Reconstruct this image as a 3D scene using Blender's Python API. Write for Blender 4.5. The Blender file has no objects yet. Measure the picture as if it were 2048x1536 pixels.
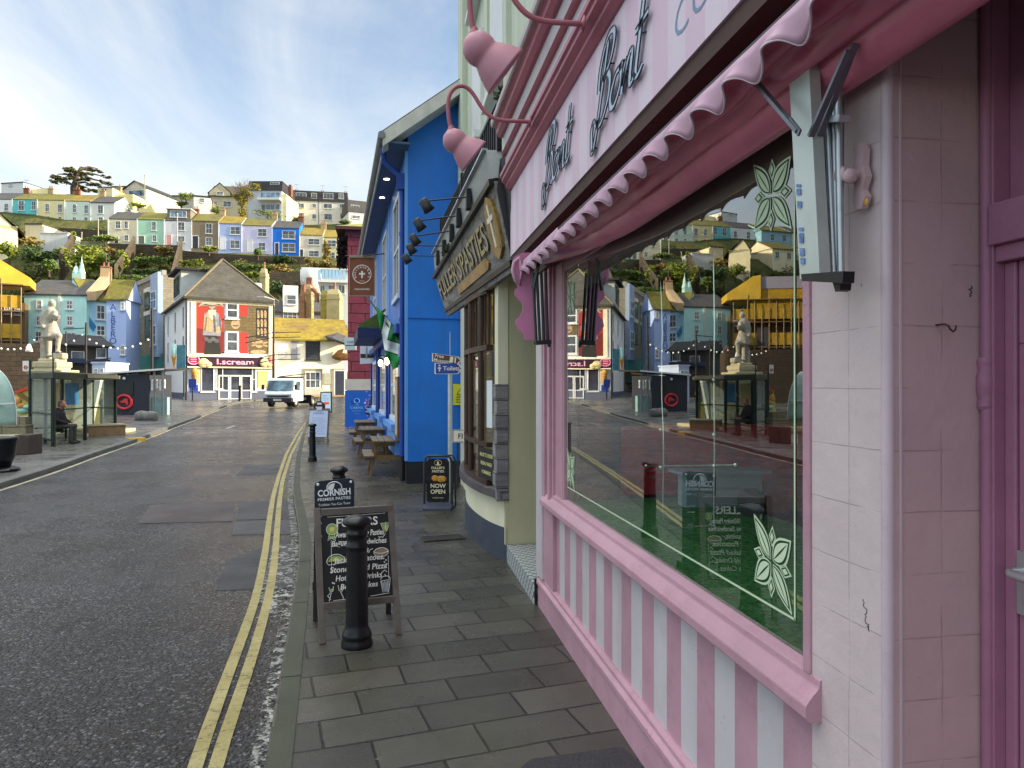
import bpy, math, random
import numpy as np
from mathutils import Vector, Matrix
R = math.radians
random.seed(7)
V = Vector
COL = bpy.context.scene.collection
# ---- the camera's measured geometry (used to place things at their true distance) ----
F, CX, HV, H, YAW = 1420.0, 1024.0, 772.0, 1.8, R(9.4)
FW = (math.sin(YAW), math.cos(YAW)); RT = (math.cos(YAW), -math.sin(YAW))

def D(u, v, d):
    x = d * (u - CX) / F
    return V((FW[0]*d + RT[0]*x, FW[1]*d + RT[1]*x, H + (HV - v)*d/F))
def WX(u, v, X):
    return D(u, v, X / (FW[0] + RT[0]*(u-CX)/F))
def WY(u, v, Y):
    return D(u, v, Y / (FW[1] + RT[1]*(u-CX)/F))
GP = [(-40,0),(30,0),(38,.1),(46,.36),(52,.55),(57,.68),(61,.78),(66,1.0),(75,1.6),(84,3.2),(92,6.5),(100,11.0),(108,18.0),(113,22.6),(121,24.0),(126,29.0),(140,32.0),(150,36.5),(165,39.5),(190,41),(260,30),(520,0)]
def gz(d):
    for (a, za), (b, zb) in zip(GP, GP[1:]):
        if d <= b:
            t = max(0, (d-a)/(b-a)); return za + (zb-za)*t
    return 0
def dep(p): return p[0]*FW[0] + p[1]*FW[1]
def lat(p): return p[0]*RT[0] + p[1]*RT[1]
def LD(l, d, z=0): return V((FW[0]*d + RT[0]*l, FW[1]*d + RT[1]*l, z))
def G(u, v, off=0.0):
    lo, hi = 0.5, 90.0
    for _ in range(50):
        m = (lo+hi)/2
        if H + (HV-v)*m/F > gz(m) + off: lo = m
        else: hi = m
    return D(u, v, lo)
def FR(o, x, y):
    x = V(x).normalized(); y = V(y); z = x.cross(y).normalized(); y = z.cross(x)
    m = Matrix.Identity(4)
    for i, c in enumerate((x, y, z)):
        for j in range(3): m[j][i] = c[j]
    for j in range(3): m[j][3] = o[j]
    return m
def schlick(t, f0, n=5.0):
    """mirror share of a pane seen from either side"""
    g = t.n('ShaderNodeNewGeometry'); d_ = t.n('ShaderNodeVectorMath', operation='DOT_PRODUCT'); t.l(g.outputs['Incoming'], d_.inputs[0]); t.l(g.outputs['Normal'], d_.inputs[1])
    c = t.mth('SUBTRACT', 1.0, t.mth('ABSOLUTE', d_.outputs['Value'])); return t.mth('MULTIPLY_ADD', t.mth('POWER', c, n), 1-f0, f0)
_txt = {}
def text_geo(s, bold=0.0, ext=0.0, shear=0.0, space=1.0):
    k = (s, bold, ext, shear, space)
    if k not in _txt:
        c = bpy.data.curves.new('t', 'FONT'); c.body = s; c.size = 1; c.offset = bold; c.extrude = ext
        c.shear = shear; c.space_character = space; c.align_x = 'CENTER'; c.resolution_u = 3
        o = bpy.data.objects.new('t', c)
        m = o.to_mesh()
        _txt[k] = ([v.co.copy() for v in m.vertices], [list(p.vertices) for p in m.polygons])
        o.to_mesh_clear(); bpy.data.objects.remove(o); bpy.data.curves.remove(c)
    return _txt[k]

class MB:
    def __init__(s, M=None): s.v = []; s.f = []; s.m = []; s.s = []; s.M = M
    def add(s, vs, fs, m=0, sm=False, M=None):
        o = len(s.v)
        for p in vs:
            p = V(p)
            if M: p = M @ p
            if s.M: p = s.M @ p
            s.v.append(p)
        for f in fs: s.f.append([i+o for i in f]); s.m.append(m); s.s.append(sm)
        return s
    def poly(s, pts, m=0, M=None): return s.add(pts, [list(range(len(pts)))], m, False, M)
    def box(s, x0, x1, y0, y1, z0, z1, m=0, M=None):
        v = [(x, y, z) for z in (z0, z1) for y in (y0, y1) for x in (x0, x1)]
        return s.add(v, [(0,2,3,1),(4,5,7,6),(0,1,5,4),(2,6,7,3),(0,4,6,2),(1,3,7,5)], m, False, M)
    def prism(s, pts, vec, m=0, M=None, sm=False):
        vec = V(vec); n = len(pts); vs = [V(p) for p in pts] + [V(p)+vec for p in pts]
        s.add(vs, [list(range(n))[::-1], list(range(n, 2*n))], m, False, M)
        return s.add(vs, [(i, (i+1) % n, n+(i+1) % n, n+i) for i in range(n)], m, sm, M)
    def bar(s, a, b, w, t, up=(0,0,1), m=0, M=None):
        a = V(a); b = V(b); x = (b-a); L = x.length; x.normalize(); up = V(up)
        if abs(x.dot(up.normalized())) > .98: up = V((1, .01, 0))
        y = up.cross(x).normalized(); z = x.cross(y)
        vs = [a + x*l*L + y*(w/2)*i + z*(t/2)*j for l in (0, 1) for i in (-1, 1) for j in (-1, 1)]
        return s.add(vs, [(0,1,3,2),(4,6,7,5),(0,4,5,1),(2,3,7,6),(0,2,6,4),(1,5,7,3)], m, False, M)
    def tube(s, path, r, n=8, m=0, M=None, cap=True):
        P = [V(p) for p in path]; k = len(P)
        rs = r if isinstance(r, (list, tuple)) else [r]*k
        vs = []; pu = None
        for i in range(k):
            t = (P[min(i+1, k-1)] - P[max(i-1, 0)])
            if t.length < 1e-9: t = V((0,0,1))
            t.normalize()
            u = pu if pu else (V((0,0,1)) if abs(t.z) < .9 else V((1,0,0)))
            u = (u - t*u.dot(t)).normalized(); pu = u; w = t.cross(u)
            for j in range(n):
                a = 2*math.pi*j/n; vs.append(P[i] + (u*math.cos(a)+w*math.sin(a))*rs[i])
        fs = [(i*n+j, i*n+(j+1) % n, (i+1)*n+(j+1) % n, (i+1)*n+j) for i in range(k-1) for j in range(n)]
        s.add(vs, fs, m, True, M)
        if cap: s.add(vs[:n], [list(range(n))[::-1]], m, False, M); s.add(vs[-n:], [list(range(n))], m, False, M)
        return s
    def lathe(s, prof, n=20, m=0, M=None, arc=2*math.pi, a0=0):
        vs = []; full = abs(arc-2*math.pi) < 1e-6; c = n if full else n+1
        for r, z in prof:
            for j in range(c):
                a = a0+arc*j/n; vs.append((r*math.cos(a), r*math.sin(a), z))
        fs = [(i*c+j, i*c+(j+1) % c, (i+1)*c+(j+1) % c, (i+1)*c+j) for i in range(len(prof)-1) for j in range(n)]
        return s.add(vs, fs, m, True, M)
    def ell(s, c, r, n=10, m=0, M=None):
        r = (r, r, r) if not isinstance(r, (list, tuple)) else r; c = V(c); vs = []; k = max(4, n*2//3)
        for i in range(k+1):
            th = math.pi*i/k
            for j in range(n):
                a = 2*math.pi*j/n
                vs.append((c.x+r[0]*math.sin(th)*math.cos(a), c.y+r[1]*math.sin(th)*math.sin(a), c.z+r[2]*math.cos(th)))
        fs = [(i*n+j, (i+1)*n+j, (i+1)*n+(j+1) % n, i*n+(j+1) % n) for i in range(k) for j in range(n)]
        return s.add(vs, fs, m, True, M)
    def text(s, t, size, M, m=0, bold=0.0, ext=0.0, shear=0.0, space=1.0, width=None):
        vs, fs = text_geo(t, bold, ext, shear, space)
        if not vs: return s
        sx = size
        if width:
            xs = [p.x for p in vs]; sx = width/(max(xs)-min(xs)); cx = (max(xs)+min(xs))/2
        else: cx = 0
        return s.add([((p.x-cx)*sx, p.y*size, p.z*size) for p in vs], fs, m, False, M)
    def build(s, name, mats, parent=None, bevel=0, smooth=None, extra=None):
        me = bpy.data.meshes.new(name); me.from_pydata([tuple(p) for p in s.v], [], s.f)
        mats = mats if isinstance(mats, (list, tuple)) else [mats]
        for x in mats: me.materials.append(x)
        me.polygons.foreach_set('material_index', s.m)
        me.polygons.foreach_set('use_smooth', s.s if smooth is None else [smooth]*len(s.m))
        me.update()
        o = bpy.data.objects.new(name, me); COL.objects.link(o)
        if parent:
            o.parent = parent
            if parent.name in WORLD: o.matrix_parent_inverse = WORLD[parent.name]
        if bevel:
            b = o.modifiers.new('b', 'BEVEL'); b.width = bevel; b.segments = 2; b.limit_method = 'ANGLE'; b.harden_normals = False
        return o
WORLD = {}
def tag(o, label, cat, group=None):
    o['label'] = label; o['category'] = cat
    if group: o['group'] = group
    return o
def thing(name, label, cat, loc=(0,0,0), rz=0.0, group=None, world=True):
    """an Empty at the thing's base; parts are built in world coordinates (world) or in the thing's own frame"""
    o = bpy.data.objects.new(name, None); COL.objects.link(o); o.empty_display_size = .2
    o.location = loc; o.rotation_euler = (0, 0, rz)
    if world: WORLD[o.name] = (Matrix.Translation(V(loc)) @ Matrix.Rotation(rz, 4, 'Z')).inverted()
    return tag(o, label, cat, group)
def kind(o, k): o['kind'] = k; return o
def dup(src, loc=None, rz=None, label=None, scale=None):
    def cp(o, par):
        c = o.copy(); COL.objects.link(c)
        if par: c.parent = par
        for ch in [x for x in COL.objects if x.parent == o]: cp(ch, c)
        return c
    c = cp(src, None)
    if loc is not None: c.location = loc
    if rz is not None: c.rotation_euler = (0, 0, rz)
    if scale: c.scale = (scale,)*3
    if label: c['label'] = label
    return c

# ---------------- materials ----------------
_M = {}
def hx(r, g, b): return tuple(((c/255.0)/12.92 if c <= 10 else ((c/255.0+.055)/1.055)**2.4) for c in (r, g, b))
class NT:
    def __init__(s, name):
        s.mat = bpy.data.materials.new(name); s.mat.use_nodes = True; s.t = s.mat.node_tree
        s.b = s.t.nodes['Principled BSDF']; s.out = s.t.nodes['Material Output']
        s.pos = s.n('ShaderNodeNewGeometry').outputs['Position']
    def n(s, typ, **kw):
        o = s.t.nodes.new(typ)
        for k, v in kw.items(): setattr(o, k, v)
        return o
    def l(s, a, b): s.t.links.new(a, b)
    def noise(s, scale, detail=4, rough=.6, vec=None):
        o = s.n('ShaderNodeTexNoise'); o.inputs['Scale'].default_value = scale; o.inputs['Detail'].default_value = detail
        o.inputs['Roughness'].default_value = rough; s.l(vec or s.pos, o.inputs['Vector']); return o.outputs['Fac']
    def ramp(s, fac, stops):
        o = s.n('ShaderNodeValToRGB'); e = o.color_ramp.elements
        while len(e) < len(stops): e.new(.5)
        for x, (p, c) in zip(e, stops):
            x.position = p; x.color = (*c, 1) if len(c) == 3 else c
        s.l(fac, o.inputs[0]); return o.outputs[0]
    def mix(s, fac, a, b, mode='MIX'):
        o = s.n('ShaderNodeMix', data_type='RGBA', blend_type=mode)
        for i, x in ((0, fac), (6, a), (7, b)):
            if isinstance(x, (int, float)): o.inputs[i].default_value = x
            elif isinstance(x, tuple): o.inputs[i].default_value = (*x, 1)
            else: s.l(x, o.inputs[i])
        return o.outputs[2]
    def mth(s, op, a, b=0.0, c=0.0):
        o = s.n('ShaderNodeMath', operation=op)
        for i, x in enumerate((a, b, c)):
            if isinstance(x, (int, float)): o.inputs[i].default_value = x
            else: s.l(x, o.inputs[i])
        return o.outputs[0]
    def bump(s, h, strength=.5, dist=.01, nrm=None):
        o = s.n('ShaderNodeBump'); o.inputs['Strength'].default_value = strength; o.inputs['Distance'].default_value = dist
        s.l(h, o.inputs['Height'])
        if nrm: s.l(nrm, o.inputs['Normal'])
        return o.outputs['Normal']
    def maprot(s, rz=0, scale=(1,1,1), loc=(0,0,0), rot=None, vec=None):
        o = s.n('ShaderNodeMapping'); o.inputs['Rotation'].default_value = rot or (0, 0, rz)
        o.inputs['Scale'].default_value = scale; o.inputs['Location'].default_value = loc
        s.l(vec or s.pos, o.inputs['Vector']); return o.outputs[0]
    def set(s, col=None, rough=None, nrm=None, metal=None, spec=None):
        for k, x in (('Base Color', col), ('Roughness', rough), ('Normal', nrm), ('Metallic', metal), ('Specular IOR Level', spec)):
            if x is None: continue
            if isinstance(x, tuple): s.b.inputs[k].default_value = (*x, 1)
            elif isinstance(x, (int, float)): s.b.inputs[k].default_value = x
            else: s.l(x, s.b.inputs[k])
        return s.mat
def mat(name, col, rough=.6, var=.18, scale=3.0, bump=0.0, bs=40.0, metal=0.0, dirt=0.0, streak=0.0, spec=.4, stain=None, chip=0.0, chipc=(.12,.1,.1)):
    """painted / plain surface: base colour with worn variation, optional rain streaks, grime and fine bump"""
    if name in _M: return _M[name]
    t = NT(name); c = tuple(col)
    lo = tuple(x*(1-var) for x in c); hi = tuple(min(1, x*(1+var*.7)) for x in c)
    k = t.ramp(t.noise(scale, 6, .65), [(.3, lo), (.7, hi)])
    if streak:
        f = t.ramp(t.noise(1.0, 5, .6, t.maprot(scale=(4, 4, .35))), [(.48, (0,0,0)), (.72, (1,1,1))])
        k = t.mix(t.mth('MULTIPLY', f, streak), k, stain or tuple(x*.45 for x in c))
    if dirt:
        f = t.ramp(t.noise(scale*3.1, 8, .7), [(.52, (0,0,0)), (.75, (1,1,1))])
        k = t.mix(t.mth('MULTIPLY', f, dirt), k, stain or tuple(x*.35 for x in c))
    if chip:
        f = t.ramp(t.mth('MULTIPLY', t.noise(70, 4, .7), t.noise(5, 4, .65)), [(.425-chip*.06, (0,0,0)), (.432-chip*.06, (1,1,1))])
        k = t.mix(f, k, chipc)
    r = t.mth('MULTIPLY_ADD', t.noise(scale*2, 4), .25, rough-.12)
    nrm = t.bump(t.noise(bs, 4, .55), min(1, bump*2), .0025 if bs > 20 else .02) if bump else None
    _M[name] = t.set(k, r, nrm, metal, spec); return _M[name]
def emit(name, col, st):
    if name in _M: return _M[name]
    t = NT(name); t.set(col, .5); t.b.inputs['Emission Color'].default_value = (*col, 1); t.b.inputs['Emission Strength'].default_value = st
    _M[name] = t.mat; return t.mat
def pane_mat(name, col=(.03,.035,.04), rough=.06, tint=.2):
    """far window glass: dark room behind a reflecting surface"""
    if name in _M: return _M[name]
    t = NT(name); f = t.noise(.9, 2)
    _M[name] = t.set(t.ramp(f, [(.35, tuple(x*.5 for x in col)), (.7, tuple(x*(1+tint*4) for x in col))]), rough, None, 0, 1.0)
    return _M[name]
def foliage(name, cols, scale=.8):
    if name in _M: return _M[name]
    t = NT(name)
    k = t.ramp(t.noise(scale, 5, .7), [(.3, cols[0]), (.5, cols[1]), (.72, cols[2])])
    k = t.mix(.35, k, t.ramp(t.noise(scale*7, 3), [(.35, cols[0]), (.65, cols[2])]))
    t.set(k, .65, None, 0, .25)
    _M[name] = t.mat; return t.mat
def roofmat(name, base, moss=None, amount=.5, row=.25):
    if name in _M: return _M[name]
    t = NT(name)
    w = t.n('ShaderNodeTexWave', bands_direction='Z', wave_profile='SAW'); w.inputs['Scale'].default_value = 1/(row*6.28)*3.14*1.0; w.inputs['Distortion'].default_value = .6
    t.l(t.pos, w.inputs['Vector'])
    k = t.ramp(t.noise(1.6, 7, .7), [(.3, tuple(x*.6 for x in base)), (.7, tuple(x*1.3 for x in base))])
    if moss:
        f = t.ramp(t.noise(.45, 8, .72), [(.62-amount*.35, (0,0,0)), (.78-amount*.35, (1,1,1))])
        k = t.mix(f, k, t.ramp(t.noise(3, 5), [(.3, tuple(x*.55 for x in moss)), (.7, moss)]))
    k = t.mix(.35, k, w.outputs['Color'], 'MULTIPLY')
    _M[name] = t.set(k, .8, t.bump(w.outputs['Fac'], .4, .03), 0, .3); return _M[name]
def stone(name, a, b, mortar, size=(.5,.2), bumpd=.02, rz=0.0, axis='XZ', moss=None):
    """rough coursed stone; axis picks the wall plane (rz turns world X,Y to run along the wall)"""
    if name in _M: return _M[name]
    t = NT(name)
    v = t.maprot(rz)
    sp = t.n('ShaderNodeSeparateXYZ'); t.l(v, sp.inputs[0])
    cb = t.n('ShaderNodeCombineXYZ'); t.l(sp.outputs['X' if axis[0] == 'X' else 'Y'], cb.inputs[0]); t.l(sp.outputs['Z'], cb.inputs[1])
    nz = t.n('ShaderNodeTexNoise'); nz.inputs['Scale'].default_value = 1.6/size[0]; t.l(cb.outputs[0], nz.inputs['Vector'])
    off = t.mix(.06*size[0]/.5, cb.outputs[0], nz.outputs['Color'], 'ADD')
    br = t.n('ShaderNodeTexBrick'); t.l(off, br.inputs['Vector'])
    for k_, x in (('Scale', 1.0), ('Brick Width', size[0]), ('Row Height', size[1]), ('Mortar Size', size[1]*.06), ('Mortar Smooth', .4), ('Bias', 0.0)): br.inputs[k_].default_value = x
    br.inputs['Color1'].default_value = (*a, 1); br.inputs['Color2'].default_value = (*b, 1); br.inputs['Mortar'].default_value = (*mortar, 1)
    k = t.mix(.5, br.outputs['Color'], t.ramp(t.noise(4, 7, .7), [(.3, (.35,.35,.35)), (.7, (1,1,1))]), 'MULTIPLY')
    if moss: k = t.mix(t.ramp(t.noise(1.1, 7, .7), [(.5, (0,0,0)), (.68, (1,1,1))]), k, moss)
    hh = t.mth('MULTIPLY_ADD', br.outputs['Fac'], -1.0, t.noise(14, 6, .7))
    _M[name] = t.set(k, .85, t.bump(hh, .7, bumpd), 0, .25); return _M[name]
def leafy(mb, c, r, n, size, rnd, shell=.5, clumps=14, flat=.5):
    """leaf clusters spread through an uneven crown: clumps inside an ellipsoid, many small leaf faces in each"""
    c = V(c); cl = []
    for _ in range(clumps):
        while True:
            p = V((rnd.uniform(-1,1), rnd.uniform(-1,1), rnd.uniform(-1,1)))
            if shell < p.length < 1: break
        cl.append((V((p.x*r[0], p.y*r[1], p.z*r[2])), rnd.uniform(.28, .5)))
    vs = []; fs = []
    for i in range(n):
        q, k = cl[i % clumps]
        a = V((rnd.gauss(0,1), rnd.gauss(0,1), rnd.gauss(0,1))).normalized()*k*(rnd.random()**.4)
        p = c + q*.72 + V((a.x*r[0], a.y*r[1], a.z*r[2]*.8))
        x = V((rnd.gauss(0,1), rnd.gauss(0,1), rnd.gauss(0,flat))).normalized()
        y = x.cross(V((rnd.gauss(0,1), rnd.gauss(0,1), rnd.gauss(0,1)))).normalized()
        s = size*rnd.uniform(.5, 1.4); o = len(vs)
        vs += [p-x*s, p+y*s*.45, p+x*s, p-y*s*.45]; fs.append((o, o+1, o+2, o+3))
    mb.add(vs, fs); return mb
# ================= world, sun, camera =================
SUN_EL, SUN_CAM = R(17), R(87)          # sun: low, from the right of the street (angle from the view direction)
saz = YAW + SUN_CAM                      # azimuth clockwise from +Y
w = bpy.data.worlds.new('World'); bpy.context.scene.world = w; w.use_nodes = True
nt = w.node_tree; bg = nt.nodes['Background']
sky = nt.nodes.new('ShaderNodeTexSky'); sky.sky_type = 'NISHITA'; sky.sun_disc = False
sky.sun_elevation = SUN_EL; sky.sun_rotation = saz; sky.air_density = 1.0; sky.dust_density = 1.2; sky.ozone_density = 1.6
def wn(typ, **kw):
    o = nt.nodes.new(typ)
    for k, x in kw.items(): setattr(o, k, x)
    return o
tc = wn('ShaderNodeTexCoord'); sp = wn('ShaderNodeSeparateXYZ'); nt.links.new(tc.outputs['Generated'], sp.inputs[0])
zz = wn('ShaderNodeMath', operation='MAXIMUM'); nt.links.new(sp.outputs['Z'], zz.inputs[0]); zz.inputs[1].default_value = .03
zo = wn('ShaderNodeMath', operation='ADD'); nt.links.new(zz.outputs[0], zo.inputs[0]); zo.inputs[1].default_value = .12
dv = wn('ShaderNodeVectorMath', operation='DIVIDE'); cbz = wn('ShaderNodeCombineXYZ')
for i in range(3): nt.links.new(zo.outputs[0], cbz.inputs[i])
nt.links.new(tc.outputs['Generated'], dv.inputs[0]); nt.links.new(cbz.outputs[0], dv.inputs[1])
def cloud(rot, sc, scale, lo, hi, detail=8, dist=.6, loc=(0,0,0)):
    mp = wn('ShaderNodeMapping'); mp.inputs['Rotation'].default_value = (0, 0, rot); mp.inputs['Scale'].default_value = sc; mp.inputs['Location'].default_value = loc
    nt.links.new(dv.outputs[0], mp.inputs[0])
    nz = wn('ShaderNodeTexNoise'); nz.inputs['Scale'].default_value = scale; nz.inputs['Detail'].default_value = detail
    nz.inputs['Roughness'].default_value = .58; nz.inputs['Distortion'].default_value = dist; nt.links.new(mp.outputs[0], nz.inputs[0])
    mr = wn('ShaderNodeMapRange', interpolation_type='SMOOTHSTEP'); mr.inputs[1].default_value = lo; mr.inputs[2].default_value = hi
    nt.links.new(nz.outputs['Fac'], mr.inputs[0]); return mr.outputs[0]
c1 = cloud(R(62), (1, .45, 1), .8, .30, .86, 9, 1.1, loc=(5.3, 0.4, 0)); c2 = cloud(R(40), (1, .5, 1), 1.5, .36, .9, 8, .8, loc=(7, 2, 0))
cm = wn('ShaderNodeMath', operation='MULTIPLY_ADD'); nt.links.new(c2, cm.inputs[0]); cm.inputs[1].default_value = .42; nt.links.new(c1, cm.inputs[2])
cl = wn('ShaderNodeMath', operation='MULTIPLY', use_clamp=True); nt.links.new(cm.outputs[0], cl.inputs[0]); cl.inputs[1].default_value = .95
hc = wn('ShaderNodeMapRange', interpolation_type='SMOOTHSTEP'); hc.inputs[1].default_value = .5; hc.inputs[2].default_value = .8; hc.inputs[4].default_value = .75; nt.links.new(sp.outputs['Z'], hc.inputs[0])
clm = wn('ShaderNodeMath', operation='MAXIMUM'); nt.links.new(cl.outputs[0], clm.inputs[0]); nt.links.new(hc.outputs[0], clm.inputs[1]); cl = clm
# thin high cloud scatters the sky's own brightness into a whiter tone
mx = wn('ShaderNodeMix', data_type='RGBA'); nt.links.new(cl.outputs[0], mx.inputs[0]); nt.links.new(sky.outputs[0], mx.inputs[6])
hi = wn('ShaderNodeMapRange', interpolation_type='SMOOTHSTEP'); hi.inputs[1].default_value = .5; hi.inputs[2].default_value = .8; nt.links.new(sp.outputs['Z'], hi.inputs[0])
mc = wn('ShaderNodeMix', data_type='RGBA'); nt.links.new(hi.outputs[0], mc.inputs[0]); mc.inputs[6].default_value = (4.0, 4.0, 3.85, 1); mc.inputs[7].default_value = (13.5, 13.5, 13.2, 1)   # brightness added to overhead cloud out of view, lifting the shaded street
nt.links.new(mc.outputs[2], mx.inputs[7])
hz = wn('ShaderNodeMapRange', interpolation_type='SMOOTHSTEP'); hz.inputs[1].default_value = 0; hz.inputs[2].default_value = .34; hz.inputs[3].default_value = .45; hz.inputs[4].default_value = 0
nt.links.new(sp.outputs['Z'], hz.inputs[0])
mh = wn('ShaderNodeMix', data_type='RGBA'); nt.links.new(hz.outputs[0], mh.inputs[0]); nt.links.new(mx.outputs[2], mh.inputs[6]); mh.inputs[7].default_value = (4.4, 4.5, 4.35, 1)
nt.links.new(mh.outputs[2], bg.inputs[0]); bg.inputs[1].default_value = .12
sl = bpy.data.lights.new('Sun', 'SUN'); sl.energy = 4.6; sl.angle = R(.6); sl.color = (1.0, .84, .6)
so = bpy.data.objects.new('Sun', sl); COL.objects.link(so)
sd = V((math.sin(saz)*math.cos(SUN_EL), math.cos(saz)*math.cos(SUN_EL), math.sin(SUN_EL)))
so.rotation_euler = sd.to_track_quat('Z', 'Y').to_euler(); so.location = sd*60
cam = bpy.data.cameras.new('Camera'); cam.sensor_width = 36; cam.lens = 36*F/2048; cam.clip_end = 1500; cam.clip_start = .05
co = bpy.data.objects.new('Camera', cam); COL.objects.link(co); co.location = (0, 0, H)
co.rotation_euler = (R(90)+math.atan((HV-768)/F), 0, -YAW); bpy.context.scene.camera = co
sc = bpy.context.scene; sc.view_settings.view_transform = 'Standard'; sc.view_settings.look = 'None'; sc.view_settings.gamma = 1; sc.view_settings.exposure = 1.25
sc.cycles.use_denoising = True
sc.cycles.max_bounces = 8; sc.cycles.transparent_max_bounces = 12

# ================= ground, road, pavements =================
def gh(l, d):
    z = gz(d)
    if d > 90: z -= .068*max(-60, min(40, (l+37)))*min(1, (d-90)/20)*(1 if d < 140 else max(.25, 1-(d-140)/40))
    return z
def t_ground():
    t = NT('hill_grass')
    k = t.ramp(t.noise(.22, 8, .72), [(.3, (.02,.03,.012)), (.46, (.06,.075,.022)), (.58, (.13,.13,.04)), (.75, (.12,.08,.04))])
    k = t.mix(.5, k, t.ramp(t.noise(1.7, 6, .7), [(.35, (.3,.3,.3)), (.65, (1,1,1))]), 'MULTIPLY')
    return t.set(k, .9, t.bump(t.noise(1.5, 6, .7), .8, .4), 0, .2)
nv = []; ls = [-230,-190]+list(range(-160, 121, 5))+[160,220]; ds = [-60,-30,0,10,20,30,38,46,52,57,61,66,70,75]+list(range(78, 152, 3))+[156,165,178,190,215,260,340,520]
rg = random.Random(3)
for d in ds:
    for l in ls:
        z = gh(l, d) - .17 + (rg.uniform(-.5, .5) if d > 92 else 0)
        nv.append(LD(l, d, z))
nl = len(ls); mb = MB(); mb.add(nv, [(i*nl+j, i*nl+j+1, (i+1)*nl+j+1, (i+1)*nl+j) for i in range(len(ds)-1) for j in range(nl-1)], 0, True)
kind(mb.build('ground', t_ground()), 'structure')

def t_asphalt():
    t = NT('asphalt')
    n1 = t.n('ShaderNodeTexVoronoi', feature='F1'); n1.inputs['Scale'].default_value = 50; t.l(t.pos, n1.inputs['Vector']); sv_ = t.n('ShaderNodeSeparateColor'); t.l(n1.outputs['Color'], sv_.inputs[0])
    grit = t.noise(46, 5, .75)
    big = t.noise(.35, 5, .6)
    k = t.ramp(grit, [(.38, (.008,.009,.011)), (.5, (.03,.032,.037)), (.62, (.12,.125,.137)), (.7, (.2,.205,.215))])
    k = t.mix(.6, k, t.ramp(sv_.outputs[0], [(.3, (.012,.013,.015)), (.68, (.04,.042,.048)), (.82, (.12,.125,.135)), (.95, (.34,.345,.36))]))
    k = t.mix(t.ramp(n1.outputs['Distance'], [(.35, (0,0,0)), (.75, (.8,.8,.8))]), k, (.008,.008,.009))
    k = t.mix(.75, k, t.ramp(big, [(.3, (.38,.38,.4)), (.5, (.75,.76,.79)), (.7, (1.35,1.38,1.44))]), 'MULTIPLY')
    tyre = t.noise(1, 4, .6, t.maprot(R(6), (1.5, .07, 1)))
    k = t.mix(.5, k, t.ramp(tyre, [(.35, (.6,.6,.6)), (.62, (1.35,1.35,1.38))]), 'MULTIPLY')
    ck = t.n('ShaderNodeTexNoise'); ck.inputs['Scale'].default_value = .55; ck.inputs['Detail'].default_value = 9; ck.inputs['Roughness'].default_value = .6; t.l(t.pos, ck.inputs['Vector'])
    k = t.mix(t.ramp(ck.outputs['Fac'], [(.496, (0,0,0)), (.5, (.8,.8,.8)), (.504, (0,0,0))]), k, (.008,.008,.009))
    k = t.mix(t.mth('MULTIPLY', t.ramp(t.noise(.9, 4), [(.55, (0,0,0)), (.7, (1,1,1))]), .25), k, (.09,.07,.068))
    r = t.ramp(t.noise(.5, 5, .65), [(.35, (.16,)*3), (.65, (.38,)*3)])
    h = t.mth('MULTIPLY_ADD', n1.outputs['Distance'], -1.0, t.mth('MULTIPLY', grit, .6))
    return t.set(k, r, t.bump(h, 1, .024), 0, .55)
ASPH = t_asphalt()
mb = MB(); rl = list(range(-66, 67, 4)); rd = [-20,-10,-4,0,4,8,12,16,20,25,30,34,38,42,46,49,52,55,57,61,66,70,75]
mb.add([LD(l, d, gz(d)-.1) for d in rd for l in rl], [(i*len(rl)+j, i*len(rl)+j+1, (i+1)*len(rl)+j+1, (i+1)*len(rl)+j) for i in range(len(rd)-1) for j in range(len(rl)-1)])
kind(mb.build('road', ASPH), 'structure')

def densify(pts, step=.6):
    out = [pts[0]]
    for a, b in zip(pts, pts[1:]):
        n = max(1, int((b-a).length/step))
        out += [a+(b-a)*(i/n) for i in range(1, n+1)]
    return out
def smooth(pts, it=2):
    for _ in range(it):
        pts = [pts[0]] + [(pts[i-1]+pts[i]*2+pts[i+1])/4 for i in range(1, len(pts)-1)] + [pts[-1]]
    return pts
def strip(name, line, w, off, m, z_is_rel=True, side=0.0):
    """a sheet of width w following a line on the road"""
    vs = []
    for i, p in enumerate(line):
        a = line[max(0, i-1)]; b = line[min(len(line)-1, i+1)]
        t = (b-a); t.z = 0; t.normalize(); n = V((-t.y, t.x, 0))
        for s in (-w/2+side, w/2+side):
            q = p+n*s; q.z = gz(dep(q))-.1+off; vs.append(q)
    return MB().add(vs, [(2*i, 2*i+1, 2*i+3, 2*i+2) for i in range(len(line)-1)]).build(name, m)
kerbR = [G(u, v) for u, v in ((530,1536),(534,1500),(557,1376),(575,1270),(585,1200),(598,1125),(601,1095),(598,1050),(590,1015),(585,970),(592,912),(604,868),(613,845),(620,834))]
b0 = (kerbR[0]-kerbR[2]).normalized()
kerbR = smooth(densify([kerbR[0]+V((.55, -6.0, 0)), kerbR[0]+V((.13, -1.6, 0))]+kerbR, .5), 3)
kerbR += [G(630, 829), G(650, 827), G(690, 826), G(760, 825)]
kerbL = [G(u, v) for u, v in ((0,966),(60,949),(125,928),(190,905),(268,880),(340,853),(410,826),(470,804))]
kerbL = smooth(densify([kerbL[0]+(kerbL[0]-kerbL[2])*2.6]+kerbL+[G(520, 799), G(552, 797)], .8), 2)

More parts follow.
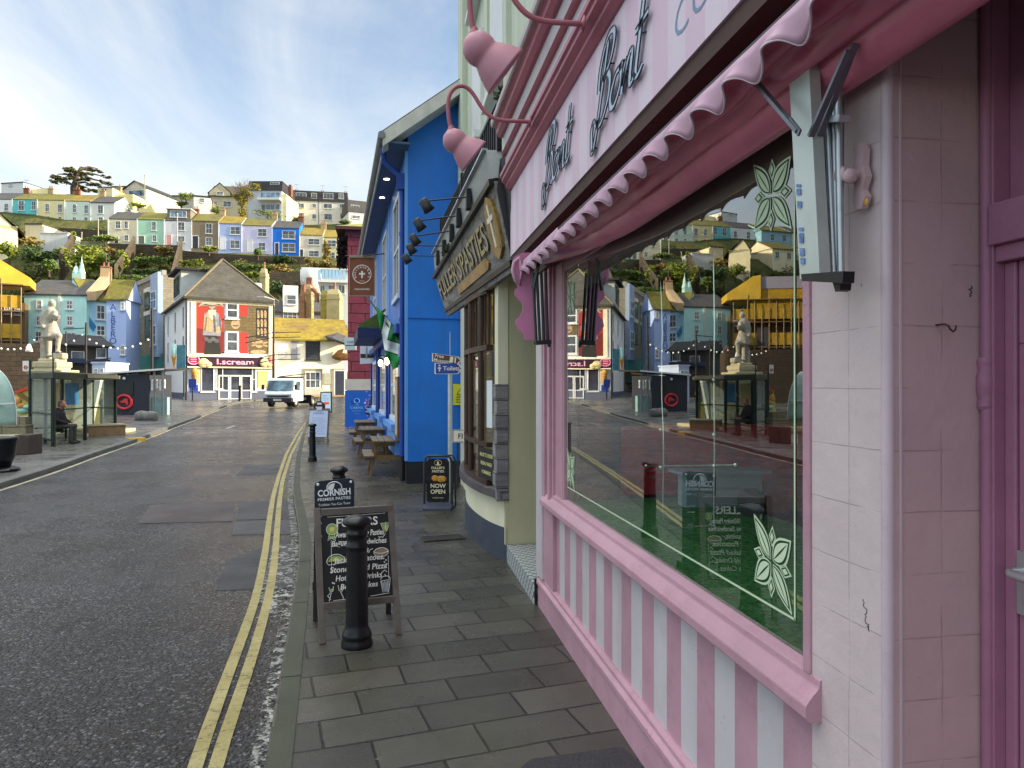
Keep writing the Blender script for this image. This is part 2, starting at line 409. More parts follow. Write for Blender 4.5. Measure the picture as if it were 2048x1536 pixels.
def t_slabs(name, rz, bw, rh, c1, c2, mort, wet=.5, moss=.6):
    t = NT(name)
    v = t.maprot(rz)
    nz = t.n('ShaderNodeTexNoise'); nz.inputs['Scale'].default_value = 1.3; t.l(v, nz.inputs['Vector'])
    vo = t.mix(.035, v, nz.outputs['Color'], 'ADD')
    br = t.n('ShaderNodeTexBrick'); t.l(vo, br.inputs['Vector'])
    br.offset = .43; br.offset_frequency = 2
    for k_, x in (('Scale', 1.0), ('Brick Width', bw), ('Row Height', rh), ('Mortar Size', .0075), ('Mortar Smooth', .25), ('Bias', -.1)): br.inputs[k_].default_value = x
    br.inputs['Color1'].default_value = (*c1, 1); br.inputs['Color2'].default_value = (*c2, 1); br.inputs['Mortar'].default_value = (*mort, 1)
    grit = t.noise(120, 4, .7)
    k = t.mix(.5, br.outputs['Color'], t.ramp(grit, [(.3, (.55,.55,.55)), (.7, (1.35,1.35,1.35))]), 'MULTIPLY')
    k = t.mix(t.mth('MULTIPLY', t.ramp(t.noise(.8, 7, .68), [(.42, (0,0,0)), (.66, (1,1,1))]), moss), k, t.mix(.6, k, (.055,.055,.028), 'MIX'))
    k = t.mix(.7, k, t.ramp(t.noise(1.5, 6, .7), [(.3, (.62,.6,.58)), (.7, (1.2,1.2,1.2))]), 'MULTIPLY')
    sp_ = t.ramp(t.noise(9, 2, .4), [(.77, (0,0,0)), (.79, (1,1,1))])
    k = t.mix(t.mth('MULTIPLY', sp_, .35), k, (.3,.3,.28))
    r = t.ramp(t.noise(.7, 6, .65), [(.38, (.16,)*3), (.62, (.44,)*3)])
    h = t.mth('MULTIPLY_ADD', br.outputs['Fac'], -1.6, t.mth('MULTIPLY', grit, .35))
    return t.set(k, r, t.bump(h, .8, .012), 0, .42)
SLAB = t_slabs('paving_slabs', R(-10), .54, .305, (.050,.049,.040), (.1,.095,.078), (.004,.005,.003), .5, .75)
SLAB2 = t_slabs('harbour_paving', R(-25), .6, .45, (.1,.098,.092), (.15,.145,.135), (.05,.05,.045), .6, .2)
def sheet(name, line, far, m, z=0.0):
    """raised pavement between a kerb line and a far edge"""
    vs = []
    for p in line:
        q = far(p); n = 10
        for j in range(n+1):
            x = p+(q-p)*(j/n); x.z = gz(dep(x))+z; vs.append(x)
    n = 11
    mb = MB().add(vs, [(i*n+j, i*n+j+1, (i+1)*n+j+1, (i+1)*n+j) for i in range(len(line)-1) for j in range(n-1)])
    return mb.build(name, m)
kind(sheet('pavement', kerbR, lambda p: V((3.2 if p.y < 13 else 9, max(p.y+.25, -4), 0)), SLAB), 'structure')
kind(sheet('quayside_pavement', kerbL, lambda p: LD(-75, dep(p)-4), SLAB2), 'structure')
def kerb(name, line, w, sgn, m, h=.1):
    vs = []
    for i, p in enumerate(line):
        a = line[max(0, i-1)]; b = line[min(len(line)-1, i+1)]
        t = b-a; t.z = 0; t.normalize(); n = V((-t.y, t.x, 0))*sgn
        q = p+n*w; z = gz(dep(p))
        vs += [V((p.x, p.y, z-h-.03)), V((p.x, p.y, z-.012)), V((p.x+n.x*.02, p.y+n.y*.02, z+.006)), V((q.x, q.y, z+.006)), V((q.x, q.y, z-.02))]
    return MB().add(vs, [(i*5+j, i*5+j+1, i*5+j+6, i*5+j+5) for i in range(len(line)-1) for j in range(4)]).build(name, m)
KERB = mat('kerbstone', (.05,.056,.034), .6, .4, 2.2, .5, 60, dirt=.6)
kind(kerb('kerb', kerbR, .125, -1, KERB), 'structure')
kind(kerb('quayside_kerb', kerbL, .22, 1, mat('kerbstone_grey', (.12,.12,.11), .6, .4, 2, .5, 50, dirt=.5), .1), 'structure')

# yellow no-waiting lines, worn
def t_yellow():
    t = NT('yellow_line_paint')
    k = t.ramp(t.noise(3, 6, .7), [(.3, (.30,.25,.08)), (.7, (.43,.37,.17))])
    wear = t.ramp(t.noise(34, 6, .8), [(.56, (0,0,0)), (.66, (1,1,1))])
    k = t.mix(t.mth('MULTIPLY', wear, .8), k, (.05,.05,.05))
    cr = t.n('ShaderNodeTexNoise'); cr.inputs['Scale'].default_value = 2.2; cr.inputs['Detail'].default_value = 9; t.l(t.maprot(R(12), (1, 3.2, 1)), cr.inputs['Vector'])
    crack = t.ramp(cr.outputs['Fac'], [(.488, (0,0,0)), (.497, (1,1,1)), (.506, (0,0,0))])
    k = t.mix(crack, k, (.03,.03,.03))
    return t.set(k, .6, t.bump(t.noise(46, 5, .75), .7, .015), 0, .4)
YEL = t_yellow()
yl = ((385,1536),(400,1510),(439,1388),(476,1301),(513,1198),(532,1099),(538,1045),(546,995),(557,954),(573,908),(596,866),(611,845))
yr = ((425,1536),(438,1510),(478,1397),(511,1297),(539,1194),(549,1132),(554,1065),(558,1012),(565,962),(581,912),(602,870),(615,847))
for q in (yl, yr):
    ln = [G(u, v, -.1) for u, v in q]; ln = [ln[0]+V((.3, -2.2, 0))]+ln
    kind(strip('road_marking', smooth(densify(ln, .4), 3), .074, .005, YEL), 'structure')
WHT = mat('road_paint_white', (.3,.3,.29), .6, .3, 2, .4, 40, dirt=.8)
pl = [p+V((.14, -.18, 0)) for p in kerbL[:-3]]
kind(strip('road_marking', pl, .09, .005, mat('road_paint_cream', (.32,.3,.2), .6, .35, 2, .4, 40, dirt=.8)), 'structure')
for a, b in (((365,857),(382,857)),((392,857),(410,856)),((416,857),(440,856)),((368,866),(384,866)),((394,867),(412,866)),((420,866),(436,865)),((452,858),(470,851)),((478,856),(520,855)),((560,857),(592,856)),((555,851),(590,850))):
    kind(strip('road_marking', [G(*a, -.1), G(*b, -.1)], .16, .005, WHT), 'structure')
# tar and tarmac repairs, wet gutter with pale crumbled sealant
def patch(name, px, m, off=.004):
    mb = MB(); pts = [G(u, v, -.1) for u, v in px]
    for p in pts: p.z = gz(dep(p))-.1+off
    return kind(mb.poly(pts).build(name, m), 'structure')
def t_tar(name, c, grit=46):
    t = NT(name); g = t.noise(grit, 5, .75)
    k = t.ramp(g, [(.35, tuple(x*.5 for x in c)), (.7, tuple(x*1.8 for x in c))])
    return t.set(k, t.ramp(t.noise(1.2, 4), [(.35, (.4,)*3), (.65, (.65,)*3)]), t.bump(g, .8, .014), 0, .45)
T1 = t_tar('tar_red', (.042,.031,.031)); T2 = t_tar('tar_dark', (.03,.031,.035), 70); T3 = t_tar('tar_grey', (.05,.051,.056), 80)
patch('road_patch', ((300,1011),(470,1003),(466,1043),(276,1047)), T1)
patch('road_patch', ((480,1003),(590,1000),(592,1037),(472,1040)), T2, .0035)
patch('road_patch', ((470,1044),(600,1040),(602,1068),(464,1070)), T3, .003)
patch('road_patch', ((455,1120),(588,1075),(588,1175),(430,1181)), T2, .002)
patch('road_patch', ((494,930),(570,928),(560,948),(470,952)), T2, .0025)
def t_gutter():
    t = NT('gutter_sealant')
    t.set(t.ramp(t.noise(6, 6, .7), [(.35, (.2,.2,.18)), (.65, (.5,.5,.46))]), .6, t.bump(t.noise(40, 6, .75), .8, .015), 0, .4)
    tr = t.n('ShaderNodeBsdfTransparent'); ms = t.n('ShaderNodeMixShader')
    f = t.ramp(t.noise(11, 10, .82), [(.515, (0,0,0)), (.54, (1,1,1))])
    t.l(f, ms.inputs[0]); t.l(tr.outputs[0], ms.inputs[1]); t.l(t.b.outputs[0], ms.inputs[2]); t.l(ms.outputs[0], t.out.inputs[0])
    return t.mat
gl = [p for p in kerbR[2:-4]]
kind(strip('gutter_sealant', gl, .09, .006, t_gutter(), side=.045), 'structure')
gl2 = [p for p in kerbR if 5.6 < p.y < 8.9]
kind(strip('gutter_sealant', gl2, .3, .0045, t_gutter(), side=.16), 'structure')

q = [G(1030, 1545), G(1062, 1518), G(1244, 1494), G(1300, 1545)]
for p in q: p.z = .004
kind(MB().poly(q).build('pavement_patch', T2), 'structure')

jt = MB(); acc = 0
for a, b in zip(kerbR[:-4], kerbR[1:-4]):
    acc += (b-a).length
    if acc > .86:
        acc = 0; t_ = (b-a).normalized(); n_ = V((t_.y, -t_.x, 0)); z_ = gz(dep(a))+.0075
        p = V((a.x, a.y, z_)); jt.add([p+n_*.004, p+n_*.126, p+n_*.126+t_*.009, p+n_*.004+t_*.009], [(0,1,2,3)])
kind(jt.build('kerb_joints', mat('joint_dirt', (.012,.012,.009), .9, .3, 5)), 'structure')
# ================= the pink sweet shop =================
PINK = mat('pink_paint', hx(188,146,160), .42, .16, 2.2, .2, 90, dirt=.4, stain=hx(150,95,110), chip=.5, chipc=hx(140,100,112))
PALE = mat('pale_pink_paint', hx(200,194,197), .45, .08, 2, .12, 90, dirt=.3, streak=.3, stain=hx(170,148,152), chip=.3, chipc=hx(160,134,140))
ROSE = mat('rose_paint', hx(176,104,120), .4, .14, 2.5, .15, 80, dirt=.3)
DOORP = mat('door_pink', hx(164,110,136), .42, .16, 2, .15, 80, dirt=.2)
BROWN = mat('bare_soffit_wood', hx(82,62,56), .8, .3, 4, .4, 30)
DARK = mat('shop_interior', (.012,.013,.012), .9, .3, 1)
STEEL = mat('galvanised_steel', (.52,.55,.56), .34, .15, 9, .1, 60, .75, dirt=.25)
DSTEEL = mat('dark_steel', (.05,.055,.06), .4, .2, 8, .1, 60, .5)
BLACK = mat('black_paint', (.012,.012,.014), .38, .2, 5, .1, 60)
def t_tile(name, ax, c1, c2):
    """painted wall tiles: a 15 cm grid of fine joints, uneven coats of paint"""
    t = NT(name)
    s_ = t.n('ShaderNodeSeparateXYZ'); t.l(t.pos, s_.inputs[0]); cb = t.n('ShaderNodeCombineXYZ')
    t.l(s_.outputs[ax], cb.inputs[0]); t.l(s_.outputs['Z'], cb.inputs[1])
    nz = t.n('ShaderNodeTexNoise'); nz.inputs['Scale'].default_value = 2.6; t.l(cb.outputs[0], nz.inputs['Vector'])
    vo = t.mix(.02, cb.outputs[0], nz.outputs['Color'], 'ADD')
    mp = t.maprot(loc=(.052 if ax == 'Y' else .03, .02, 0), vec=vo)
    br = t.n('ShaderNodeTexBrick'); t.l(mp, br.inputs['Vector']); br.offset = 0
    for k_, x in (('Scale', 1.0), ('Brick Width', .195), ('Row Height', .152), ('Mortar Size', .0022), ('Mortar Smooth', .3)): br.inputs[k_].default_value = x
    br.inputs['Color1'].default_value = (*c1, 1); br.inputs['Color2'].default_value = (*c2, 1); br.inputs['Mortar'].default_value = (*tuple(x*.72 for x in c1), 1)
    gap = t.ramp(t.noise(5, 4, .6), [(.4, (0,0,0)), (.55, (1,1,1))])
    k = t.mix(gap, c1, br.outputs['Color'])
    k = t.mix(.5, k, t.ramp(t.noise(1.4, 6, .65), [(.3, (.82,.8,.84)), (.7, (1.08,1.06,1.05))]), 'MULTIPLY')
    chip = t.ramp(t.noise(24, 3, .5), [(.75, (0,0,0)), (.765, (1,1,1))])
    k = t.mix(t.mth('MULTIPLY', chip, .7), k, (.1,.07,.07))
    b1 = t.bump(t.mth('MULTIPLY', t.mth('MULTIPLY', br.outputs['Fac'], -1), gap), .45, .006)
    return t.set(k, .42, t.bump(t.noise(6, 5, .6), .35, .02, b1), 0, .45)
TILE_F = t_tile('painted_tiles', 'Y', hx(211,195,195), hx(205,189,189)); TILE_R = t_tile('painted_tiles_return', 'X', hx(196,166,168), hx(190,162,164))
S = thing('sweet_shop', 'pink shopfront with candy striped panels under a rolled awning, tiled pier beside its door', 'shop', (1.2, 3.6, 0))
Y0, Y1 = 1.86, 5.66                      # run of the window front
m = MB()                                  # plinth with moulded top
m.box(1.163, 1.4, Y0-.02, Y1+.06, -.02, .18).prism([(1.15,Y0-.02,.18),(1.15,Y0-.02,.21),(1.172,Y0-.02,.225),(1.172,Y0-.02,.245),(1.188,Y0-.02,.262),(1.3,Y0-.02,.262),(1.3,Y0-.02,.18)], (0, Y1+.08-Y0, 0))
m.build('plinth', PINK, S, bevel=.004)
m = MB(); y = 2.857-.1605*8; i = 0      # candy stripes
while y < Y1-.16:
    a, b = max(y, Y0), min(y+.1605, 5.52)
    if b > a: m.add([(1.2,a,.262),(1.2,b,.262),(1.2,b,.86),(1.2,a,.86)], [(0,1,2,3)], 0 if i % 2 == 0 else 1)
    y += .1605; i += 1
m.box(1.203, 1.26, Y0, 5.52, .25, .87, 0)
m.build('striped_panel', [PINK, PALE], S)
m = MB(); YS_ = 1.815; m.prism([(1.215,YS_,.99),(1.172,YS_,.978),(1.168,YS_,.955),(1.14,YS_,.925),(1.128,YS_,.908),(1.128,YS_,.872),(1.14,YS_,.862),(1.25,YS_,.86)], (0, 5.48-YS_, 0))
m.build('window_sill', PINK, S, bevel=.004)
m = MB(); m.box(1.15, 1.34, 5.52, 5.74, .262, 3.0); m.build('pilaster', PALE, S, bevel=.006)
m = MB()
m.box(1.17, 1.30, 5.20, 5.52, .262, 2.95); m.box(1.15, 1.17, 5.42, 5.47, .93, 2.95); m.box(1.15, 1.17, 5.24, 5.3, .93, 2.95); m.box(1.19, 1.3, 4.98, 5.2, .9, 2.95)
m.box(1.168, 1.30, 1.862, 1.897, .975, 2.95); m.box(1.195, 1.27, 4.955, 4.98, .985, 2.9)
m.box(1.2, 1.3, 1.897, 4.955, 2.62, 2.95)
fr_ = m.build('window_frame', PINK, S, bevel=.004)
t = NT('shop_glass')
gl_ = t.n('ShaderNodeBsdfGlossy'); gl_.inputs['Roughness'].default_value = .0; gl_.inputs['Color'].default_value = (.95,.98,1,1)
tr_ = t.n('ShaderNodeBsdfTransparent'); tr_.inputs['Color'].default_value = (.88,.95,.9,1)
wv = t.bump(t.noise(.9, 1, .3), .05, .02); t.l(wv, gl_.inputs['Normal'])
msh = t.n('ShaderNodeMixShader'); t.l(schlick(t, .17, 3.0), msh.inputs[0]); t.l(tr_.outputs[0], msh.inputs[1]); t.l(gl_.outputs[0], msh.inputs[2]); t.l(msh.outputs[0], t.out.inputs[0])
GLASS = t.mat
m = MB(); m.add([(1.21,1.885,.98),(1.21,4.98,.98),(1.21,4.98,2.7),(1.21,1.885,2.7)], [(0,3,2,1)]); pane = m.build('window_pane', GLASS, S)
# white-green transfers on the glass: border line and four flower sprigs
DECAL = mat('pale_green_transfer', hx(206,226,190), .5, .05, 5)
DKG = mat('transfer_outline', (.01,.05,.015), .6, .1, 5)
m = MB(); x0 = 1.2075
def gq(y0_, y1_, z0_, z1_, x=x0): m.add([(x,y0_,z0_),(x,y1_,z0_),(x,y1_,z1_),(x,y0_,z1_)], [(0,3,2,1)], 0)
gq(2.0, 4.9, 1.082, 1.09); gq(1.998, 2.006, 1.082, 2.6); gq(4.894, 4.9, 1.082, 2.6)
def petal(cy, cz, ang, L, wd, x, k, off=.0):
    pts = []
    for j in range(13):
        a = j/12; pts.append((off+L*a, wd*math.sin(math.pi*a**.8)*.5))
    pts += [(p, -q) for p, q in pts[-2:0:-1]]
    ca, sa = math.cos(ang), math.sin(ang)
    return [(x, cy-(p*ca-q*sa), cz+(p*sa+q*ca)) for p, q in pts], k
for cy, cz in ((2.135, 1.23), (4.8, 1.225), (4.8, 2.42), (2.135, 2.42)):
    for ang, L, wd in ((R(131), .172, .064), (R(-49), .172, .064), (R(39), .138, .09), (R(219), .138, .09)):
        for w_, l_, o_, k_, dx in ((1, 1, .008, 0, 0), (.82, .9, .012, 1, -.0008), (.62, .8, .017, 0, -.0016), (.07, .76, .018, 1, -.0024)):
            p, _ = petal(cy, cz, ang, L*l_, wd*w_, x0+dx, 0, o_); m.poly(p, k_)
    for ang in (R(88), R(-92), R(-8), R(172)):
        for s_, k_, dx in ((.036, 0, 0), (.026, 1, -.0008), (.017, 0, -.0016)):
            ca, sa = math.cos(ang), math.sin(ang); q = []
            for a_, b_ in ((-1,0),(0,.6),(1,0),(0,-.6)):
                p_, q_ = .082+a_*s_, b_*s_; q.append((x0+dx, cy-(p_*ca-q_*sa), cz+(p_*sa+q_*ca)))
            m.poly(q, k_)
m.build('window_transfer', [DECAL, DKG], pane)
# inside the window
m = MB(); m.box(1.26, 5.2, .7, 5.4, -.05, .05); m.box(5.2, 5.3, .7, 5.4, 0, 3.1); m.box(1.4, 5.2, 5.3, 5.4, 0, 3.1); m.box(1.5, 5.2, 1.0, 1.08, 0, 3.1); m.box(1.26, 5.2, .7, 5.4, 3.0, 3.1)
m.box(3.4, 3.9, 2.0, 4.4, .05, 1.0)
m.build('shop_interior', DARK, S)
MB().box(1.7, 3.6, 5.12, 5.2, .98, 1.5).box(2.6, 3.6, 4.7, 5.1, .9, 1.12).build('red_display', mat('display_red', hx(226,52,62), .7, .5, 12, .2, 20), S)
MB().box(1.95, 2.5, 4.55, 4.7, .935, 1.2).box(1.9, 2.55, 4.5, 4.75, 1.2, 1.22).build('display_box', mat('display_grey', hx(170,184,196), .5, .1, 3), S)
m = MB(); m.box(1.225, 2.35, 1.9, 5.0, .9, .975)
tf = NT('artificial_turf'); tf.set(tf.ramp(tf.noise(34, 5, .85), [(.38, (.04,.19,.045)), (.62, (.18,.55,.17))]), .9, tf.bump(tf.noise(130, 4, .8), 1, .02), 0, .1)
m.build('display_turf', tf.mat, S)
m = MB()
m.prism([(1.214,1.9,2.5),(1.26,1.9,2.46),(1.3,1.9,2.46),(1.3,1.9,2.7),(1.214,1.9,2.7)], (0, 3.06, 0)); m.build('blind', mat('blind_canvas', hx(96,98,84), .8, .2, 3, .3, 60), S)
# tiled pier and its return into the door recess
YP = 1.545
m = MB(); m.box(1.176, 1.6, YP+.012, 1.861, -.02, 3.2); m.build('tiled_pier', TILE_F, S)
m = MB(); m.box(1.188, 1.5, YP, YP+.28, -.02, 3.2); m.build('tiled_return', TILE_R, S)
m = MB(); m.lathe([(.0155, -.02), (.0155, 3.2)], 20, 0, Matrix.Translation((1.188, YP+.014, 0)))
for z in [i*.152+.09 for i in range(20)]: m.lathe([(.0157, z), (.016, z+.002), (.0157, z+.004)], 20, 0, Matrix.Translation((1.188, YP+.014, 0)))
m.box(1.208, 1.213, YP-.003, YP+.02, -.02, 3.2)
m.build('corner_bead', mat('bead_paint', hx(202,184,192), .42, .08, 2, .1, 60, dirt=.2), S)
# door recess
m = MB(); m.box(1.435, 1.56, YP-.035, YP+.06, 0, 3.2); m.box(1.42, 1.56, .2, YP-.035, 2.14, 2.24); m.box(1.44, 1.56, .2, YP-.035, 2.1, 2.14)
m.lathe([(.015,1.74),(.02,1.75),(.016,1.77),(.021,1.79),(.021,1.82),(.016,1.84),(.02,1.86),(.015,1.87)], 14, 0, Matrix.Translation((1.435, YP-.012, 0)))
m.lathe([(.014,0),(.014,3.2)], 12, 0, Matrix.Translation((1.435, YP-.016, 0)))
m.build('door_frame', DOORP, S, bevel=.003)
m = MB(); m.box(1.465, 1.54, 1.478, YP-.035, .02, 2.1); m.box(1.47, 1.54, .3, 1.475, 1.9, 2.1); m.box(1.47, 1.54, 1.33, 1.475, .02, 1.9); m.box(1.482, 1.54, .3, 1.33, .02, 1.9); m.box(1.48, 1.53, .3, YP-.035, 2.24, 3.22)
dr = m.build('door', DOORP, S, bevel=.004)
m = MB(); m.box(1.46, 1.47, 1.43, 1.472, 1.26, 1.41); m.tube([(1.465,1.455,1.362),(1.425,1.455,1.362),(1.418,1.445,1.362),(1.416,1.33,1.358)], .011, 12); m.lathe([(0,0),(.008,0),(.008,.012),(0,.012)], 10, 0, Matrix.Translation((1.459,1.45,1.29)) @ Matrix.Rotation(R(90),4,'Y'))
m.build('handle', STEEL, dr, bevel=.002)
m = MB(); m.box(1.19, 1.7, -1.2, YP+.3, 3.22, 3.4); m.build('recess_ceiling', ROSE, S)
# fascia, soffit and cornice
YA, YB = -1.5, 6.12
m = MB(); y = YA; i = 0
while y < YB:
    b = min(y+.16, YB); m.add([(1.0,y,2.93),(1.0,b,2.93),(1.0,b,3.53),(1.0,y,3.53)], [(0,3,2,1)], i % 2); y = b; i += 1
m.box(1.002, 1.3, YA, YB, 2.93, 3.53, 0)
FAS1 = mat('fascia_pale', hx(224,208,220), .5, .07, 2, .08, 60, dirt=.15); FAS2 = mat('fascia_pink', hx(220,194,210), .5, .07, 2, .08, 60, dirt=.15)
m.build('fascia_board', [FAS1, FAS2], S)
m = MB(); m.box(1.01, 1.34, YA, YB-.05, 2.86, 2.928); m.box(1.13, 1.2, YA, YB-.4, 2.7, 2.86); m.build('soffit', BROWN, S)
def run(prof, m_, name, par, ya=YA, yb=YB, bevel=0):
    return MB().prism([(x, ya, z) for x, z in prof], (0, yb-ya, 0)).build(name, m_, par, bevel=bevel)
run([(1.05,3.50),(.985,3.50),(.955,3.53),(.955,3.55),(.92,3.575),(.92,3.60),(.905,3.61),(.905,3.64),(1.05,3.64)], ROSE, 'fascia_moulding', S)
run([(1.05,3.642),(.955,3.642),(.955,3.80),(1.05,3.80)], PALE, 'frieze_board', S)
run([(1.05,3.802),(.93,3.802),(.915,3.815),(.93,3.83),(1.05,3.83)], ROSE, 'frieze_bead', S)
run([(1.05,3.832),(.95,3.832),(.93,3.96),(1.05,3.96)], PALE, 'cornice_face', S)
run([(1.05,3.962),(.905,3.962),(.875,3.99),(.875,4.03),(.86,4.045),(1.05,4.045)], ROSE, 'cornice_moulding', S)
run([(1.2,4.047),(.835,4.047),(.825,4.06),(.825,4.105),(.84,4.12),(1.2,4.2)], mat('lead_capping', hx(190,176,176), .6, .2, 3, .3, 40, dirt=.6), 'cornice_capping', S)
run([(1.2,4.21),(.99,4.21),(.95,4.25),(.95,4.31),(1.2,4.33)], mat('rusty_gutter', (.05,.045,.045), .7, .4, 6, .4, 40, dirt=.5, stain=(.16,.07,.03)), 'gutter', S)
# upper storeys (their street face is out of the picture; they shade the road)
UPW = mat('upper_render', hx(196,205,186), .75, .08, 1.5, .25, 30, streak=.35, stain=hx(140,150,112))
MB().box(1.25, 9, -9, 5.7, 4.2, 9.0).build('upper_wall', UPW, S)
MB().box(1.7, 9, -9, .2, 0, 3.4).build('side_wall', TILE_F, S)
MB().prism([(1.0,-9,8.9),(5.2,-9,11.2),(9.2,-9,8.9)], (0, 14.7, 0)).build('roof', mat('slate', (.06,.063,.07), .7, .3, 3, .4, 20), S)
# lettering: raised metal script, one letter set per word, with painted caps beside it
SCR_F = mat('letter_face', hx(190,208,224), .4, .08, 4, 0, 40, .2); SCR_E = mat('letter_edge', (.02,.035,.06), .4, .2, 6)
GLY = {'B': [[(.02,-.12),(.06,-.28),(.14,-.08),(.2,.3),(.27,.72),(.29,.86),(.26,.92)],
             [(.12,.42),(.13,.66),(.2,.86),(.3,.96),(.42,.93),(.45,.8),(.4,.64),(.28,.53),(.25,.51),(.36,.5),(.42,.38),(.4,.18),(.3,.02),(.19,-.02),(.15,.08)],
             [(.02,-.12),(.0,.02),(.04,.12),(.07,.05)]],
       'o': [[(.24,.36),(.12,.34),(.03,.16),(.07,.01),(.17,.02),(.26,.18),(.24,.36),(.32,.33)]],
       'n': [[(.03,.38),(.0,.02)], [(.01,.1),(.1,.32),(.17,.36),(.17,.1),(.2,.0),(.28,.06)]],
       't': [[(.08,.8),(.03,.12),(.07,0),(.16,.06)], [(-.04,.5),(.18,.54)]]}
def bez(pts, n=7):
    P = [V((p[0], p[1], 0)) for p in pts]; out = []
    for i in range(len(P)-1):
        p0 = P[max(0, i-1)]; p1 = P[i]; p2 = P[i+1]; p3 = P[min(len(P)-1, i+2)]
        for j in range(n):
            u = j/n; out.append(.5*((2*p1)+(p2-p0)*u+(2*p0-5*p1+4*p2-p3)*u*u+(3*p1-p0-3*p2+p3)*u**3))
    return out+[P[-1]]
def script_word(org, size, slope):
    """letters B o n with stroke ribbons standing off the board on pins; org = lower left, reading towards -Y"""
    face, edge = MB(), MB()
    for ch, ox in (('B', 0), ('o', .44), ('n', .74), ('t', 1.0)):
        for st in GLY[ch]:
            pl_ = bez(st); w2 = .034*size
            L, Rr = [], []
            for i, p in enumerate(pl_):
                tg = (pl_[min(i+1, len(pl_)-1)]-pl_[max(0, i-1)]).normalized(); nn = V((-tg.y, tg.x, 0))
                for lst, s_ in ((L, 1), (Rr, -1)):
                    q = (p+V((ox, 0, 0)))*size+nn*w2*s_; q.x = q.x*1.72+q.y*slope
                    lst.append(V((.982, org[1]-q.x, org[2]+q.y)))
            n = len(L); face.add(L+Rr, [(i, i+1, n+i+1, n+i) for i in range(n-1)])
            for e in (L, Rr): edge.tube(e, .0036, 5)
            for i in range(4, n-1, 40):
                c_ = L[i]; edge.tube([c_, c_+V((.02, -.012, 0))], .004, 5)
    return face, edge
lt = None
for org, size in (((1, 4.68, 3.10), .37), ((1, 3.47, 3.075), .37)):
    f, e = script_word(org, size, .3)
    lt = f.build('script_letters', SCR_F, S); e.build('letter_edge', SCR_E, lt)
m = MB(); m.text('CONFE', .185, FR((.9985, 2.08, 3.045), (0,-1,0), (0,0,1)), bold=-.012, shear=.2, width=.7); m.build('painted_letters', mat('letter_blue', hx(120,150,180), .5, .2, 8), S)

# ---------- rolled awning ----------
A = thing('awning', 'rolled pink vinyl awning with a scalloped valance above the shop window', 'awning', (1.05, 3.5, 2.6))
VAL = mat('valance_vinyl', hx(198,158,178), .38, .12, 4, .1, 40, dirt=.15); VIN = mat('pink_vinyl', hx(212,116,142), .2, .16, 3, .12, 25, spec=.7)
vs = []; ny = 420; ya, yb = .75, 5.38
for i in range(ny+1):
    y = ya+(yb-ya)*i/ny; ph = (y-1.53)/.2155*2*math.pi
    zt = 2.695+(.02 if y > 4 else 0); zb = 2.622-.02*math.cos(ph+.75*math.sin(ph)); dx = .024*math.sin(ph+1.9)
    for k in range(5):
        f_ = k/4; vs.append((.93+dx*f_**1.5-.006*f_, y, zt+(zb-zt)*f_))
fs = [(i*5+k, i*5+k+1, i*5+k+6, i*5+k+5) for i in range(ny) for k in range(4)]
MB().tube([V(vs[i*5+4]) for i in range(ny+1)], .0032, 6).build('hem', mat('hem_white', hx(222,206,214), .5, .1, 8), A)
o = MB().add(vs, fs, 0, True).build('valance', VAL, A); sd_ = o.modifiers.new('s', 'SOLIDIFY'); sd_.thickness = .003
def bunch(y):   # cross-section of the gathered canvas, hanging lower at its middle
    s_ = .5+.5*math.sin((y-.5)*.9); up = .17*max(0, (y-3.2)/2.0)**1.4
    w_ = .012*math.sin(y*5.1)+.008*math.sin(y*11.3+1)
    return [(.945,2.70),(.957,2.67-.01*s_+up*.2),(.985,2.63+w_+up*.4),(1.012,2.66+w_+up*.5),(1.022,2.625+up*.7-w_),(1.05,2.6+up*.8),(1.062,2.625+w_+up*.8),(1.07,2.585+w_*.6+up),(1.10,2.555-.3*w_+up),(1.13,2.54+up),(1.155,2.555+up),(1.165,2.61+up),(1.165,2.78)]
vs = []; n = 130; ya, yb = .8, 5.3
for i in range(n+1):
    y = ya+(yb-ya)*i/n; vs += [(x, y, z) for x, z in bunch(y)]
k = 13
o = MB().add(vs, [(i*k+j, i*k+j+1, (i+1)*k+j+1, (i+1)*k+j) for i in range(n) for j in range(k-1)], 0, True).build('gathered_canvas', VIN, A)
o.modifiers.new('s', 'SUBSURF').levels = 2; o.modifiers['s'].render_levels = 2
m = MB(); m.tube([(1.15,.75,2.8),(1.15,5.4,2.8)], .035, 12); m.tube([(.945,.7,2.70),(.945,5.4,2.715)], .012, 10); m.build('roller', DSTEEL, A)
def lift(pts, X): return [WX(u, v, X) for u, v in pts]
# near folding arm: pale aluminium channel, inner tubes and dark struts on a black wall bracket
m = MB(); q = lift(((1600,558),(1636,556),(1611,88),(1578,140)), 1.04); m.prism(q, (.018, 0, 0)); q = lift(((1636,556),(1640,556),(1616,80),(1611,88)), 1.04); m.prism(q, (.03, 0, 0)); m.build('arm_channel', mat('aluminium', hx(196,206,200), .38, .08, 6, .05, 60, .35, dirt=.15), A, bevel=.002)
m = MB()
for a, b, X, r_ in (((1652,552),(1640,235),1.09,.0075),((1668,552),(1655,235),1.09,.0075),((1682,550),(1676,150),1.1,.009),((1646,552),(1626,170),1.11,.011),((1660,552),(1648,230),1.1,.006),((1675,551),(1668,220),1.1,.006)): m.tube([WX(*a, X), WX(*b, X)], r_, 10)
for a, b, X in (((1640,240),(1690,236),1.08),): m.bar(WX(*a, X), WX(*b, X), .03, .016)
m.build('arm_tube', STEEL, A)
m = MB()
for a, b, X, w_ in (((1508,158),(1597,262),1.0,.010),((1622,272),(1698,100),1.03,.009),((1640,270),(1712,86),1.06,.009)): m.bar(WX(*a, X), WX(*b, X), w_, .016, up=(1,0,0))
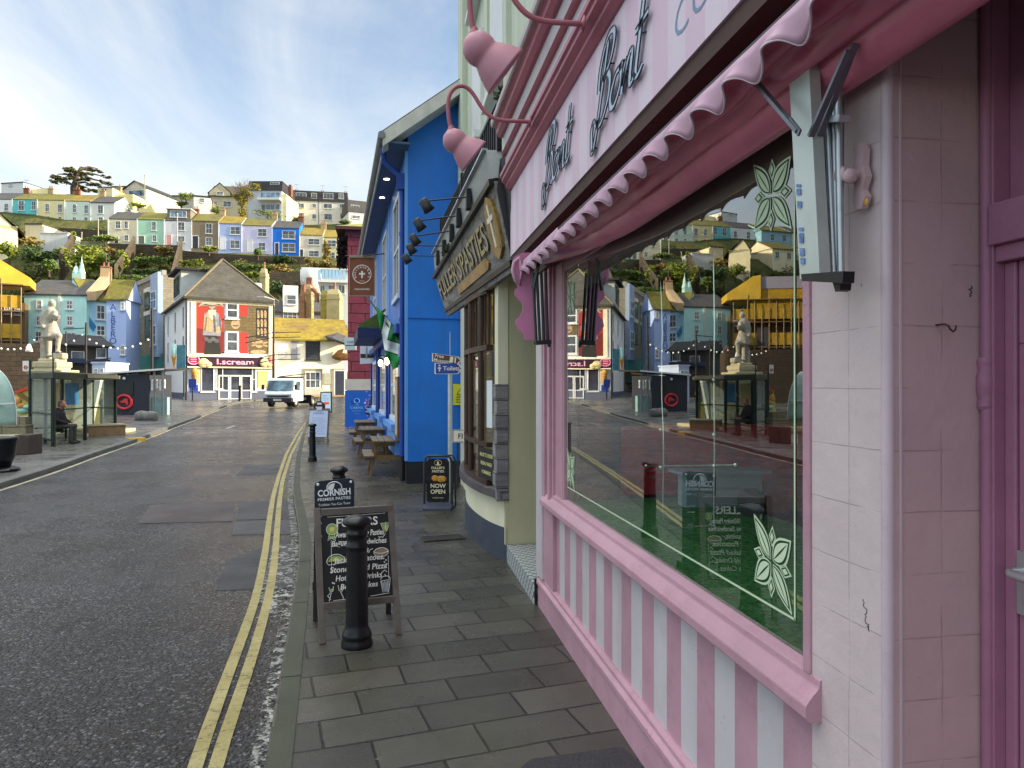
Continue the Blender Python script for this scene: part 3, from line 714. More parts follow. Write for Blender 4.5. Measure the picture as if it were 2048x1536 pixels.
m.bar(WX(1580,240,1.0), WX(1600,266,.998), .016, .006, up=(1,0,0)); m.bar(WX(1660,545,1.1), WX(1662,190,1.1), .016, .02); m.bar(WX(1676,542,1.12), WX(1680,200,1.12), .012, .02)
m.build('arm_strut', mat('blue_steel', (.17,.19,.21), .35, .2, 8, .1, 60, .6), A)
m = MB(); q = lift(((1602,548),(1687,542),(1685,566),(1604,562)), 1.03); m.prism(q, (.03, 0, 0)); q = lift(((1664,560),(1682,556),(1680,580),(1671,584)), 1.08); m.prism(q, (.03, 0, 0)); m.build('arm_bracket', BLACK, A, bevel=.003)
lb_ = MB()
for v0_, v1_ in ((368,374),(377,390),(402,416),(455,462),(466,486),(496,512),(516,528)): u_ = 1593+(v0_-365)*.055; lb_.prism(lift(((u_,v0_),(u_+8,v0_),(u_+8.5,v1_),(u_+.5,v1_)), 1.038), (-.001, 0, 0))
lb_.build('arm_label', mat('label_print', hx(110,140,190), .6, .6, 90), A)
# far folding arm with hanging side valance
m = MB()
for u_ in (1073, 1080, 1088, 1096):
    m.tube([D(u_, 688, 5.08), D(u_-7+(u_-1073)*.1, 545, 5.05)], .011, 8)
m.bar(D(1066,578,4.98), D(1082,505,4.95), .016, .02); m.bar(D(1070,686,5.06), D(1100,684,5.1), .05, .03); m.bar(D(1098,684,5.1), D(1098,694,5.1), .02, .02)
m.build('arm_tube', DSTEEL, A)
sv = [(1066,505),(1046,505),(1030,512),(1024,528),(1023,545),(1028,562),(1036,572),(1030,580),(1029,590),(1036,598),(1044,606),(1046,618),(1041,630),(1033,638),(1031,650),(1037,660),(1047,668),(1049,680),(1072,680),(1070,640),(1067,560)]
o = MB().prism([D(u, v, 5.2) for u, v in sv], V((0, .012, 0))).build('side_valance', mat('side_vinyl', hx(192,118,156), .4, .14, 4, .1, 30), A)
m = MB(); q = [D(u, v, 5.17) for u, v in ((1040,515),(1028,524),(1025,540),(1030,560),(1039,570),(1043,545))]; m.tube(q+[q[0]], .012, 8); m.build('rolled_edge', VAL, A)

# ---------- things fixed to the shop ----------
def lampshade_part(M, root, first=True):
    prof = [(.0,.16),(.03,.158),(.055,.145),(.085,.12),(.102,.085),(.108,.05),(.104,.02),(.098,.004),(.104,-.012),(.122,-.04),(.14,-.075),(.156,-.115),(.168,-.15),(.174,-.165),(.168,-.163),(.15,-.12),(.13,-.07),(.1,-.02),(.0,.02)]
    return MB(M).lathe(prof, 36).build('lamp_shade', mat('lamp_pink', hx(194,138,152), .45, .1, 5, .08, 60, dirt=.12), root)
LP = WX(1169, 47, .9)
L = thing('wall_lamp', 'pink swan-neck lamp nearer the camera, high above the script lettering', 'wall lamp', LP, 0, 'pink lamps over the shop sign', world=False)
pth = [V((0,0,0)), V((-.1,.005,0)), V((-.2,.01,.0)), V((-.27,.015,.02)), V((-.33,.02,.08)), V((-.375,.02,.16)), V((-.42,.02,.215)), V((-.48,.02,.225)), V((-.535,.02,.18)), V((-.555,.02,.1)), V((-.545,.02,-.02)), V((-.53,.02,-.085))]
MB().tube(smooth(densify(pth, .02), 4), .0135, 12).build('neck', mat('lamp_rose', hx(168,100,112), .45, .12, 6, .08, 60), L)
MB().lathe([(0,.0),(.035,.0),(.04,.006),(.0,.02)], 18, 0, Matrix.Rotation(R(-90), 4, 'Y')).build('wall_plate', mat('lamp_rose', (1,1,1)), L)
ax = V((-.8, -.08, .6)).normalized()    # the shade's back; it opens towards the fascia
Ms = Matrix.Translation((-.475, .02, -.175)) @ ax.to_track_quat('Z', 'Y').to_matrix().to_4x4() @ Matrix.Scale(.74, 4)
lampshade_part(Ms, L)
MB().lathe([(.03,-.09),(.03,-.065),(.022,-.05),(.014,-.03)], 16, 0, Matrix.Translation((-.53, .02, -.02))).build('neck_collar', mat('lamp_rose', (1,1,1)), L)
dup(L, WX(1061, 243, .9), 0, 'pink swan-neck lamp farther from the camera, beside the black railing')
B_ = thing('wall_bracket', 'old iron pulley bracket painted over in pale pink on the tiled pier', 'bracket', WX(1726, 350, 1.17))
m = MB(); pts = lift(((1722,285),(1735,284),(1741,300),(1739,330),(1745,352),(1737,380),(1744,392),(1736,418),(1724,420),(1718,402),(1722,372),(1714,350),(1722,322),(1719,300)), 1.165)
m.prism(pts, (-.018, 0, 0)); c_ = WX(1712, 352, 1.15); m.tube([c_+V((.02,0,0)), c_+V((-.045,.0,0))], .018, 12); m.ell(c_+V((-.045,0,0)), (.012,.024,.024), 12); m.ell(WX(1700,352,1.12), (.02,.016,.02), 10)
m.build('bracket_plate', mat('bracket_paint', hx(206,178,180), .4, .12, 8, .2, 60, dirt=.4), B_, bevel=.004)
MB().ell(WX(1733, 404, 1.146), (.003,.008,.01), 8).build('bare_brass_spot', mat('brass', hx(210,160,60), .4, .2, 8), B_)
hk = MB(); c_ = D(1890, 648, 1.71); hk.tube([c_+V((0,.03,0)), c_, c_+V((.003,-.008,-.005)), c_+V((.006,-.01,-.014)), c_+V((.014,-.01,-.019)), c_+V((.02,-.01,-.014)), c_+V((.022,-.01,-.004))], .0022, 8)
tag(hk.build('cup_hook', mat('rusty_iron', (.06,.03,.02), .7, .4, 40)), 'small rusty cup hook screwed into the tiled return', 'hook')
# hanging display in the window: two chrome cables with cross rods
SW = thing('hanging_display', 'chrome cable display hanging inside the shop window', 'display stand', (1.6, 3.2, .95))
CHR = mat('chrome', (.75,.78,.78), .12, .08, 10, 0, 40, .9)
Xd = 1.55
for u_, bend in ((1322, .012), (1429, .004)):
    top, bot = WX(u_, 470, Xd), WX(u_+(6 if u_ < 1400 else 0), 1058, Xd)
    pts = [top+(bot-top)*(i/9)+V((0, bend*math.sin(i*1.7), 0)) for i in range(10)]
    MB().tube(pts, .006, 8).build('cable', CHR, SW)
m = MB()
for a, b in (((1293,932),(1472,930)),((1330,1058),(1432,1050))): m.tube([WX(*a, Xd), WX(*b, Xd)], .006, 8)
for c in ((1293,932),(1472,930),(1322,935),(1429,932),(1429,760),(1429,870),(1322,860)): m.ell(WX(*c, Xd), .014, 8)
m.build('cross_rod', CHR, SW)
PT = thing('counter_plaque', 'small dark round-topped plaque standing on the green turf in the window', 'plaque', WX(1497, 1030, 1.75))
pq = [WX(1474,1028,1.75), WX(1521,1040,1.75), WX(1521,1000,1.75), WX(1516,985,1.75), WX(1505,977,1.75), WX(1492,976,1.75), WX(1479,982,1.75), WX(1474,996,1.75)]
MB().prism(pq, (.02, 0, 0)).build('board', mat('plaque_slate', (.02,.025,.03), .5, .2, 6), PT)

gm = MB(); rr_ = random.Random(4)
gm.tube([WX(1728+rr_.uniform(-4,4)+i*.35, 1198+i*3.4, 1.1755) for i in range(18)], .0011, 4); gm.tube([WX(1733+i*1.5, 1250+i*4+rr_.uniform(-3,3), 1.1755) for i in range(4)], .0011, 4)
gm.build('scribble', mat('marker_pen', (.03,.02,.02), .6, .2, 9), S)
gm = MB(); gm.tube([WY(1940+rr_.uniform(-5,5)+i*.4, 572+i*2.4, YP-.0005) for i in range(10)], .0016, 4); gm.build('scribble', mat('marker_pen', (1,1,1)), S)
# ================= the pasty shop next door: bow window, rough sign, railed canopy =================
CREAM = mat('cream_render', hx(222,220,190), .7, .07, 1.6, .2, 30, streak=.2, stain=hx(170,168,130))
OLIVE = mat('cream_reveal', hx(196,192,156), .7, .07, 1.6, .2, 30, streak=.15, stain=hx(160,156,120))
NAVY = mat('plinth_navy', hx(62,70,84), .55, .2, 3, .25, 40, dirt=.3)
WOODB = mat('window_brown', hx(64,44,36), .42, .25, 5, .2, 50)
SLATE = mat('slate_sill', hx(84,80,84), .5, .25, 5, .3, 40, dirt=.3)
PS = thing('pasty_shop', 'cream corner shop with a bowed brown window over a navy plinth', 'shop', (1.2, 8.5, 0))
bowc = [(1.15,7.2),(1.03,7.5),(.955,7.95),(.905,8.5),(.90,9.0),(.95,9.6),(1.05,10.2),(1.2,10.8)]
bow = smooth(densify([V((x, y, 0)) for x, y in bowc], .12), 3)
def bowshift(p, o):
    i = min(range(len(bow)), key=lambda k: (bow[k]-p).length); a = bow[max(0, i-1)]; b = bow[min(len(bow)-1, i+1)]
    t_ = (b-a).normalized(); return V((p.x-t_.y*o, p.y+t_.x*o, 0))
def bowwall(name, z0, z1, o, m_, cap=None):
    q = [bowshift(p, o) for p in bow]; n = len(q)
    vs = [V((p.x, p.y, z)) for p in q for z in (z0, z1)]; mb = MB().add(vs, [(2*i, 2*i+1, 2*i+3, 2*i+2) for i in range(n-1)], 0, True)
    for z in (z0, z1): mb.poly([V((p.x, p.y, z)) for p in q]+[V((1.21, q[-1].y, z)), V((1.16, q[0].y+.01, z))])
    return mb.build(name, m_, PS)
bowwall('plinth', -.02, .335, .012, NAVY); bowwall('bow_wall', .335, .64, 0, CREAM); bowwall('sill', .64, .72, .085, SLATE)
q = [bowshift(p, -.03) for p in bow]
m = MB().add([V((p.x, p.y, z)) for p in q for z in (.72, 2.9)], [(2*i, 2*i+1, 2*i+3, 2*i+2) for i in range(len(q)-1)])
t = NT('bow_glass'); g1 = t.n('ShaderNodeBsdfGlossy'); g1.inputs['Roughness'].default_value = .02; g2 = t.n('ShaderNodeBsdfTransparent'); g2.inputs['Color'].default_value = (.8,.82,.8,1)
ms_ = t.n('ShaderNodeMixShader'); t.l(schlick(t, .09, 4), ms_.inputs[0]); t.l(g2.outputs[0], ms_.inputs[1]); t.l(g1.outputs[0], ms_.inputs[2]); t.l(ms_.outputs[0], t.out.inputs[0])
BGLASS = t.mat
m.build('window_pane', BGLASS, PS)
m = MB()
def onbow(y):
    for a, b in zip(bow, bow[1:]):
        if a.y <= y <= b.y: return a+(b-a)*((y-a.y)/(b.y-a.y))
    return bow[-1]
for y in (7.42, 7.98, 8.6, 9.2, 9.8, 10.4): p = onbow(y); m.tube([V((p.x+.01, p.y, .72)), V((p.x+.01, p.y, 2.9))], .035, 6)
for z, h in ((.745,.07),(1.16,.05),(2.22,.06),(2.86,.1)):
    for a, b in zip(bow[3:-1], bow[4:]): m.bar(V((a.x+.01, a.y, z)), V((b.x+.01, b.y, z)), .07, h)
for y in (7.55, 7.7, 7.84, 8.12, 8.28, 8.44, 8.75, 8.9, 9.05): p = onbow(y); m.bar(V((p.x+.02, p.y, 2.25)), V((p.x+.02, p.y, 2.86)), .02, .02)
m.build('window_frame', WOODB, PS)
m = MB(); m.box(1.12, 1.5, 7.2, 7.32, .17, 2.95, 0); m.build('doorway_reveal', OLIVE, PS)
m = MB(); a, b = bow[2], bow[5]
m.box(1.045, 1.15, 7.19, 7.43, 1.82, 2.95); m.build('window_pier', CREAM, PS)
t = NT('split_stone'); br = t.n('ShaderNodeTexBrick'); sp_ = t.n('ShaderNodeSeparateXYZ'); t.l(t.pos, sp_.inputs[0]); cb = t.n('ShaderNodeCombineXYZ'); t.l(sp_.outputs['Y'], cb.inputs[0]); t.l(sp_.outputs['Z'], cb.inputs[1]); t.l(cb.outputs[0], br.inputs[0])
for k_, x in (('Scale', 1), ('Brick Width', .9), ('Row Height', .15), ('Mortar Size', .004)): br.inputs[k_].default_value = x
br.inputs['Color1'].default_value = (.2,.2,.21,1); br.inputs["Color2"].default_value = (.3,.29,.28,1); br.inputs['Mortar'].default_value = (.02,.02,.02,1)
t.set(t.mix(.6, br.outputs['Color'], t.ramp(t.noise(1, 6, .7, t.maprot(scale=(3, 3, 40))), [(.3, (.5,.5,.5)), (.7, (1.3,1.3,1.3))]), 'MULTIPLY'), .8, t.bump(t.noise(1, 6, .7, t.maprot(scale=(8, 8, 60))), .9, .02), 0, .3)
m = MB()
for i in range(8): m.box(1.03-.012*(i % 2), 1.152, 7.185-.006*(i % 3), 7.4, .62+i*.15, .62+(i+1)*.15-.004)
m.build('stone_cladding', t.mat, PS, bevel=.005)
m = MB(); m.box(1.9, 1.95, 5.7, 7.3, .17, 2.95); m.build('door', WOODB, PS)
MB().box(1.3, 5, 7.33, 10.8, -.02, .6).build('inner_floor', DARK, PS)
MB().box(3.2, 3.3, 7.33, 10.8, .6, 2.95).build('inner_wall', mat('warm_interior', (.09,.06,.035), .8, .4, 2), PS)
m = MB(); m.box(1.25, 9, 5.74, 13.17, 3.3, 9.6); m.box(1.17, 1.25, 5.74, 6.2, 4.25, 9.6); m.box(1.16, 1.25, 12.3, 13.16, 3.9, 9.6); m.box(1.19, 1.25, 9.2, 9.5, 3.9, 9.6); m.box(1.19, 1.25, 7.6, 7.8, 3.9, 9.6); m.build('upper_wall', UPW, PS)
m = MB(); m.box(1.21, 9, 10.8, 13.17, -.02, 3.3); m.build('lower_wall', CREAM, PS)
MB().prism([(1.1,5.74,9.6),(5.1,5.74,11.6),(9.1,5.74,9.6)], (0, 7.4, 0)).build('roof', mat('slate', (1,1,1)), PS)
m = MB()
for y0_, z0_ in ((7.9, 5.4), (10, 5.4), (7.9, 7.6), (10, 7.6)): MB().box(1.2, 1.26, y0_, y0_+1.1, z0_, z0_+1.5).box(1.1, 1.25, y0_-.1, y0_+1.2, z0_-.1, z0_).build('upper_window', mat('window_white', hx(215,218,215), .4, .08, 3), PS)
# posters behind the bow glass
m = MB(); p = onbow(7.9); q0 = onbow(7.62); nrm = V(((p-q0).y, -(p-q0).x, 0)).normalized()
def bowcard(ya, yb, za, zb, m_, name, txt=()):
    a, b = onbow(ya), onbow(yb); t_ = (b-a).normalized(); nn = V((-t_.y, t_.x, 0)); o = nn*.02
    if nn.x > 0: o = -o
    mb = MB(); mb.add([V((a.x, a.y, za))+o, V((b.x, b.y, za))+o, V((b.x, b.y, zb))+o, V((a.x, a.y, zb))+o], [(0,1,2,3)])
    c = mb.build(name, m_, PS)
    if txt:
        mt = MB(); o2 = o*1.2; L_ = (b-a).length
        for s_, zf, sz, col in txt:
            c0 = (a+b)/2+o2; c0.z = za+(zb-za)*zf
            mt.text(s_, sz, FR(c0, (a-b), (0,0,1)), bold=.01)
        mt.build('poster_lettering', mat('cream_print', hx(226,222,150), .6, .05, 5), c)
    return c
bowcard(7.47, 7.92, .78, 1.12, BLACK, 'window_poster', (('MADE TO ORDER', .72, .055, 0), ('FRESHLY MADE', .45, .055, 0), ('HOMEMADE', .17, .055, 0)))
bowcard(7.5, 7.66, 1.35, 1.86, mat('paper', hx(214,220,226), .7, .06, 4), 'window_notice')
bowcard(7.44, 7.52, 1.9, 2.16, mat('poster_dark', hx(40,44,50), .5, .5, 16), 'window_poster')
m = MB(); q0 = D(958, 690, 8.9); m.box(-.05, .05, -.35, .35, -.02, .02, 0, Matrix.Translation((1.5, 8.6, 2.25))); m.build('interior_light', emit('warm_lamp', (1, .62, .2), 6), PS)
# sign board
SG = thing('shop_sign', 'rough grey wooden sign with raised gold letters leaning over the bow window', 'shop sign', D(950, 560, 8))
tlc, blc, trc, brc = D(870, 555, 11.2), D(894, 632, 10.6), D(988, 362, 6.3), D(1028, 541, 6.3)
t = NT('rough_timber')
v_ = t.maprot(scale=(9, 2.2, 9)); hgt = t.noise(1, 8, .72, v_)
t.set(t.mix(.5, t.ramp(hgt, [(.3, (.08,.075,.066)), (.5, (.27,.255,.23)), (.72, (.42,.4,.36))]), t.ramp(t.noise(7, 6, .7), [(.3, (.6,.6,.6)), (.7, (1.15,1.15,1.15))]), 'MULTIPLY'), .75, t.bump(hgt, 1, .05, t.bump(t.noise(30, 5, .7), .6, .01)), 0, .3)
nb = (trc-tlc).cross(blc-tlc).normalized()
if nb.x > 0: nb = -nb
m = MB(); m.prism([tlc, trc, brc, blc], nb*-.07); m.build('board', t.mat, SG)
m = MB()
for a, b, wd in ((tlc, trc, .07), (blc+(tlc-blc)*.13, brc+(trc-brc)*.09, .02)): m.bar(a+nb*.012, b+nb*.012, .05, wd, up=nb)
m.build('black_trim', BLACK, SG)
def SB(x, y, o=0.0):   # point on the board, x along it from the far end, y up
    p = (blc*(1-x)+brc*x)*(1-y)+(tlc*(1-x)+trc*x)*y; return p+nb*o
ga, gb_ = MB(), MB()
for word, xa, xb, ya, yb in (("FULLER'S", .03, .49, .42, .80), ('PASTIES', .505, .855, .42, .80)):
    for M_, o, bl in ((gb_, .012, .045), (ga, .022, .012)):
        vs, fs = text_geo(word, bl, .0, 0, 1.0); xs = [p.x for p in vs]; ys = [p.y for p in vs]
        sk = .0 if o > .015 else -.008
        M_.add([SB(xa+(xb-xa)*(p.x-min(xs))/(max(xs)-min(xs)), ya+sk*2+(yb-ya)*(p.y)/.73, o) for p in vs], fs)
        n = len(vs)
GOLD = mat('gold_letter', hx(176,164,120), .4, .2, 8, .1, 40, .2)
lt = ga.build('gold_letters', GOLD, SG); gb_.build('letter_shadow_board', BLACK, lt)
m = MB(); q = [SB(x, y, .03) for x, y in ((.885,.3),(.93,.2),(.975,.3),(.978,.7),(.965,.86),(.93,.95),(.9,.88),(.885,.7))]; m.prism(q, nb*-.03)
bd = m.build('brass_badge', mat('brass_plate', hx(160,132,70), .3, .6, 5, .2, 30, .4), SG)
m = MB(); m.bar(SB(.93,.35,.034), SB(.93,.85,.034), .05, .006, up=nb); m.bar(SB(.905,.68,.034), SB(.955,.68,.034), .05, .006, up=nb); m.build('badge_cross', mat('badge_white', hx(230,226,210), .4, .1, 5), bd)
q = [SB(x, y, .024) for x, y in ((.36,.2),(.8,.2),(.82,.27),(.8,.36),(.36,.34))]
MB().prism(q, nb*-.02).build('brass_plaque', mat('brass_plate', (1,1,1)), SG)
# canopy ledge, end panel and railing above the sign
CN = thing('railed_canopy', 'lead-grey canopy over the wooden sign carrying a black balcony railing', 'canopy', D(930, 430, 8))
eL, eR = D(867, 508, 11.3), D(972, 299, 6.45)
t2 = nb*.01
m = MB(); m.prism([tlc+V((0,0,.03)), trc+V((0,0,.03)), eR, eL], (.25, .0, .0)); m.build('lead_face', mat('lead', hx(150,156,156), .45, .2, 2, .2, 25, .3, dirt=.5), CN)
MB().bar(eL+V((-.01,0,.005)), eR+V((-.01,0,.005)), .05, .02).build('lead_edge', STEEL, CN)
rL, rR = D(870, 446, 11.4), D(965, 200, 6.5)
fL, fR = eL+V((.12,0,0)), eR+V((.12,0,0))
m = MB()
for i in range(44):
    f = i/43; ii = (1/11.3+(1/6.45-1/11.3)*f); g = (11.3-1/ii)/(11.3-6.45)
    a = fL+(fR-fL)*f; b = V((a.x, a.y, rL.z+(rR.z-rL.z)*f)); m.bar(a, b, .018, .018)
m.bar(rL+V((.12,0,0)), V((fR.x, fR.y, rR.z)), .04, .035)
for f in (0, .5, 1): a = fL+(fR-fL)*f; m.bar(a, V((a.x, a.y, rL.z+(rR.z-rL.z)*f+.05)), .045, .045)
a = V((fR.x, fR.y, rR.z))
for k in range(6): m.bar(V((a.x+.08*k, a.y+.02, fR.z)), V((a.x+.08*k, a.y+.02, rR.z)), .018, .018)
m.build('railing', BLACK, CN)
q = [D(1000,318,6.28), D(1018,300,6.2), D(1026,430,6.15), D(1030,540,6.2), D(1024,520,6.28), D(994,380,6.28)]
MB().prism(q, V((.3, .12, 0))).build('end_panel', BLACK, CN)
# weeds growing from the gutter and the ledge
rnd = random.Random(11)
WEED = foliage('weed_leaf', ((.02,.03,.01), (.05,.075,.02), (.1,.11,.04)), 20)
for c, r, n, lab in (((1003,190,6.05), .07, 120, 'tuft of weeds sprouting from the gutter end above the cornice'), ((893,495,9.2), .09, 90, 'weed hanging on the lead ledge between the black spotlights')):
    m = MB(); leafy(m, D(*c), (r, r, r*1.3), n, .022, rnd, .1, 6); tag(m.build('weed', WEED), lab, 'plant')
# five black spotlights on arms
hd = [((937,399),(853,410)),((917,436),(839,449)),((903,466),(830,480)),((888,496),(823,499)),((876,516),(814,519))]
nm = ('nearest the camera', 'second nearest the camera', 'in the middle of the five', 'second from the far end', 'at the far end')
for (mu, mv), (hu, hv) in hd:
    i = [h[0] for h in hd].index((mu, mv))
    f = (972-mu)/105.0; d = 1/(1/6.45+(1/11.3-1/6.45)*f)-.06
    a, b = D(mu, mv, d), D(hu, hv-7, d+.15)
    T_ = thing('spotlight', 'black spotlight on a thin arm over the wooden sign, '+nm[i], 'spotlight', a, 0, 'black spotlights over the wooden sign')
    MB().box(-.03, .03, -.05, .05, -.11, .11, 0, Matrix.Translation(a)).build('wall_box', BLACK, T_, bevel=.01)
    MB().tube([a+V((0,0,.03)), b+V((0.02,0,.01)), b+V((0,0,-.03))], .009, 8).build('arm', BLACK, T_)
    ax = V((.55, .05, -.8)).normalized(); MB(Matrix.Translation(b+V((.0,0,-.05))) @ ax.to_track_quat('Z', 'Y').to_matrix().to_4x4()).lathe([(0,-.09),(.04,-.085),(.052,-.07),(.055,0),(.066,.06),(.06,.06),(.045,.02),(0,.01)], 16).build('lamp_head', DSTEEL, T_)
# tiled doorstep
t = NT('patterned_tiles')
sp_ = t.n('ShaderNodeSeparateXYZ'); t.l(t.pos, sp_.inputs[0]); u_ = t.mth('ADD', sp_.outputs['X'], sp_.outputs['Z']); cb = t.n('ShaderNodeCombineXYZ'); t.l(sp_.outputs['Y'], cb.inputs[0]); t.l(u_, cb.inputs[1])
def tri(x, p): return t.mth('ABSOLUTE', t.mth('SUBTRACT', t.mth('FRACT', t.mth('DIVIDE', x, p)), .5))
sp2 = t.n('ShaderNodeSeparateXYZ'); t.l(cb.outputs[0], sp2.inputs[0])
d1 = tri(t.mth('ADD', sp2.outputs['X'], sp2.outputs['Y']), .11); d2 = tri(t.mth('SUBTRACT', sp2.outputs['X'], sp2.outputs['Y']), .11)
d3 = tri(t.mth('ADD', sp2.outputs['X'], sp2.outputs['Y']), .0275); 
ln_ = t.mth('LESS_THAN', t.mth('MINIMUM', d1, d2), .09); st_ = t.mth('MULTIPLY', t.mth('LESS_THAN', d3, .17), t.mth('LESS_THAN', d1, .3)); star = t.mth('GREATER_THAN', t.mth('MINIMUM', d1, d2), .40)
kk = t.mth('MINIMUM', t.mth('ADD', t.mth('ADD', ln_, st_), star), 1)
t.set(t.mix(t.mth('MULTIPLY', kk, .85), (.52,.56,.55), (.03,.05,.07)), .35, None, 0, .5)
ST_ = thing('doorstep', 'doorstep covered in black and white patterned tiles between the two shops', 'step', (1.3, 6.4, 0))
MB().box(1.135, 1.95, 5.76, 7.185, -.02, .172).build('tiled_block', t.mat, ST_, bevel=.005)
MB().box(1.14, 1.16, 5.745, 5.76, -.02, .21).build('dark_gap', BLACK, ST_)
# pavement drain grating
DG = thing('drain_grating', 'rusty iron drain grating set in the pavement below the bow window', 'drain', G(885, 1077))
c = G(885, 1077, 0); Mg = Matrix.Translation((c.x, c.y, .004)) @ Matrix.Rotation(R(10), 4, 'Z')
m = MB(Mg); m.box(-.25, .25, -.13, -.11, 0, .012).box(-.25, .25, .11, .13, 0, .012).box(-.25, -.235, -.11, .11, 0, .012).box(.235, .25, -.11, .11, 0, .012)
for i in range(17): m.box(-.225+i*.0275, -.213+i*.0275, -.11, .11, 0, .01)
m.build('bars', mat('cast_iron', (.06,.055,.05), .5, .4, 12, .3, 60, .3), DG); MB(Mg).box(-.235, .235, -.11, .11, -.001, .0015).build('pit', DARK, DG)

# ================= the blue pub =================
BLUE = mat('pub_blue', hx(20,112,208), .5, .2, .7, .2, 30, dirt=.22, streak=.4, stain=hx(40,96,160)); BLUEL = mat('pub_blue_light', hx(96,156,226), .45, .1, 1.5, .1, 30)
BLUED = mat('pub_blue_dark', hx(14,66,150), .45, .12, 1.5, .1, 30); PUBBLK = mat('pub_plinth', hx(24,30,40), .55, .2, 3, .2, 40, dirt=.3)
FAS = mat('weathered_white', hx(200,200,192), .6, .14, 3, .2, 30, streak=.3, stain=hx(120,118,104)); GUT = mat('gutter_grey', hx(120,126,130), .4, .15, 3)
PB = thing('blue_pub', 'bright blue gabled pub with pale window surrounds behind the picnic tables', 'pub', (.24, 13.2, 0))
pa = V((.24, 13.2, 0)); pd = V((-.0802, .9968, 0)); pn = V((-.9968, -.0802, 0)); PL = 13.7
def PF(t_, o=0.0, z=0.0): q = pa+pd*t_+pn*o; q.z = z; return q
def pfbox(mb, t0, t1, o0, o1, z0, z1, m_=0):
    vs = [PF(t_, o, z) for z in (z0, z1) for o in (o0, o1) for t_ in (t0, t1)]
    mb.add(vs, [(0,2,3,1),(4,5,7,6),(0,1,5,4),(2,6,7,3),(0,4,6,2),(1,3,7,5)], m_)
def onpub(u, v, o=0.0):
    """where the ray through a pixel meets the pub's street wall: (distance along it, height)"""
    r = (u-CX)/F; q0 = pa+pn*o; a, b = lat(q0), dep(q0); c, d_ = lat(pd), dep(pd)
    t_ = (r*b-a)/(c-r*d_); p = D(u, v, b+d_*t_); return t_, p.z
EZ = 6.55
back = [pa, pa+V((6.5, 0, 0)), pa+V((6.5, 0, 0))+pd*PL, pa+pd*PL]
m = MB(); m.prism(back, (0, 0, EZ)); gy = 2.35; rdg = V((3.2, 0, 0))
m.add([pa+V((0,0,EZ)), pa+V((6.5,0,EZ)), pa+rdg+V((0,0,EZ+gy)), pa+pd*PL+V((0,0,EZ)), pa+pd*PL+V((6.5,0,EZ)), pa+pd*PL+rdg+V((0,0,EZ+gy))], [(0,1,2),(3,5,4)])
m.build('wall', BLUE, PB)
m = MB(); m.prism([pa+V((-.0,-.02,-.02)), pa+V((6.5,-.02,-.02)), pa+V((6.5,.02,-.02)), pa+V((0,.02,-.02))], (0, 0, .43)); pfbox(m, -.0, PL, -.02, .015, -.02, .42); m.build('plinth', PUBBLK, PB)
m = MB(); up = V((rdg.x, 0, gy)).normalized(); nrm = V((-up.z, 0, up.x))
e0 = pa+V((-.45,-.42,EZ-.34)); r0 = pa+rdg+V((0,-.42,EZ+gy+.02)); r1 = r0+pd*(PL+.6); e1 = e0+pd*(PL+.6)
m.prism([e0, r0, r1, e1], nrm*.1); ee = pa+V((6.9,-.42,EZ-.34)); m.prism([r0, ee, ee+pd*(PL+.6), r1], V((up.z,0,up.x))*.1); m.build('roof', roofmat('pub_slate', (.08,.085,.09), (.1,.1,.03), .25), PB)
m = MB(); m.prism([e0+V((0,-.012,-.16)), r0+V((0,-.012,-.16)), r0+V((0,-.012,.1)), e0+V((0,-.012,.1))], (0, .045, 0))
m.prism([r0+V((0,-.012,-.16)), ee+V((0,-.012,-.16)), ee+V((0,-.012,.1)), r0+V((0,-.012,.1))], (0, .045, 0))
m.prism([e0+V((0,.04,-.155)), r0+V((0,.04,-.155)), r0+V((0,.42,-.155)), e0+V((0,.42,-.155))], (0, 0, .03)); m.build('bargeboard', FAS, PB)
m = MB(); pfbox(m, -.36, PL+.2, 0, .43, EZ-.42, EZ-.38); m.build('soffit', mat('soffit_blue_grey', hx(70,90,125), .6, .15, 3), PB)
m = MB(); g0, g1 = PF(-.42, .5, EZ-.3), PF(PL+.2, .5, EZ-.3); m.tube([g0, g1], .065, 10); m.build('gutter', GUT, PB)
m = MB(); pfbox(m, -.3, PL, .43, .46, EZ-.46, EZ-.2); m.build('fascia', FAS, PB)
m = MB()
m.tube([PF(.12, .45, EZ-.35), PF(.16, .42, EZ-.6), PF(.2, .1, EZ-.85), PF(.2, .08, 5.2), PF(.2, .08, .5)], .05, 10); m.box(-.09, .09, -.08, .08, -.15, .15, 0, Matrix.Translation(PF(.2, .1, EZ-.95)))
for z in (1.1, 3.0, 4.6): m.tube([PF(.2, .08, z), PF(.2, .08, z+.07)], .062, 10)
m.build('downpipe', BLUED, PB); MB().tube([PF(.2, .08, .03), PF(.2, .08, .5)], .052, 10).build('downpipe_shoe', BLACK, PB)
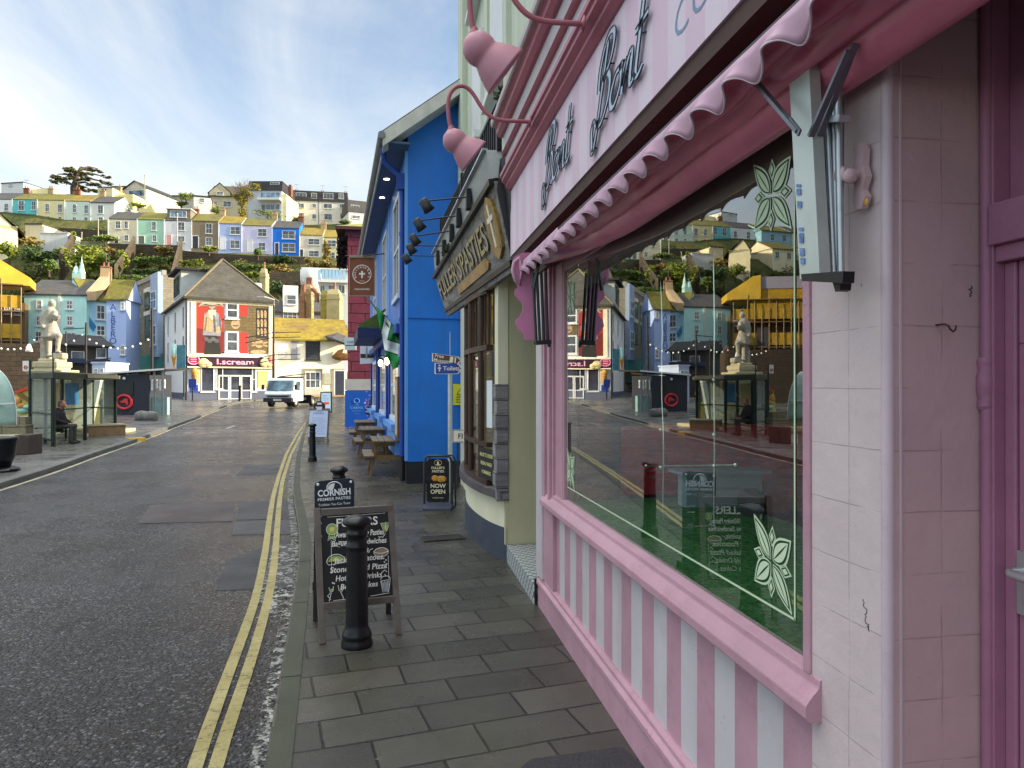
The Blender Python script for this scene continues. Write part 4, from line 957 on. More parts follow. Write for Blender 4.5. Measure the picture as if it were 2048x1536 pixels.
# street face: pale pilasters, framed windows, panels
for t0, t1, o_ in ((0,.1,.05),(.35,.6,.03),(3.9,4.2,.05),(8.2,8.5,.05),(12.4,12.8,.05)): m = MB(); pfbox(m, t0, t1, 0, o_, .42, EZ-.42); m.build('pilaster', BLUEL, PB)
m = MB(); pfbox(m, .6, PL, 0, .035, 3.0, EZ-.42); m.build('painted_panel', mat('panel_blue', hx(60,128,214), .42, .1, 1, .08, 30), PB)
def pubwin(t0, t1, z0, z1, o=.05):
    fr = MB(); pfbox(fr, t0, t1, 0, o+.03, z0, z0+.1); pfbox(fr, t0, t1, 0, o, z1-.1, z1); pfbox(fr, t0, t0+.1, 0, o, z0+.1, z1-.1); pfbox(fr, t1-.1, t1, 0, o, z0+.1, z1-.1); pfbox(fr, t0+.1, t1-.1, 0, o-.01, (z0+z1)/2-.03, (z0+z1)/2+.03); pfbox(fr, (t0+t1)/2-.02, (t0+t1)/2+.02, 0, o-.015, z0+.1, z1-.1)
    f_ = fr.build('window', mat('pub_white', hx(210,218,222), .45, .08, 3), PB); pm = MB(); pfbox(pm, t0+.1, t1-.1, 0, .041, z0+.1, z1-.1); pm.build('pane', pane_mat('pub_glass', (.1,.12,.14)), f_)
for t0 in (1.1, 4.7, 9.3): pubwin(t0, t0+1.5, 3.55, 5.7, .07)
for t0 in (1.3, 5.2, 9.4): pubwin(t0, t0+2.0, 1.05, 2.6, .06)
for t0 in (1.05, 4.95, 9.15): m = MB(); pfbox(m, t0, t0+2.5, 0, .22, .92, 1.04); pfbox(m, t0+.1, t0+2.4, 0, .14, .42, .92); m.build('window_ledge', BLUEL, PB)
m = MB(); 
for t0 in (3.55, 4.4, 8.0, 8.7, 12.0): pfbox(m, t0, t0+.13, 0, .09, .42, 3.0)
pfbox(m, .6, PL, .036, .16, 2.85, 3.0); m.build('shopfront_moulding', BLUED, PB)
m = MB(); m.text('VINTAGE', .34, FR(PF(3.35, .042, 4.9), (0,0,-1), pd), bold=.0, space=1.25); m.build('faded_lettering', mat('faded_letters', hx(150,190,226), .5, .1, 5), PB)
m = MB(); m.tube([V((.25,13.185,3.05)), V((3,13.185,3.02))], .008, 6); m.build('cable', BLUED, PB)
# porch canopy over the pub door
ph0, ph1 = 5.4, 8.8
m = MB(); vs = [PF(ph0, .02, 3.75), PF(ph1, .02, 3.75), PF(ph1+.2, .72, 3.28), PF(ph0-.2, .72, 3.28)]; m.prism(vs, (0, 0, .06)); m.poly([PF(ph0, .02, 3.75), PF(ph0-.2, .72, 3.28), PF(ph0, .02, 3.28)]); m.build('porch_roof', mat('mossy_felt', hx(92,112,50), .85, .3, 3, .3, 20), PB)
m = MB(); pfbox(m, ph0-.2, ph1+.2, .03, .74, 3.02, 3.27); m.build('porch_fascia', mat('porch_navy', hx(26,42,84), .5, .2, 3), PB)
for k, (u_, v_) in enumerate(((761,726),(774,722))):
    t_, z_ = onpub(u_, v_, .25); p = PF(t_, .25, z_)
    T_ = thing('wall_lantern', ('lit bulb lantern farther along the blue pub wall', 'lit bulb lantern closer to the flag on the blue pub wall')[k], 'lantern', p, 0, 'lit lanterns on the blue pub')
    MB().tube([PF(t_, 0, z_+.16), PF(t_, .25, z_+.18), PF(t_, .25, z_+.1)], .014, 6).build('bracket', BLACK, T_)
    MB(Matrix.Translation(p)).lathe([(.0,.14),(.05,.12),(.07,.07),(.06,.07),(0,.09)], 12).build('cap', BLACK, T_); MB().ell(p, (.055,.055,.085), 10).build('bulb', emit('bulb_glow', (1, .72, .36), 5), T_)
for k, (t_) in enumerate((1.9, 3.4)):
    p = PF(t_, .25, EZ-.425); tag(MB(Matrix.Translation(p)).lathe([(0,.0),(.06,.0),(.06,.004)], 12).build('soffit_light', emit('downlight', (1,.86,.6), 5)), ('lit downlight in the pub soffit, nearer one', 'lit downlight in the pub soffit, farther one')[k], 'downlight', 'downlights under the pub eaves')
# noticeboard beside the corner
NB_ = thing('noticeboard', 'narrow brown wooden noticeboard on the pub wall at the corner', 'noticeboard', PF(.75, .05, .8))
m = MB(); pfbox(m, .42, 1.0, .055, .15, .8, 1.98); m.build('case', mat('varnished_wood', hx(112,74,44), .4, .25, 6, .15, 40), NB_, bevel=.006); m = MB(); pfbox(m, .48, .94, .15, .156, .86, 1.92); m.build('menu_sheet', mat('menu_paper', hx(190,180,160), .6, .2, 9), NB_)
# hanging sign
HS = thing('hanging_sign', 'brown hanging pub sign with a round white emblem on a black bracket', 'hanging sign', D(724, 515, 19))
sx = lambda u, v: D(u, v, 19); x_ = (sx(748,560)-sx(700,560)); x_.z = 0; cM = sx(724, 553); fM = FR(cM, x_, (0,0,1)); wS, hS = x_.length, (592-517)*19/F
m = MB(fM); m.box(-wS/2, wS/2, -hS/2, hS/2, -.03, 0); bdp = m.build('board', mat('sign_brown', hx(122,66,34), .5, .2, 3, .1, 30), HS, bevel=.004)
m = MB(fM); m.box(-wS/2-.02, wS/2+.02, hS/2, hS/2+.07, -.05, .03); m.box(-wS/2-.02, -wS/2, -hS/2-.02, hS/2, -.035, .012); m.box(wS/2, wS/2+.02, -hS/2-.02, hS/2, -.035, .012); m.box(-wS/2, wS/2, -hS/2-.02, -hS/2, -.035, .012); m.build('frame', mat('sign_frame', hx(150,130,110), .5, .2, 4), HS)
WS = mat('sign_white', hx(232,226,216), .5, .06, 5)
m = MB(fM @ Matrix.Translation((0, .06, .004))); rr = .245
m.tube([(rr*math.cos(a*math.pi/20), rr*math.sin(a*math.pi/20), 0) for a in range(41)], .012, 6)
for s_, a0, a1 in (('BULLERS', 205, 80), ('ARMS', 62, -20)):
    for i, ch in enumerate(s_):
        a = R(a0+(a1-a0)*i/(len(s_)-1)); M_ = Matrix.Rotation(a-math.pi/2, 4, 'Z') @ Matrix.Translation((0, .168, .002)); m.text(ch, .075, M_, bold=.02)
m.box(-.022, .022, -.1, .09, 0, .004).box(-.08, .08, -.01, .035, 0, .0036); m.text('& ROOMS', .03, Matrix.Translation((0, -.19, .002)), bold=.01)
m.text('PUB & ROOMS', .062, Matrix.Translation((0, -.42, 0)), bold=.015); m.build('emblem_and_lettering', WS, bdp)
t_, z_ = onpub(772, 512); MB().tube([D(690, 512, 19), D(724, 512, 19), PF(t_, 0, D(724,512,19).z)], .016, 6).build('bracket', BLACK, HS)
m = MB()
for u_ in (706, 742): m.tube([D(u_, 512, 19), D(u_, 518, 19)], .01, 6)
m.build('hanger', BLACK, HS)
# flag
FL = thing('flag', 'green flag with a white cross edged in black, hanging from a slanted pole', 'flag', D(812, 700, 14.2))
MB().tube([D(814,703,14.1), D(733,592,15.3)], .018, 8).build('pole', mat('pole_dark', (.03,.05,.04), .5, .2, 5), FL)
GRN = mat('flag_green', hx(0,124,52), .75, .12, 4); FWH = mat('flag_white', hx(206,216,214), .75, .08, 4); FBK = mat('flag_black', (.012,.014,.014), .8, .1, 4)
out = [(752,612),(770,630),(783,646),(804,672),(816,687),(812,699),(803,713),(797,734),(786,739),(770,705),(761,664),(755,632)]
inside = [[(769,630),(783,645),(772,682),(813,698),(803,713),(770,704),(760,664)],   # white cross, seen folded
          [(766,636),(769,630),(763,664),(770,701),(767,702),(760,664)]]
def inpoly(p, q):
    c = False
    for i in range(len(q)):
        (x1, y1), (x2, y2) = q[i], q[i-1]
        if (y1 > p[1]) != (y2 > p[1]) and p[0] < (x2-x1)*(p[1]-y1)/(y2-y1)+x1: c = not c
    return c
def dist(p, q):
    best = 9
    for i in range(len(q)):
        a_, b_ = V((*q[i], 0)), V((*q[i-1], 0)); pp = V((*p, 0)); L_ = (b_-a_).length_squared; t_ = max(0, min(1, (pp-a_).dot(b_-a_)/L_)); best = min(best, (a_+(b_-a_)*t_-pp).length)
    return best
white = [(770,631),(782,646),(774,680),(812,692),(804,711),(769,700),(763,665)]
m = MB(); st = 1.0; vid = {}; vs = []; fs = []; mi = []
def fv(i, j):
    if (i, j) not in vid:
        u, v = 750+i*st, 610+j*st; dd = 14.6-(u-770)*.008+.07*math.sin(u*.22+v*.06)+.05*math.sin(v*.16-u*.1); vid[(i, j)] = len(vs); vs.append(D(u, v, dd))
    return vid[(i, j)]
for i in range(70):
    for j in range(132):
        c_ = (750+(i+.5)*st, 610+(j+.5)*st)
        if inpoly(c_, out):
            fs.append((fv(i, j), fv(i, j+1), fv(i+1, j+1), fv(i+1, j))); w_ = inpoly(c_, white); mi.append(1 if w_ else (2 if dist(c_, white) < 2.4 else 0))
m.add(vs, fs, 0, True); m.m = mi
o = m.build('cloth', [GRN, FWH, FBK], FL); o.modifiers.new('s', 'SOLIDIFY').thickness = .004

# signs on and before the pub's side wall
FP = thing('fingerpost', 'grey post with a brown museum arm above a blue toilets arm', 'signpost', G(900, 985))
pb_ = D(900, 985, 12); pt_ = D(893, 655, 12)
MB().tube([V((pb_.x, pb_.y, -.02)), V((pb_.x, pb_.y, 2.2))], .038, 12).build('post', STEEL, FP); MB().tube([V((pb_.x, pb_.y, 2.2)), V((pb_.x, pb_.y, 2.72))], .006, 6).build('tip', STEEL, FP)
def finger(pts, m_face, name, txts, icon):
    q = [D(u, v, 11.93) for u, v in pts]; mb = MB(); mb.prism(q, V((FW[0], FW[1], 0))*.03); o = mb.build(name, WS, FP)
    c = sum(q, V())/len(q); x_ = (q[1]-q[0]); fM_ = FR(c-V((FW[0], FW[1], 0))*.004, x_, (0,0,1))
    iq = [c+(p-c)*.95+(p-c).normalized()*-.008-V((FW[0], FW[1], 0))*.003 for p in q]; MB().poly(iq[::-1]).build('face', m_face, o)
    mb = MB(fM_)
    for s_, sx_, sy, sz in txts: mb.text(s_, sz, Matrix.Translation((sx_, sy, .002)), bold=.015)
    for b in icon: mb.box(*b, .001, .003)
    L_ = x_.length/2
    mb.tube([(L_-.05, .065, .003), (L_+.0, 0, .003), (L_-.05, -.065, .003)], .008, 5); mb.build('lettering', WS, o)
finger(((864,706),(915,713),(923,721),(914,729),(864,723)), mat('heritage_brown', hx(96,60,52), .4, .1, 5), 'museum_arm', (('Free', -.15, .005, .085), ('Museum', -.1, -.065, .08)), ((.03,.085,-.05,.05),(.1,.105,-.03,.04),(.115,.135,-.05,.05)))
finger(((869,726),(917,726),(925,737),(916,748),(869,748)), mat('sign_blue', hx(34,70,160), .4, .1, 5), 'toilets_arm', (('Toilets', .03, -.03, .1),), ((-.18,-.16,-.05,.03),(-.185,-.155,.04,.065),(-.2,-.14,-.005,.015)))
YS = thing('warning_sign', 'yellow rectangular warning notice on the blue side wall', 'warning sign', WY(917, 790, 13.15))
q = [WY(u, v, 13.16) for u, v in ((907,810),(940,810),(940,768),(907,768))]; fM = FR(sum(q, V())/4, (1,0,0), (0,0,1)); m = MB(fM); m.box(-.16, .16, -.195, .195, -.02, 0); yb_ = m.build('plate', mat('warning_yellow', hx(206,206,40), .5, .08, 5), YS)
m = MB(fM); m.tube([(-.09,.0,.002),(0,.15,.002),(.09,0,.002),(-.09,0,.002)], .006, 4); m.box(-.012,.012,.03,.1,0,.003)
for k in range(3): m.box(-.11, .08-.03*k, -.06-.045*k, -.045-.045*k, 0, .003)
m.text('WARNING', .035, Matrix.Translation((0, -.035, .001))); m.build('print', BLACK, yb_)
NP = thing('street_nameplate', 'white street nameplate on short posts, half hidden by the bow window', 'street sign', G(915, 985))
c = WY(932, 872, 12.6); fM = FR(c, (1,0,0), (0,0,1)); m = MB(fM); m.box(-.24, .24, -.115, .115, -.02, 0); o = m.build('plate', WS, NP)
m = MB(fM); m.text('FI', .13, Matrix.Translation((-.1, -.045, .002)), bold=.015); 
for b in ((-.235,.235,.1,.11),(-.235,.235,-.11,-.1),(-.235,-.225,-.11,.11)): m.box(*b, 0, .002)
m.build('lettering', BLACK, o)
m = MB(fM); m.box(-.16, -.13, -1.0, .1, -.06, -.02); m.box(.13, .16, -1.0, .1, -.06, -.02); m.build('leg', DSTEEL, NP)
# swing sign
def G0(u, v): return G(u, v)
SWS = thing('swing_sign', 'black swing sign with a pasty picture reading NOW OPEN before the blue wall', 'swing sign', G(878, 1016))
c = D(876, 1013, 10.4); fM = FR((c.x, c.y, 0), (RT[0], RT[1], 0), (0,0,1))
m = MB(fM); fr_ = [(-.2,.03,0),(-.2,.66,0),(-.185,.74,0),(-.15,.775,0),(.15,.775,0),(.185,.74,0),(.2,.66,0),(.2,.03,0)]; m.tube(fr_, .018, 10); m.tube([(p[0]+.05, p[1], -.08) for p in fr_], .012, 8); m.build('frame', DSTEEL, SWS)
m = MB(fM); pq = [(-.165,.13),(-.165,.68),(-.15,.715),(-.11,.735),(.11,.735),(.15,.715),(.165,.68),(.165,.13),(.15,.1),(-.15,.1)]; m.prism([(x, y, .002) for x, y in pq], (0,0,-.012)); o = m.build('panel', mat('panel_black', (.012,.013,.018), .25, .2, 6), SWS)
m = MB(fM); m.text("FULLER'S", .05, Matrix.Translation((0,.585,.004)), bold=.02); m.text('PASTIES', .05, Matrix.Translation((0,.535,.004)), bold=.02); m.text('NOW', .085, Matrix.Translation((0,.31,.004)), bold=.02); m.text('OPEN', .085, Matrix.Translation((0,.225,.004)), bold=.02); m.text('FULLERS COFFEE', .022, Matrix.Translation((0,.155,.004)))
m.tube([(.055*math.cos(a*math.pi/10), .675+.04*math.sin(a*math.pi/10), .004) for a in range(21)], .003, 4); m.box(-.012,.012,.655,.695,0,.005); m.box(-.025,.025,.645,.655,0,.005); m.build('lettering', mat('print_cream', hx(236,226,190), .5, .05, 6), o)
m = MB(fM); m.ell((-.045,.45,.004), (.05,.045,.006), 12); m.ell((.05,.44,.004), (.075,.048,.006), 14); m.build('pasty_picture', mat('pasty_print', hx(212,150,62), .5, .5, 26), o)
m = MB(fM); m.prism([(-.21,-.0,.16),(.21,0,.16),(.24,0,-.2),(-.24,0,-.2)], (0,.03,0)); m.prism([(-.2,.03,.12),(.2,.03,.12),(.22,.1,-.05),(-.22,.1,-.05)], (0,0,-.1)); m.build('base', mat('rubber_base', hx(66,72,88), .6, .2, 6, .2, 40), SWS, bevel=.02)

# picnic tables
WOODP = mat('weathered_pine', hx(128,104,70), .75, .35, 5, .4, 30, dirt=.5)
WOODG = mat('grey_pine', hx(120,108,92), .75, .3, 5, .4, 30, dirt=.4)
PT_ = thing('picnic_table', 'weathered picnic table nearest the camera beside the blue pub', 'picnic table', (-.12, 14.2, 0), R(4), 'picnic tables along the pub wall', world=False)
for i in range(5): MB().box(-.3+i*.12, -.3+i*.12+.11, 0, 1.45, .69, .725).build('top_plank', WOODG, PT_, bevel=.005)
for x in (-.47, .27): MB().box(x, x+.2, 0, 1.45, .4, .435).build('bench_seat', WOODG, PT_, bevel=.005)
for y in (.22, 1.2):
    for s_ in (-1, 1): MB().bar((.34*s_, y, 0), (.2*s_, y, .69), .045, .09, up=(0,1,0)).build('leg', WOODP, PT_)
    MB().bar((-.46, y-.045, .375), (.46, y-.045, .375), .04, .09).build('cross_beam', WOODP, PT_); MB().bar((-.26, y-.045, .645), (.26, y-.045, .645), .04, .085).build('top_batten', WOODP, PT_)
    MB().bar((0, y+.02*(1 if y < .5 else -1), .375), (0, .71, .66), .04, .07, up=(1,0,0)).build('brace', WOODP, PT_)
dup(PT_, (-.5, 18.0, 0), R(5), 'middle one of three weathered picnic tables by the blue pub')
dup(PT_, (-.85, 21.6, 0), R(5), 'farthest of three picnic tables, towards the blue pier')

# ================= the buildings beyond the pub =================
MAROON = stone('maroon_blocks', hx(124,58,74), hx(116,52,70), hx(60,26,38), (1.2,.42), .02, 0, 'XZ')
MB_ = thing('maroon_building', 'maroon corner building of painted blocks with a mossy roof and grey sign band', 'building', D(715, 830, 31))
cx0, cx1 = D(690, 830, 31), D(742, 830, 31.2)
fx = (cx1-cx0); fx.z = 0; fx = fx.normalized(); bx = V((-fx.y, fx.x, 0)).normalized()
if bx.y < 0: bx = -bx
def q4(p, w_, d_, z0, z1): a = V((p.x, p.y, z0)); return [a, a+fx*w_, a+fx*w_+bx*d_, a+bx*d_], (0, 0, z1-z0)
zt = D(700, 470, 31).z
m = MB(); m.prism(*q4(cx0+fx*.12, 5.5, 9, 2.1, zt)); m.build('wall', MAROON, MB_)
m = MB(); m.prism(*q4(cx0, 6.0, 9.2, zt, zt+.22)); m.prism(*q4(cx0-fx*.4-bx*.2, 6.4, 9.5, zt+.22, zt+.36)); m.build('cornice', mat('maroon_trim', hx(70,32,46), .6, .2, 3), MB_)
m = MB(); a = cx0-fx*.4-bx*.2; z = zt+.36; m.add([V((a.x, a.y, z)), V((*(a+fx*6.4).xy, z)), V((*(a+fx*6.4+bx*9.5).xy, z)), V((*(a+bx*9.5).xy, z)), V((*(a+fx*2+bx*3).xy, z+.9)), V((*(a+fx*5+bx*3).xy, z+.9))], [(0,1,5,4),(1,2,5),(2,3,4,5),(3,0,4)]); m.build('roof', roofmat('moss_roof_bright', (.12,.11,.05), (.34,.36,.03), .85), MB_)
m = MB(); m.prism(*q4(cx0-bx*.03, 3.1, 2, 1.62, 2.1)); m.build('sign_band', mat('band_grey', hx(160,162,160), .6, .1, 3), MB_)
m = MB(); m.prism(*q4(cx0-bx*.02, 1.35, 1.5, -.02, 1.6)); m.build('blue_pier', mat('pier_blue', hx(10,76,170), .45, .1, 2, .1, 30), MB_)
fM = FR(cx0+fx*.5-bx*.024+V((0,0,0)), fx, (0,0,1)); fM[2][3] = 0
m = MB(fM); m.text('THE', .09, Matrix.Translation((0,.95,.003)), bold=.01); m.text('CABINS', .15, Matrix.Translation((0,.8,.003)), bold=.015, space=1.1); m.tube([(.12*math.cos(a*math.pi/8), 1.15+.1*math.sin(a*math.pi/8), .003) for a in range(17)], .012, 4); m.box(-.2,.2,.7,.715,0,.003); m.box(-.12,.12,.58,.59,0,.003); m.build('emblem', mat('faded_cyan', hx(92,160,210), .5, .1, 5), MB_)
m = MB(); m.prism(*q4(cx0+fx*1.5, 4, .1, -.02, 1.62)); m.build('shop_window', pane_mat('shop_dark', (.02,.03,.05)), MB_)
m = MB(); w0 = cx0+fx*1.42-bx*.05; m.prism(*q4(w0, .16, .3, .5, 2.0)); m.build('white_post', mat('pub_white', (1,1,1)), MB_)
def slab_px(name, label, cat, px, d, m_, thick=.06, txt=None, extra=None, group=None):
    """a flat board facing the camera line at its own distance"""
    q = [D(u, v, d) for u, v in px]; T_ = thing(name, label, cat, q[0], 0, group)
    MB().prism(q, V((FW[0], FW[1], 0))*thick).build('board', m_, T_)
    fM_ = FR(sum(q, V())/len(q)-V((FW[0], FW[1], 0))*.006, (RT[0], RT[1], 0), (0,0,1))
    return T_, fM_
T_, fM = slab_px('projecting_sign', 'pale green sign board with dark lettering on the maroon building', 'sign board', ((689,700),(712,700),(712,675),(689,675)), 29.5, mat('board_pale', hx(196,212,210), .5, .1, 5))
m = MB(fM); m.text('CAFE', .12, Matrix.Translation((0,.03,0)), bold=.01); m.box(-.2,.2,-.08,-.05,0,.003); m.build('lettering', mat('plaque_slate', (1,1,1)), T_)
T_, fM = slab_px('projecting_sign', 'white hanging sign with a surfboard drawing and a black band', 'sign board', ((720,728),(752,726),(752,684),(720,684)), 24.5, mat('board_white', hx(216,220,224), .5, .06, 5))
m = MB(fM); m.box(-.26,.26,-.18,-.04,0,.003); m.build('black_band', BLACK, T_); m = MB(fM); m.ell((-.05,.02,.004), (.035,.24,.004), 10); m.build('surfboard_drawing', mat('drawing_grey', hx(150,156,160), .5, .1, 5), T_)
m = MB(); 
for a, b in (((711,674),(730,668)),((711,680),(732,672)),((730,672),(752,703)),((711,668),(711,690)),((730,668),(730,684))): m.bar(D(*a, 24.6), D(*b, 24.6), .03, .03)
m.build('iron_bracket', BLACK, T_)
# dark climbing stems on trellis by the maroon building; flower baskets by the pub door
rnd = random.Random(5)
CLM = foliage('dead_creeper', ((.02,.015,.018), (.045,.03,.035), (.07,.05,.055)), 3)
m = MB()
for k in range(9):
    a = D(676+k*1.6, 535, 32.2)
    pts = [a+V((rnd.uniform(-.1,.1), 0, i*.32)) for i in range(6)]; m.tube(pts, .03, 5)
for k in range(420):
    c = D(674+rnd.random()*18, 480+rnd.random()*56, 32+rnd.random()*.5); x = V((rnd.gauss(0,1), rnd.gauss(0,1), rnd.gauss(0,1))).normalized()*.1; y = x.orthogonal().normalized()*.06
    m.add([c-x, c+y, c+x, c-y], [(0,1,2,3)])
CR = thing('dead_creeper', 'dark leafless creeper on the maroon building above the hanging sign', 'plant', D(682, 540, 32)); m.build('stems', CLM, CR)
FB = thing('hanging_basket', 'basket of purple and white flowers beside the blue pier', 'flower basket', D(741, 830, 27))
m = MB(); leafy(m, D(741, 818, 27), (.22, .22, .5), 260, .05, rnd, .1, 12); m.build('leaves', foliage('basket_leaf', ((.02,.04,.015), (.04,.07,.03), (.07,.1,.04)), 6), FB)
m = MB()
for k in range(60):
    c = D(741, 816, 27)+V((rnd.gauss(0,.12), rnd.gauss(0,.12)-.05, rnd.gauss(0,.28))); m.ell(c, .035, 6)
m.build('flowers', mat('flower_mix', hx(160,150,210), .6, .6, 9), FB)
# shop sign over the far terrace end
T_, fM = slab_px('pale_board', 'pale blue board on the wall above the maroon shop', 'sign board', ((728,655),(752,655),(752,592),(734,592)), 33, mat('board_pale_blue', hx(196,212,216), .5, .1, 5))
# ================= bollards and pavement boards =================
BOLM = mat('bollard_black', (.006,.0065,.008), .3, .25, 6, .2, 50, dirt=.12, stain=(.03,.03,.028))
prof = [(0,-.05),(.108,-.05),(.108,.03),(.1,.05),(.1,.065),(.104,.075),(.1,.09),(.088,.115),(.08,.135),(.078,.16),(.07,.66),(.07,.675),(.076,.685),(.076,.7),(.068,.708),(.068,.765),(.075,.772),(.075,.788),(.066,.795),(.066,.82),(.08,.835),(.098,.848),(.1,.86),(.094,.875),(.07,.892),(.04,.903),(0,.906)]
b1 = G(714, 1291) ; b1 = LD(lat(b1)*4.93/dep(b1), 4.93, 0)
BO = thing('bollard', 'black cast iron bollard in front of the chalkboard', 'bollard', b1, 0, 'black cast iron bollards', world=False)
MB().lathe(prof[6:], 36).build('post', BOLM, BO); MB().lathe(prof[:7], 36).build('base', BOLM, BO)
dup(BO, D(678, 772, 7.95).xy.to_3d(), 0, 'black cast iron bollard standing behind the dark pasty notice')
dup(BO, D(625, 772, 17.0).xy.to_3d(), 0, 'black cast iron bollard before the white menu board, farther off')
bf = D(480, 772, 55); bf.z = gz(55); dup(BO, bf, 0, 'black bollard outside the ice cream parlour doors', scale=1.35)

# chalkboard
CB = thing('chalkboard', 'wooden framed chalkboard menu with hand-drawn food behind the nearest bollard', 'chalkboard', G(715, 1280))
tl, tr, bl, br_ = D(634, 1016, 5.15), D(780, 1004, 5.35), D(645, 1288, 4.96), D(797, 1269, 5.15)
bl.z = br_.z = 0
OAK = mat('grey_oak', hx(104,97,91), .6, .3, 6, .3, 40, dirt=.3)
fM = FR(bl, br_-bl, tl-bl); wd = (br_-bl).length; ht = (tl-bl).length; wt = (tr-tl).length
def onb(x, y, z=0): return fM @ V((x*wd, y*ht, z))
m = MB(); m.bar(bl, tl, .045, .03, up=fM.to_3x3() @ V((0,0,1))); m.bar(br_, tr+V((0,0,.012)), .045, .03, up=fM.to_3x3() @ V((0,0,1)))
m.bar(onb(.02,.965), onb(.98,.965), .03, .05, up=(0,0,1)); m.bar(onb(.02,.268), onb(.98,.268), .03, .05, up=(0,0,1)); m.build('frame', OAK, CB, bevel=.003)
m = MB(fM); m.box(.03*wd, .97*wd, .27*ht, .95*ht, -.014, .002); bp = m.build('board', mat('chalk_black', (.009,.010,.012), .6, .3, 4, .1, 40, dirt=.25, stain=(.03,.03,.03)), CB)
b2l, b2r = D(632, 1240, 5.45), D(777, 1224, 5.62); b2l.z = b2r.z = 0
m = MB(); m.bar(b2l, tl+V((.0,.03,-.03)), .04, .025, up=(0,1,0)); m.bar(b2r, tr+V((.0,.03,-.03)), .04, .025, up=(0,1,0)); m.build('back_leg', mat('dark_oak', hx(60,54,54), .6, .3, 6), CB)
CH_W = mat('chalk_white', hx(226,226,220), .8, .12, 30); CH_G = mat('chalk_green', hx(150,176,98), .8, .2, 30); CH_Y = mat('chalk_yellow', hx(214,206,120), .8, .2, 30); CH_R = mat('chalk_red', hx(160,90,80), .8, .2, 30); CH_B = mat('chalk_tan', hx(150,130,110), .8, .2, 30)
def at(x, y): return fM @ Matrix.Translation((x*wd, y*ht, .004))
m = MB()
for s_, x, y, sz, sh in (("FULLERS", .5, .845, .084, .0), ('Award Winning Pasties', .53, .765, .058, .15), ('Baguettes Sandwiches', .52, .70, .056, .15), ('Paninis', .5, .638, .056, .15), ('Jacket Potatoes', .5, .575, .056, .15), ('Stone Baked Pizza', .5, .505, .056, .15), ('Hot Cold Drinks', .5, .44, .055, .15), ('Beans Cakes', .5, .375, .054, .15)):
    vs, _ = text_geo(s_, .012, 0, sh, 1.0); w_ = max(p.x for p in vs)-min(p.x for p in vs); lim = {'F':.56,'A':.66,'B':.74,'P':.4,'J':.72,'S':.78,'H':.62}[s_[0]]*wd if s_ != 'Beans Cakes' else .5*wd
    m.text(s_, sz, at(x, y), bold=.02, shear=sh, width=min(w_*sz, lim))
def ch(pts, r=.0028, z=.004): m.tube([fM @ V((x*wd, y*ht, z)) for x, y in pts], r, 4)
ch([(.1,.925),(.86,.928),(.89,.93)], .0018); ch([(.12,.31),(.08,.34),(.12,.36)]); ch([(.15,.30),(.42,.302)], .0018); ch([(.64,.305),(.9,.315)], .0018); ch([(.9,.35),(.905,.6)], .0018); ch([(.885,.8),(.89,.86)], .002); ch([(.14,.5),(.145,.75)], .0016)
ch([(.24,.735),(.34,.728),(.4,.742)]); ch([(.78,.748),(.84,.742),(.88,.77)]); ch([(.64,.63),(.66,.655),(.7,.66)]); ch([(.8,.47),(.85,.49),(.88,.475)])
def loop(cx_, cy, rx, ry, a0=0, a1=360, n=18): return [(cx_+rx*math.cos(R(a0+(a1-a0)*i/n)), cy+ry*math.sin(R(a0+(a1-a0)*i/n))) for i in range(n+1)]
ch(loop(.16,.83,.075,.042)); ch([(.12,.79),(.1,.745),(.15,.765),(.2,.74),(.19,.79)]); ch(loop(.2,.585,.12,.055,0,180)); ch([(.08,.585),(.1,.565),(.32,.575)]); ch([(.82,.85),(.94,.85),(.9,.79),(.86,.775),(.82,.85)])
ch(loop(.81,.628,.1,.034)); ch(loop(.81,.64,.1,.02,180,360)); ch([(.79,.41),(.81,.325),(.89,.325),(.92,.415),(.79,.41)]); ch(loop(.855,.42,.065,.025,0,180)); ch([(.86,.44),(.85,.46)])
ch([(.1,.40),(.12,.36),(.15,.37),(.16,.405)]); ch([(.13,.362),(.1,.30)]); ch([(.22,.41),(.23,.37),(.27,.36),(.29,.40)]); ch([(.25,.362),(.29,.305)])
for i in range(5): ch([(.8+.02*i, .41-.01*(i % 2)), (.815+.017*i, .33)], .0016)
for x, y in ((.84,.58),(.87,.565),(.85,.55),(.88,.535),(.15,.43),(.17,.425)): m.ell(fM @ V((x*wd, y*ht, .005)), .006, 6)
m.build('chalk_writing', CH_W, bp)
def blob(pts, z=.003): return [fM @ V((x*wd, y*ht, z)) for x, y in pts]
m = MB(); m.poly(blob(loop(.16,.83,.068,.038)[:-1])); m.poly(blob([(.83,.845),(.93,.845),(.9,.795),(.865,.785)])); m.poly(blob(loop(.2,.588,.1,.042,0,180))); m.poly(blob([(.105,.385),(.125,.362),(.148,.372),(.155,.39)])); m.poly(blob([(.125,.78),(.11,.752),(.15,.768),(.19,.75),(.185,.78)])); m.build('green_drawing', CH_G, bp)
m = MB(); m.poly(blob(loop(.16,.83,.03,.018)[:-1], .0035)); m.poly(blob(loop(.2,.592,.045,.02,0,180), .0035)); m.build('yellow_drawing', CH_Y, bp)
m = MB(); m.poly(blob([(.225,.39),(.24,.368),(.27,.366),(.28,.39)])); m.build('red_drawing', CH_R, bp); m = MB(); m.poly(blob(loop(.81,.63,.09,.028)[:-1])); m.build('bun_drawing', CH_B, bp)
m = MB(); m.poly(blob([(.8,.40),(.815,.33),(.885,.33),(.91,.405)])); m.build('cup_drawing', mat('chalk_blue', hx(110,126,140), .8, .2, 30), bp)

